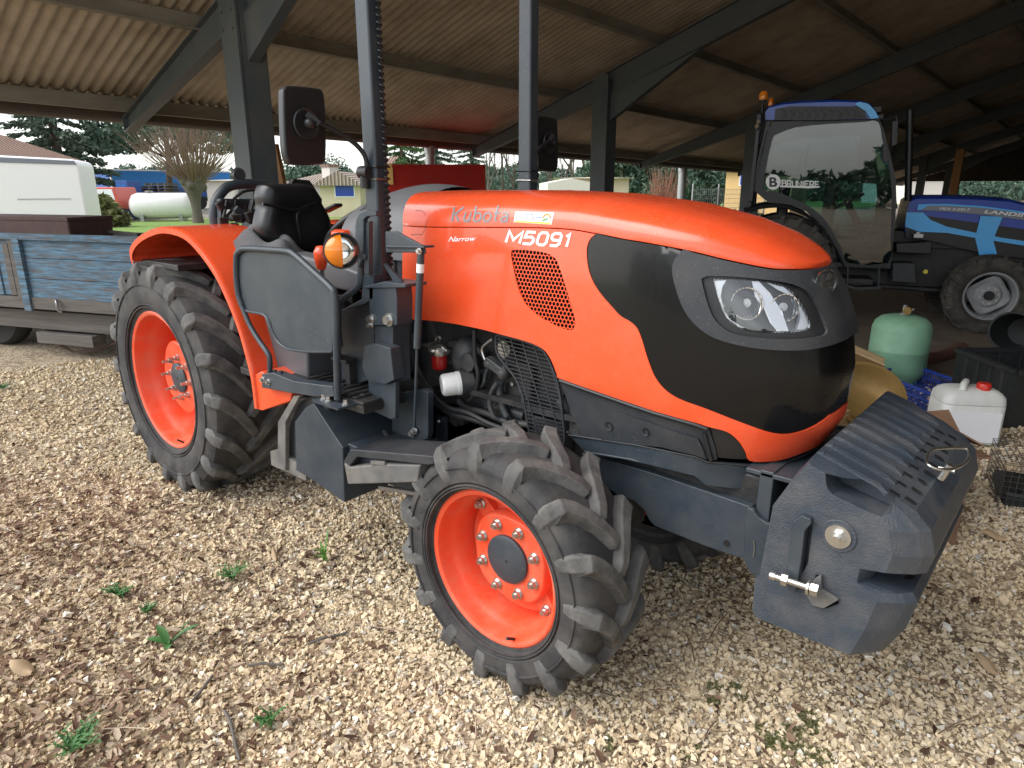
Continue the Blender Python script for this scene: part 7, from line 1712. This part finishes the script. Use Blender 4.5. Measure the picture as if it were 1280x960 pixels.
hip_house('flat_building', 'low cream building behind the middle of the orange bonnet', 700, 784, 33, hz(223, 33), hz(221, 33), 'cream_render', 'cream_render', 5, wins=((.35, 1.1, .8, .6),))
a = base(684, 30); T = thing('white_cabin', 'low pale cabin left of the cream building', 'cabin', a, .8); b = MB(); b.prism([(0, 0, 0), (2.2, 0, 0), (2.2, 0, hz(229, 30)), (1.1, 0, hz(223, 30)), (0, 0, hz(229, 30))], (0, 3, 0)); b.build('cabin_body', 'white_render', T)
for k, (px, D, h, w, m) in enumerate(((775, 40, 5.6, 5.5, 'leaf_blue'), (800, 46, 5.8, 6, 'leaf_green'), (836, 44, 5.4, 6, 'leaf_blue'), (868, 47, 5.8, 6, 'leaf_green'), (896, 45, 5.4, 5, 'leaf_blue'), (930, 50, 5.2, 6, 'leaf_conifer'))):
    leafy(px, D, h, w, ['dense evergreen right of the leafless trees', 'dense evergreen left of the reddish shrub', 'dense evergreen behind the reddish shrub', 'dense evergreen behind the right downpipe', 'dense evergreen left of the ochre house', 'dense evergreen behind the ochre house'][k], m, seed=60+k, per=330)
g_ = base(826, 27); T = thing('red_shrub', 'shrub of bare reddish upright twigs left of the right downpipe', 'shrub', g_); b = MB(); rr = random.Random(9)
for k in range(170):
    a = rr.uniform(0, 6.28); t = rr.uniform(0, .42); L = rr.uniform(1.3, 2.5); q = Vector((math.cos(a)*.12, math.sin(a)*.12, 0)); d = Vector((math.cos(a)*math.sin(t), math.sin(a)*math.sin(t), math.cos(t))); b.tube([q, q+d*L*.5, q+d*L+Vector((rr.gauss(0, .1), rr.gauss(0, .1), 0))], [.014, .010, .004], 3, caps=False)
b.build('twigs', mat('twig_red', (.36, .17, .11), .9), T, smooth=0)
b = MB(); b.ell((0, 0, .05), (.3, .3, .15), 10, 5); b.build('root_clump', 'bark_brown', T)
hip_house('ochre_house', 'ochre house with a small dark window left of the blue tractor\'s cab', 903, 985, 31, hz(213, 31), hz(204, 31), 'ochre_render', 'pale_tiles', 6, wins=((.32, hz(231, 31), .55, .55),), D1=29.7)
hip_house('pale_barn', 'pale barn far beyond the open end of the shed, above the blue tractor\'s bonnet', 1128, 1180, 62, hz(222, 62), hz(216, 62), 'white_render', 'pale_tiles', 8)
# wire fence
a = base(862, 22); c = base(905, 23); T = thing('wire_fence', 'low wire mesh fence in front of the evergreens and the ochre house', 'fence', a, math.atan2((c-a).y, (c-a).x)); L = (c-a).length*2.2
b = MB(); [b.tube([(L*k/40, 0, 0), (L*k/40, 0, 1.55)], .006, 3) for k in range(41)]; [b.tube([(0, 0, .15*k), (L, 0, .15*k)], .006, 3) for k in range(11)]; b.build('mesh', 'galvanised_pipe', T, smooth=0)
for k in range(4): b = MB(); b.tube([(L*k/3, 0, 0), (L*k/3, 0, 1.7)], .03, 8); b.build('fence_post', 'galvanised_pipe', T)
# scrub and far wood: uncountable
pts_ = []
for k in range(60):
    D = RNG.uniform(17, 26); px = RNG.uniform(780, 960); g_ = base(px, D); pts_.append(((g_.x, g_.y, .25), RNG.uniform(.3, .6)))
tag(quads_obj('scrub', *cloud(pts_, 900, .05), 'leaf_olive'), kind='stuff')
pts_ = []
for px in range(-120, 1400, 9):
    D = RNG.uniform(75, 100); g_ = base(px, D); pts_.append(((g_.x, g_.y, RNG.uniform(.5, 2.4)), RNG.uniform(1.6, 2.8)))
tag(quads_obj('distant_wood', *cloud(pts_, 110, .17), 'leaf_blue'), kind='stuff')
# --- inside the shed, right
IF = Frame((5.2, 11.5, 0), .3)
T = thing('cultivator', 'dark tined cultivator standing in the gloom behind the blue tractor\'s bonnet', 'implement', IF.o, IF.rz)
b = MB(); [b.bb((-1.2, y, 1.0), (2.6, y+.1, 1.1)) for y in (0, .5, 1.0)]; [b.bb((x, 0, 1.0), (x+.1, 1.1, 1.1)) for x in (-1.2, .6, 2.5)]; b.bb((.5, -.1, .2), (.7, .1, 1.9)); b.build('implement_frame', 'dark_engine', T, bevel=.005)
for k in range(13):
    x = -1.1+.3*k; y = (k % 3)*.5+.05; b = MB(); b.tube(smoothpath([(x, y, 1.1), (x+.05, y-.2, 1.5), (x, y-.35, 1.35), (x, y-.3, .9), (x, y, .35), (x, y+.12, .1)], 4), .018, 6); b.build('tine', 'charcoal_metal', T, smooth=60)
mat('plastic_film', (.25, .26, .28), .25)
T = thing('film_bundle', 'bundle of glossy dark plastic film hanging behind the blue tractor\'s bonnet', 'bundle', (5.6, 10.4, 0), .3); rr = random.Random(12); b = MB()
for k in range(12):
    x = rr.uniform(-.8, 1.6); b.grid(lambda u, v, x=x, s=rr.uniform(-.5, .5): (x+.25*v+s*u*.4+.05*math.sin(9*v), .04*math.sin(12*u+7*v+x), 2.3-1.0*u-.1*v), 8, 5)
b.bb((-1, -.03, 2.3), (2.0, .03, 2.36)); b.bb((-1, -.03, 0), (-.94, .03, 2.3)); b.bb((1.94, -.03, 0), (2.0, .03, 2.3)); b.build('film', 'crate_black', T, smooth=60)
T = thing('slatted_gate', 'grey wooden slatted gate at the right edge inside the shed', 'gate', (6.6, 9.6, 0), .35); 
for k in range(8): b = MB(); b.bb((.16*k, 0, .1), (.16*k+.11, .03, 2.0)); b.build('slat', 'grey_wood', T)
b = MB(); b.bb((0, .03, .4), (1.3, .07, .5)); b.bb((0, .03, 1.6), (1.3, .07, 1.7)); b.build('gate_rail', 'grey_wood', T)
a = P(1192, 240, 1, 21.1); T = thing('timber_post', 'orange brown timber prop beside a dark column deep in the shed', 'post', (a.x, a.y, 0)); b = MB(); b.bb((-.1, -.1, 0), (.1, .1, 2.6)); b.build('post_shaft', mat('orange_timber', (.34, .15, .045), .7), T, bevel=.01)
a = P(348, 230, 1, 2.2); T = thing('timber_prop', 'orange brown timber board leaning against the near steel column', 'board', (a.x, a.y, 0)); b = MB(); q0 = P(354, 232, 1, 2.2)-a; q1 = P(342, 180, 1, 2.2)-a; b.prism([(q1.x-.015, 0, a.z+q1.z), (q1.x+.035, 0, a.z+q1.z), (q0.x+.05, 0, a.z-.2), (q0.x+.1, 0, .0), (q0.x-.1, 0, .0), (q0.x-.06, 0, a.z-.2)], (0, .04, 0)); b.build('plank', 'orange_timber', T)

# trees on the open side behind the camera: they light nothing, but windows and paint mirror them
pts_ = []
for k in range(190):
    th = math.atan2(CW.y, CW.x)+PI+RNG.uniform(-1.25, 1.25); D = RNG.uniform(34, 60); h_ = 1.2+4.2*abs(math.sin(th*9+.7))*abs(math.sin(th*3.1))
    pts_.append(((CAM.x+D*math.cos(th), CAM.y+D*math.sin(th), RNG.uniform(.5, h_)), RNG.uniform(1.2, 2.2)))
tag(quads_obj('far_wood', *cloud(pts_, 70, .22), 'leaf_conifer'), kind='stuff')
# moss between the stones
pts_ = []
for (x, y, r) in ((985, 928, .07), (1010, 940, .06), (905, 868, .045), (955, 915, .03), (760, 925, .03), (860, 940, .03)):
    g_ = G(x, y)
    for q in range(5): pts_.append(((g_.x+RNG.normal(0, r*.6), g_.y+RNG.normal(0, r*.6), .004), r*.6))
tag(quads_obj('moss', *cloud(pts_, 300000, .0026, .12), 'leaf_olive'), kind='stuff')
# ------------------------------------------------------------------ light and sky
SUN_EL, SUN_AZ = 50, 0
w = bpy.data.worlds.new('World'); scene.world = w; w.use_nodes = True
N, L = w.node_tree.nodes, w.node_tree.links; bg = N['Background']
sky = N.new('ShaderNodeTexSky'); sky.sky_type = 'NISHITA'; sky.sun_disc = False
sd_ = Vector((-.42, -.62, .80)).normalized()     # towards the sun
sky.sun_elevation = math.asin(sd_.z); sky.sun_rotation = math.atan2(sd_.x, sd_.y); sky.air_density = 1.0; sky.dust_density = 1.0
hs_ = N.new('ShaderNodeHueSaturation'); hs_.inputs['Saturation'].default_value = .28; L.new(sky.outputs[0], hs_.inputs['Color'])
tc = N.new('ShaderNodeTexCoord'); mp = N.new('ShaderNodeMapping'); mp.inputs['Scale'].default_value = (1, 1, 3.2); L.new(tc.outputs['Generated'], mp.inputs[0])
nz = N.new('ShaderNodeTexNoise'); nz.inputs['Scale'].default_value = 2.2; nz.inputs['Detail'].default_value = 6; L.new(mp.outputs[0], nz.inputs['Vector'])
mr = N.new('ShaderNodeMapRange'); mr.inputs[1].default_value = .3; mr.inputs[2].default_value = .7; mr.inputs[3].default_value = .62; mr.inputs[4].default_value = 1.38; L.new(nz.outputs[0], mr.inputs[0])
mx = N.new('ShaderNodeVectorMath'); mx.operation = 'SCALE'; L.new(hs_.outputs[0], mx.inputs[0]); L.new(mr.outputs[0], mx.inputs['Scale'])
L.new(mx.outputs[0], bg.inputs[0]); bg.inputs[1].default_value = .15
sl = bpy.data.lights.new('sun', 'SUN'); sl.energy = 1.5; sl.angle = math.radians(55); sl.color = (1, .97, .93)
so = bpy.data.objects.new('sun', sl); COL.objects.link(so); so.rotation_euler = sd_.to_track_quat('Z', 'Y').to_euler()
scene.view_settings.view_transform = 'Standard'; scene.view_settings.look = 'None'; scene.view_settings.exposure = 1.1; scene.view_settings.gamma = 1
scene.render.engine = 'CYCLES'; scene.cycles.max_bounces = 6; scene.cycles.use_denoising = True
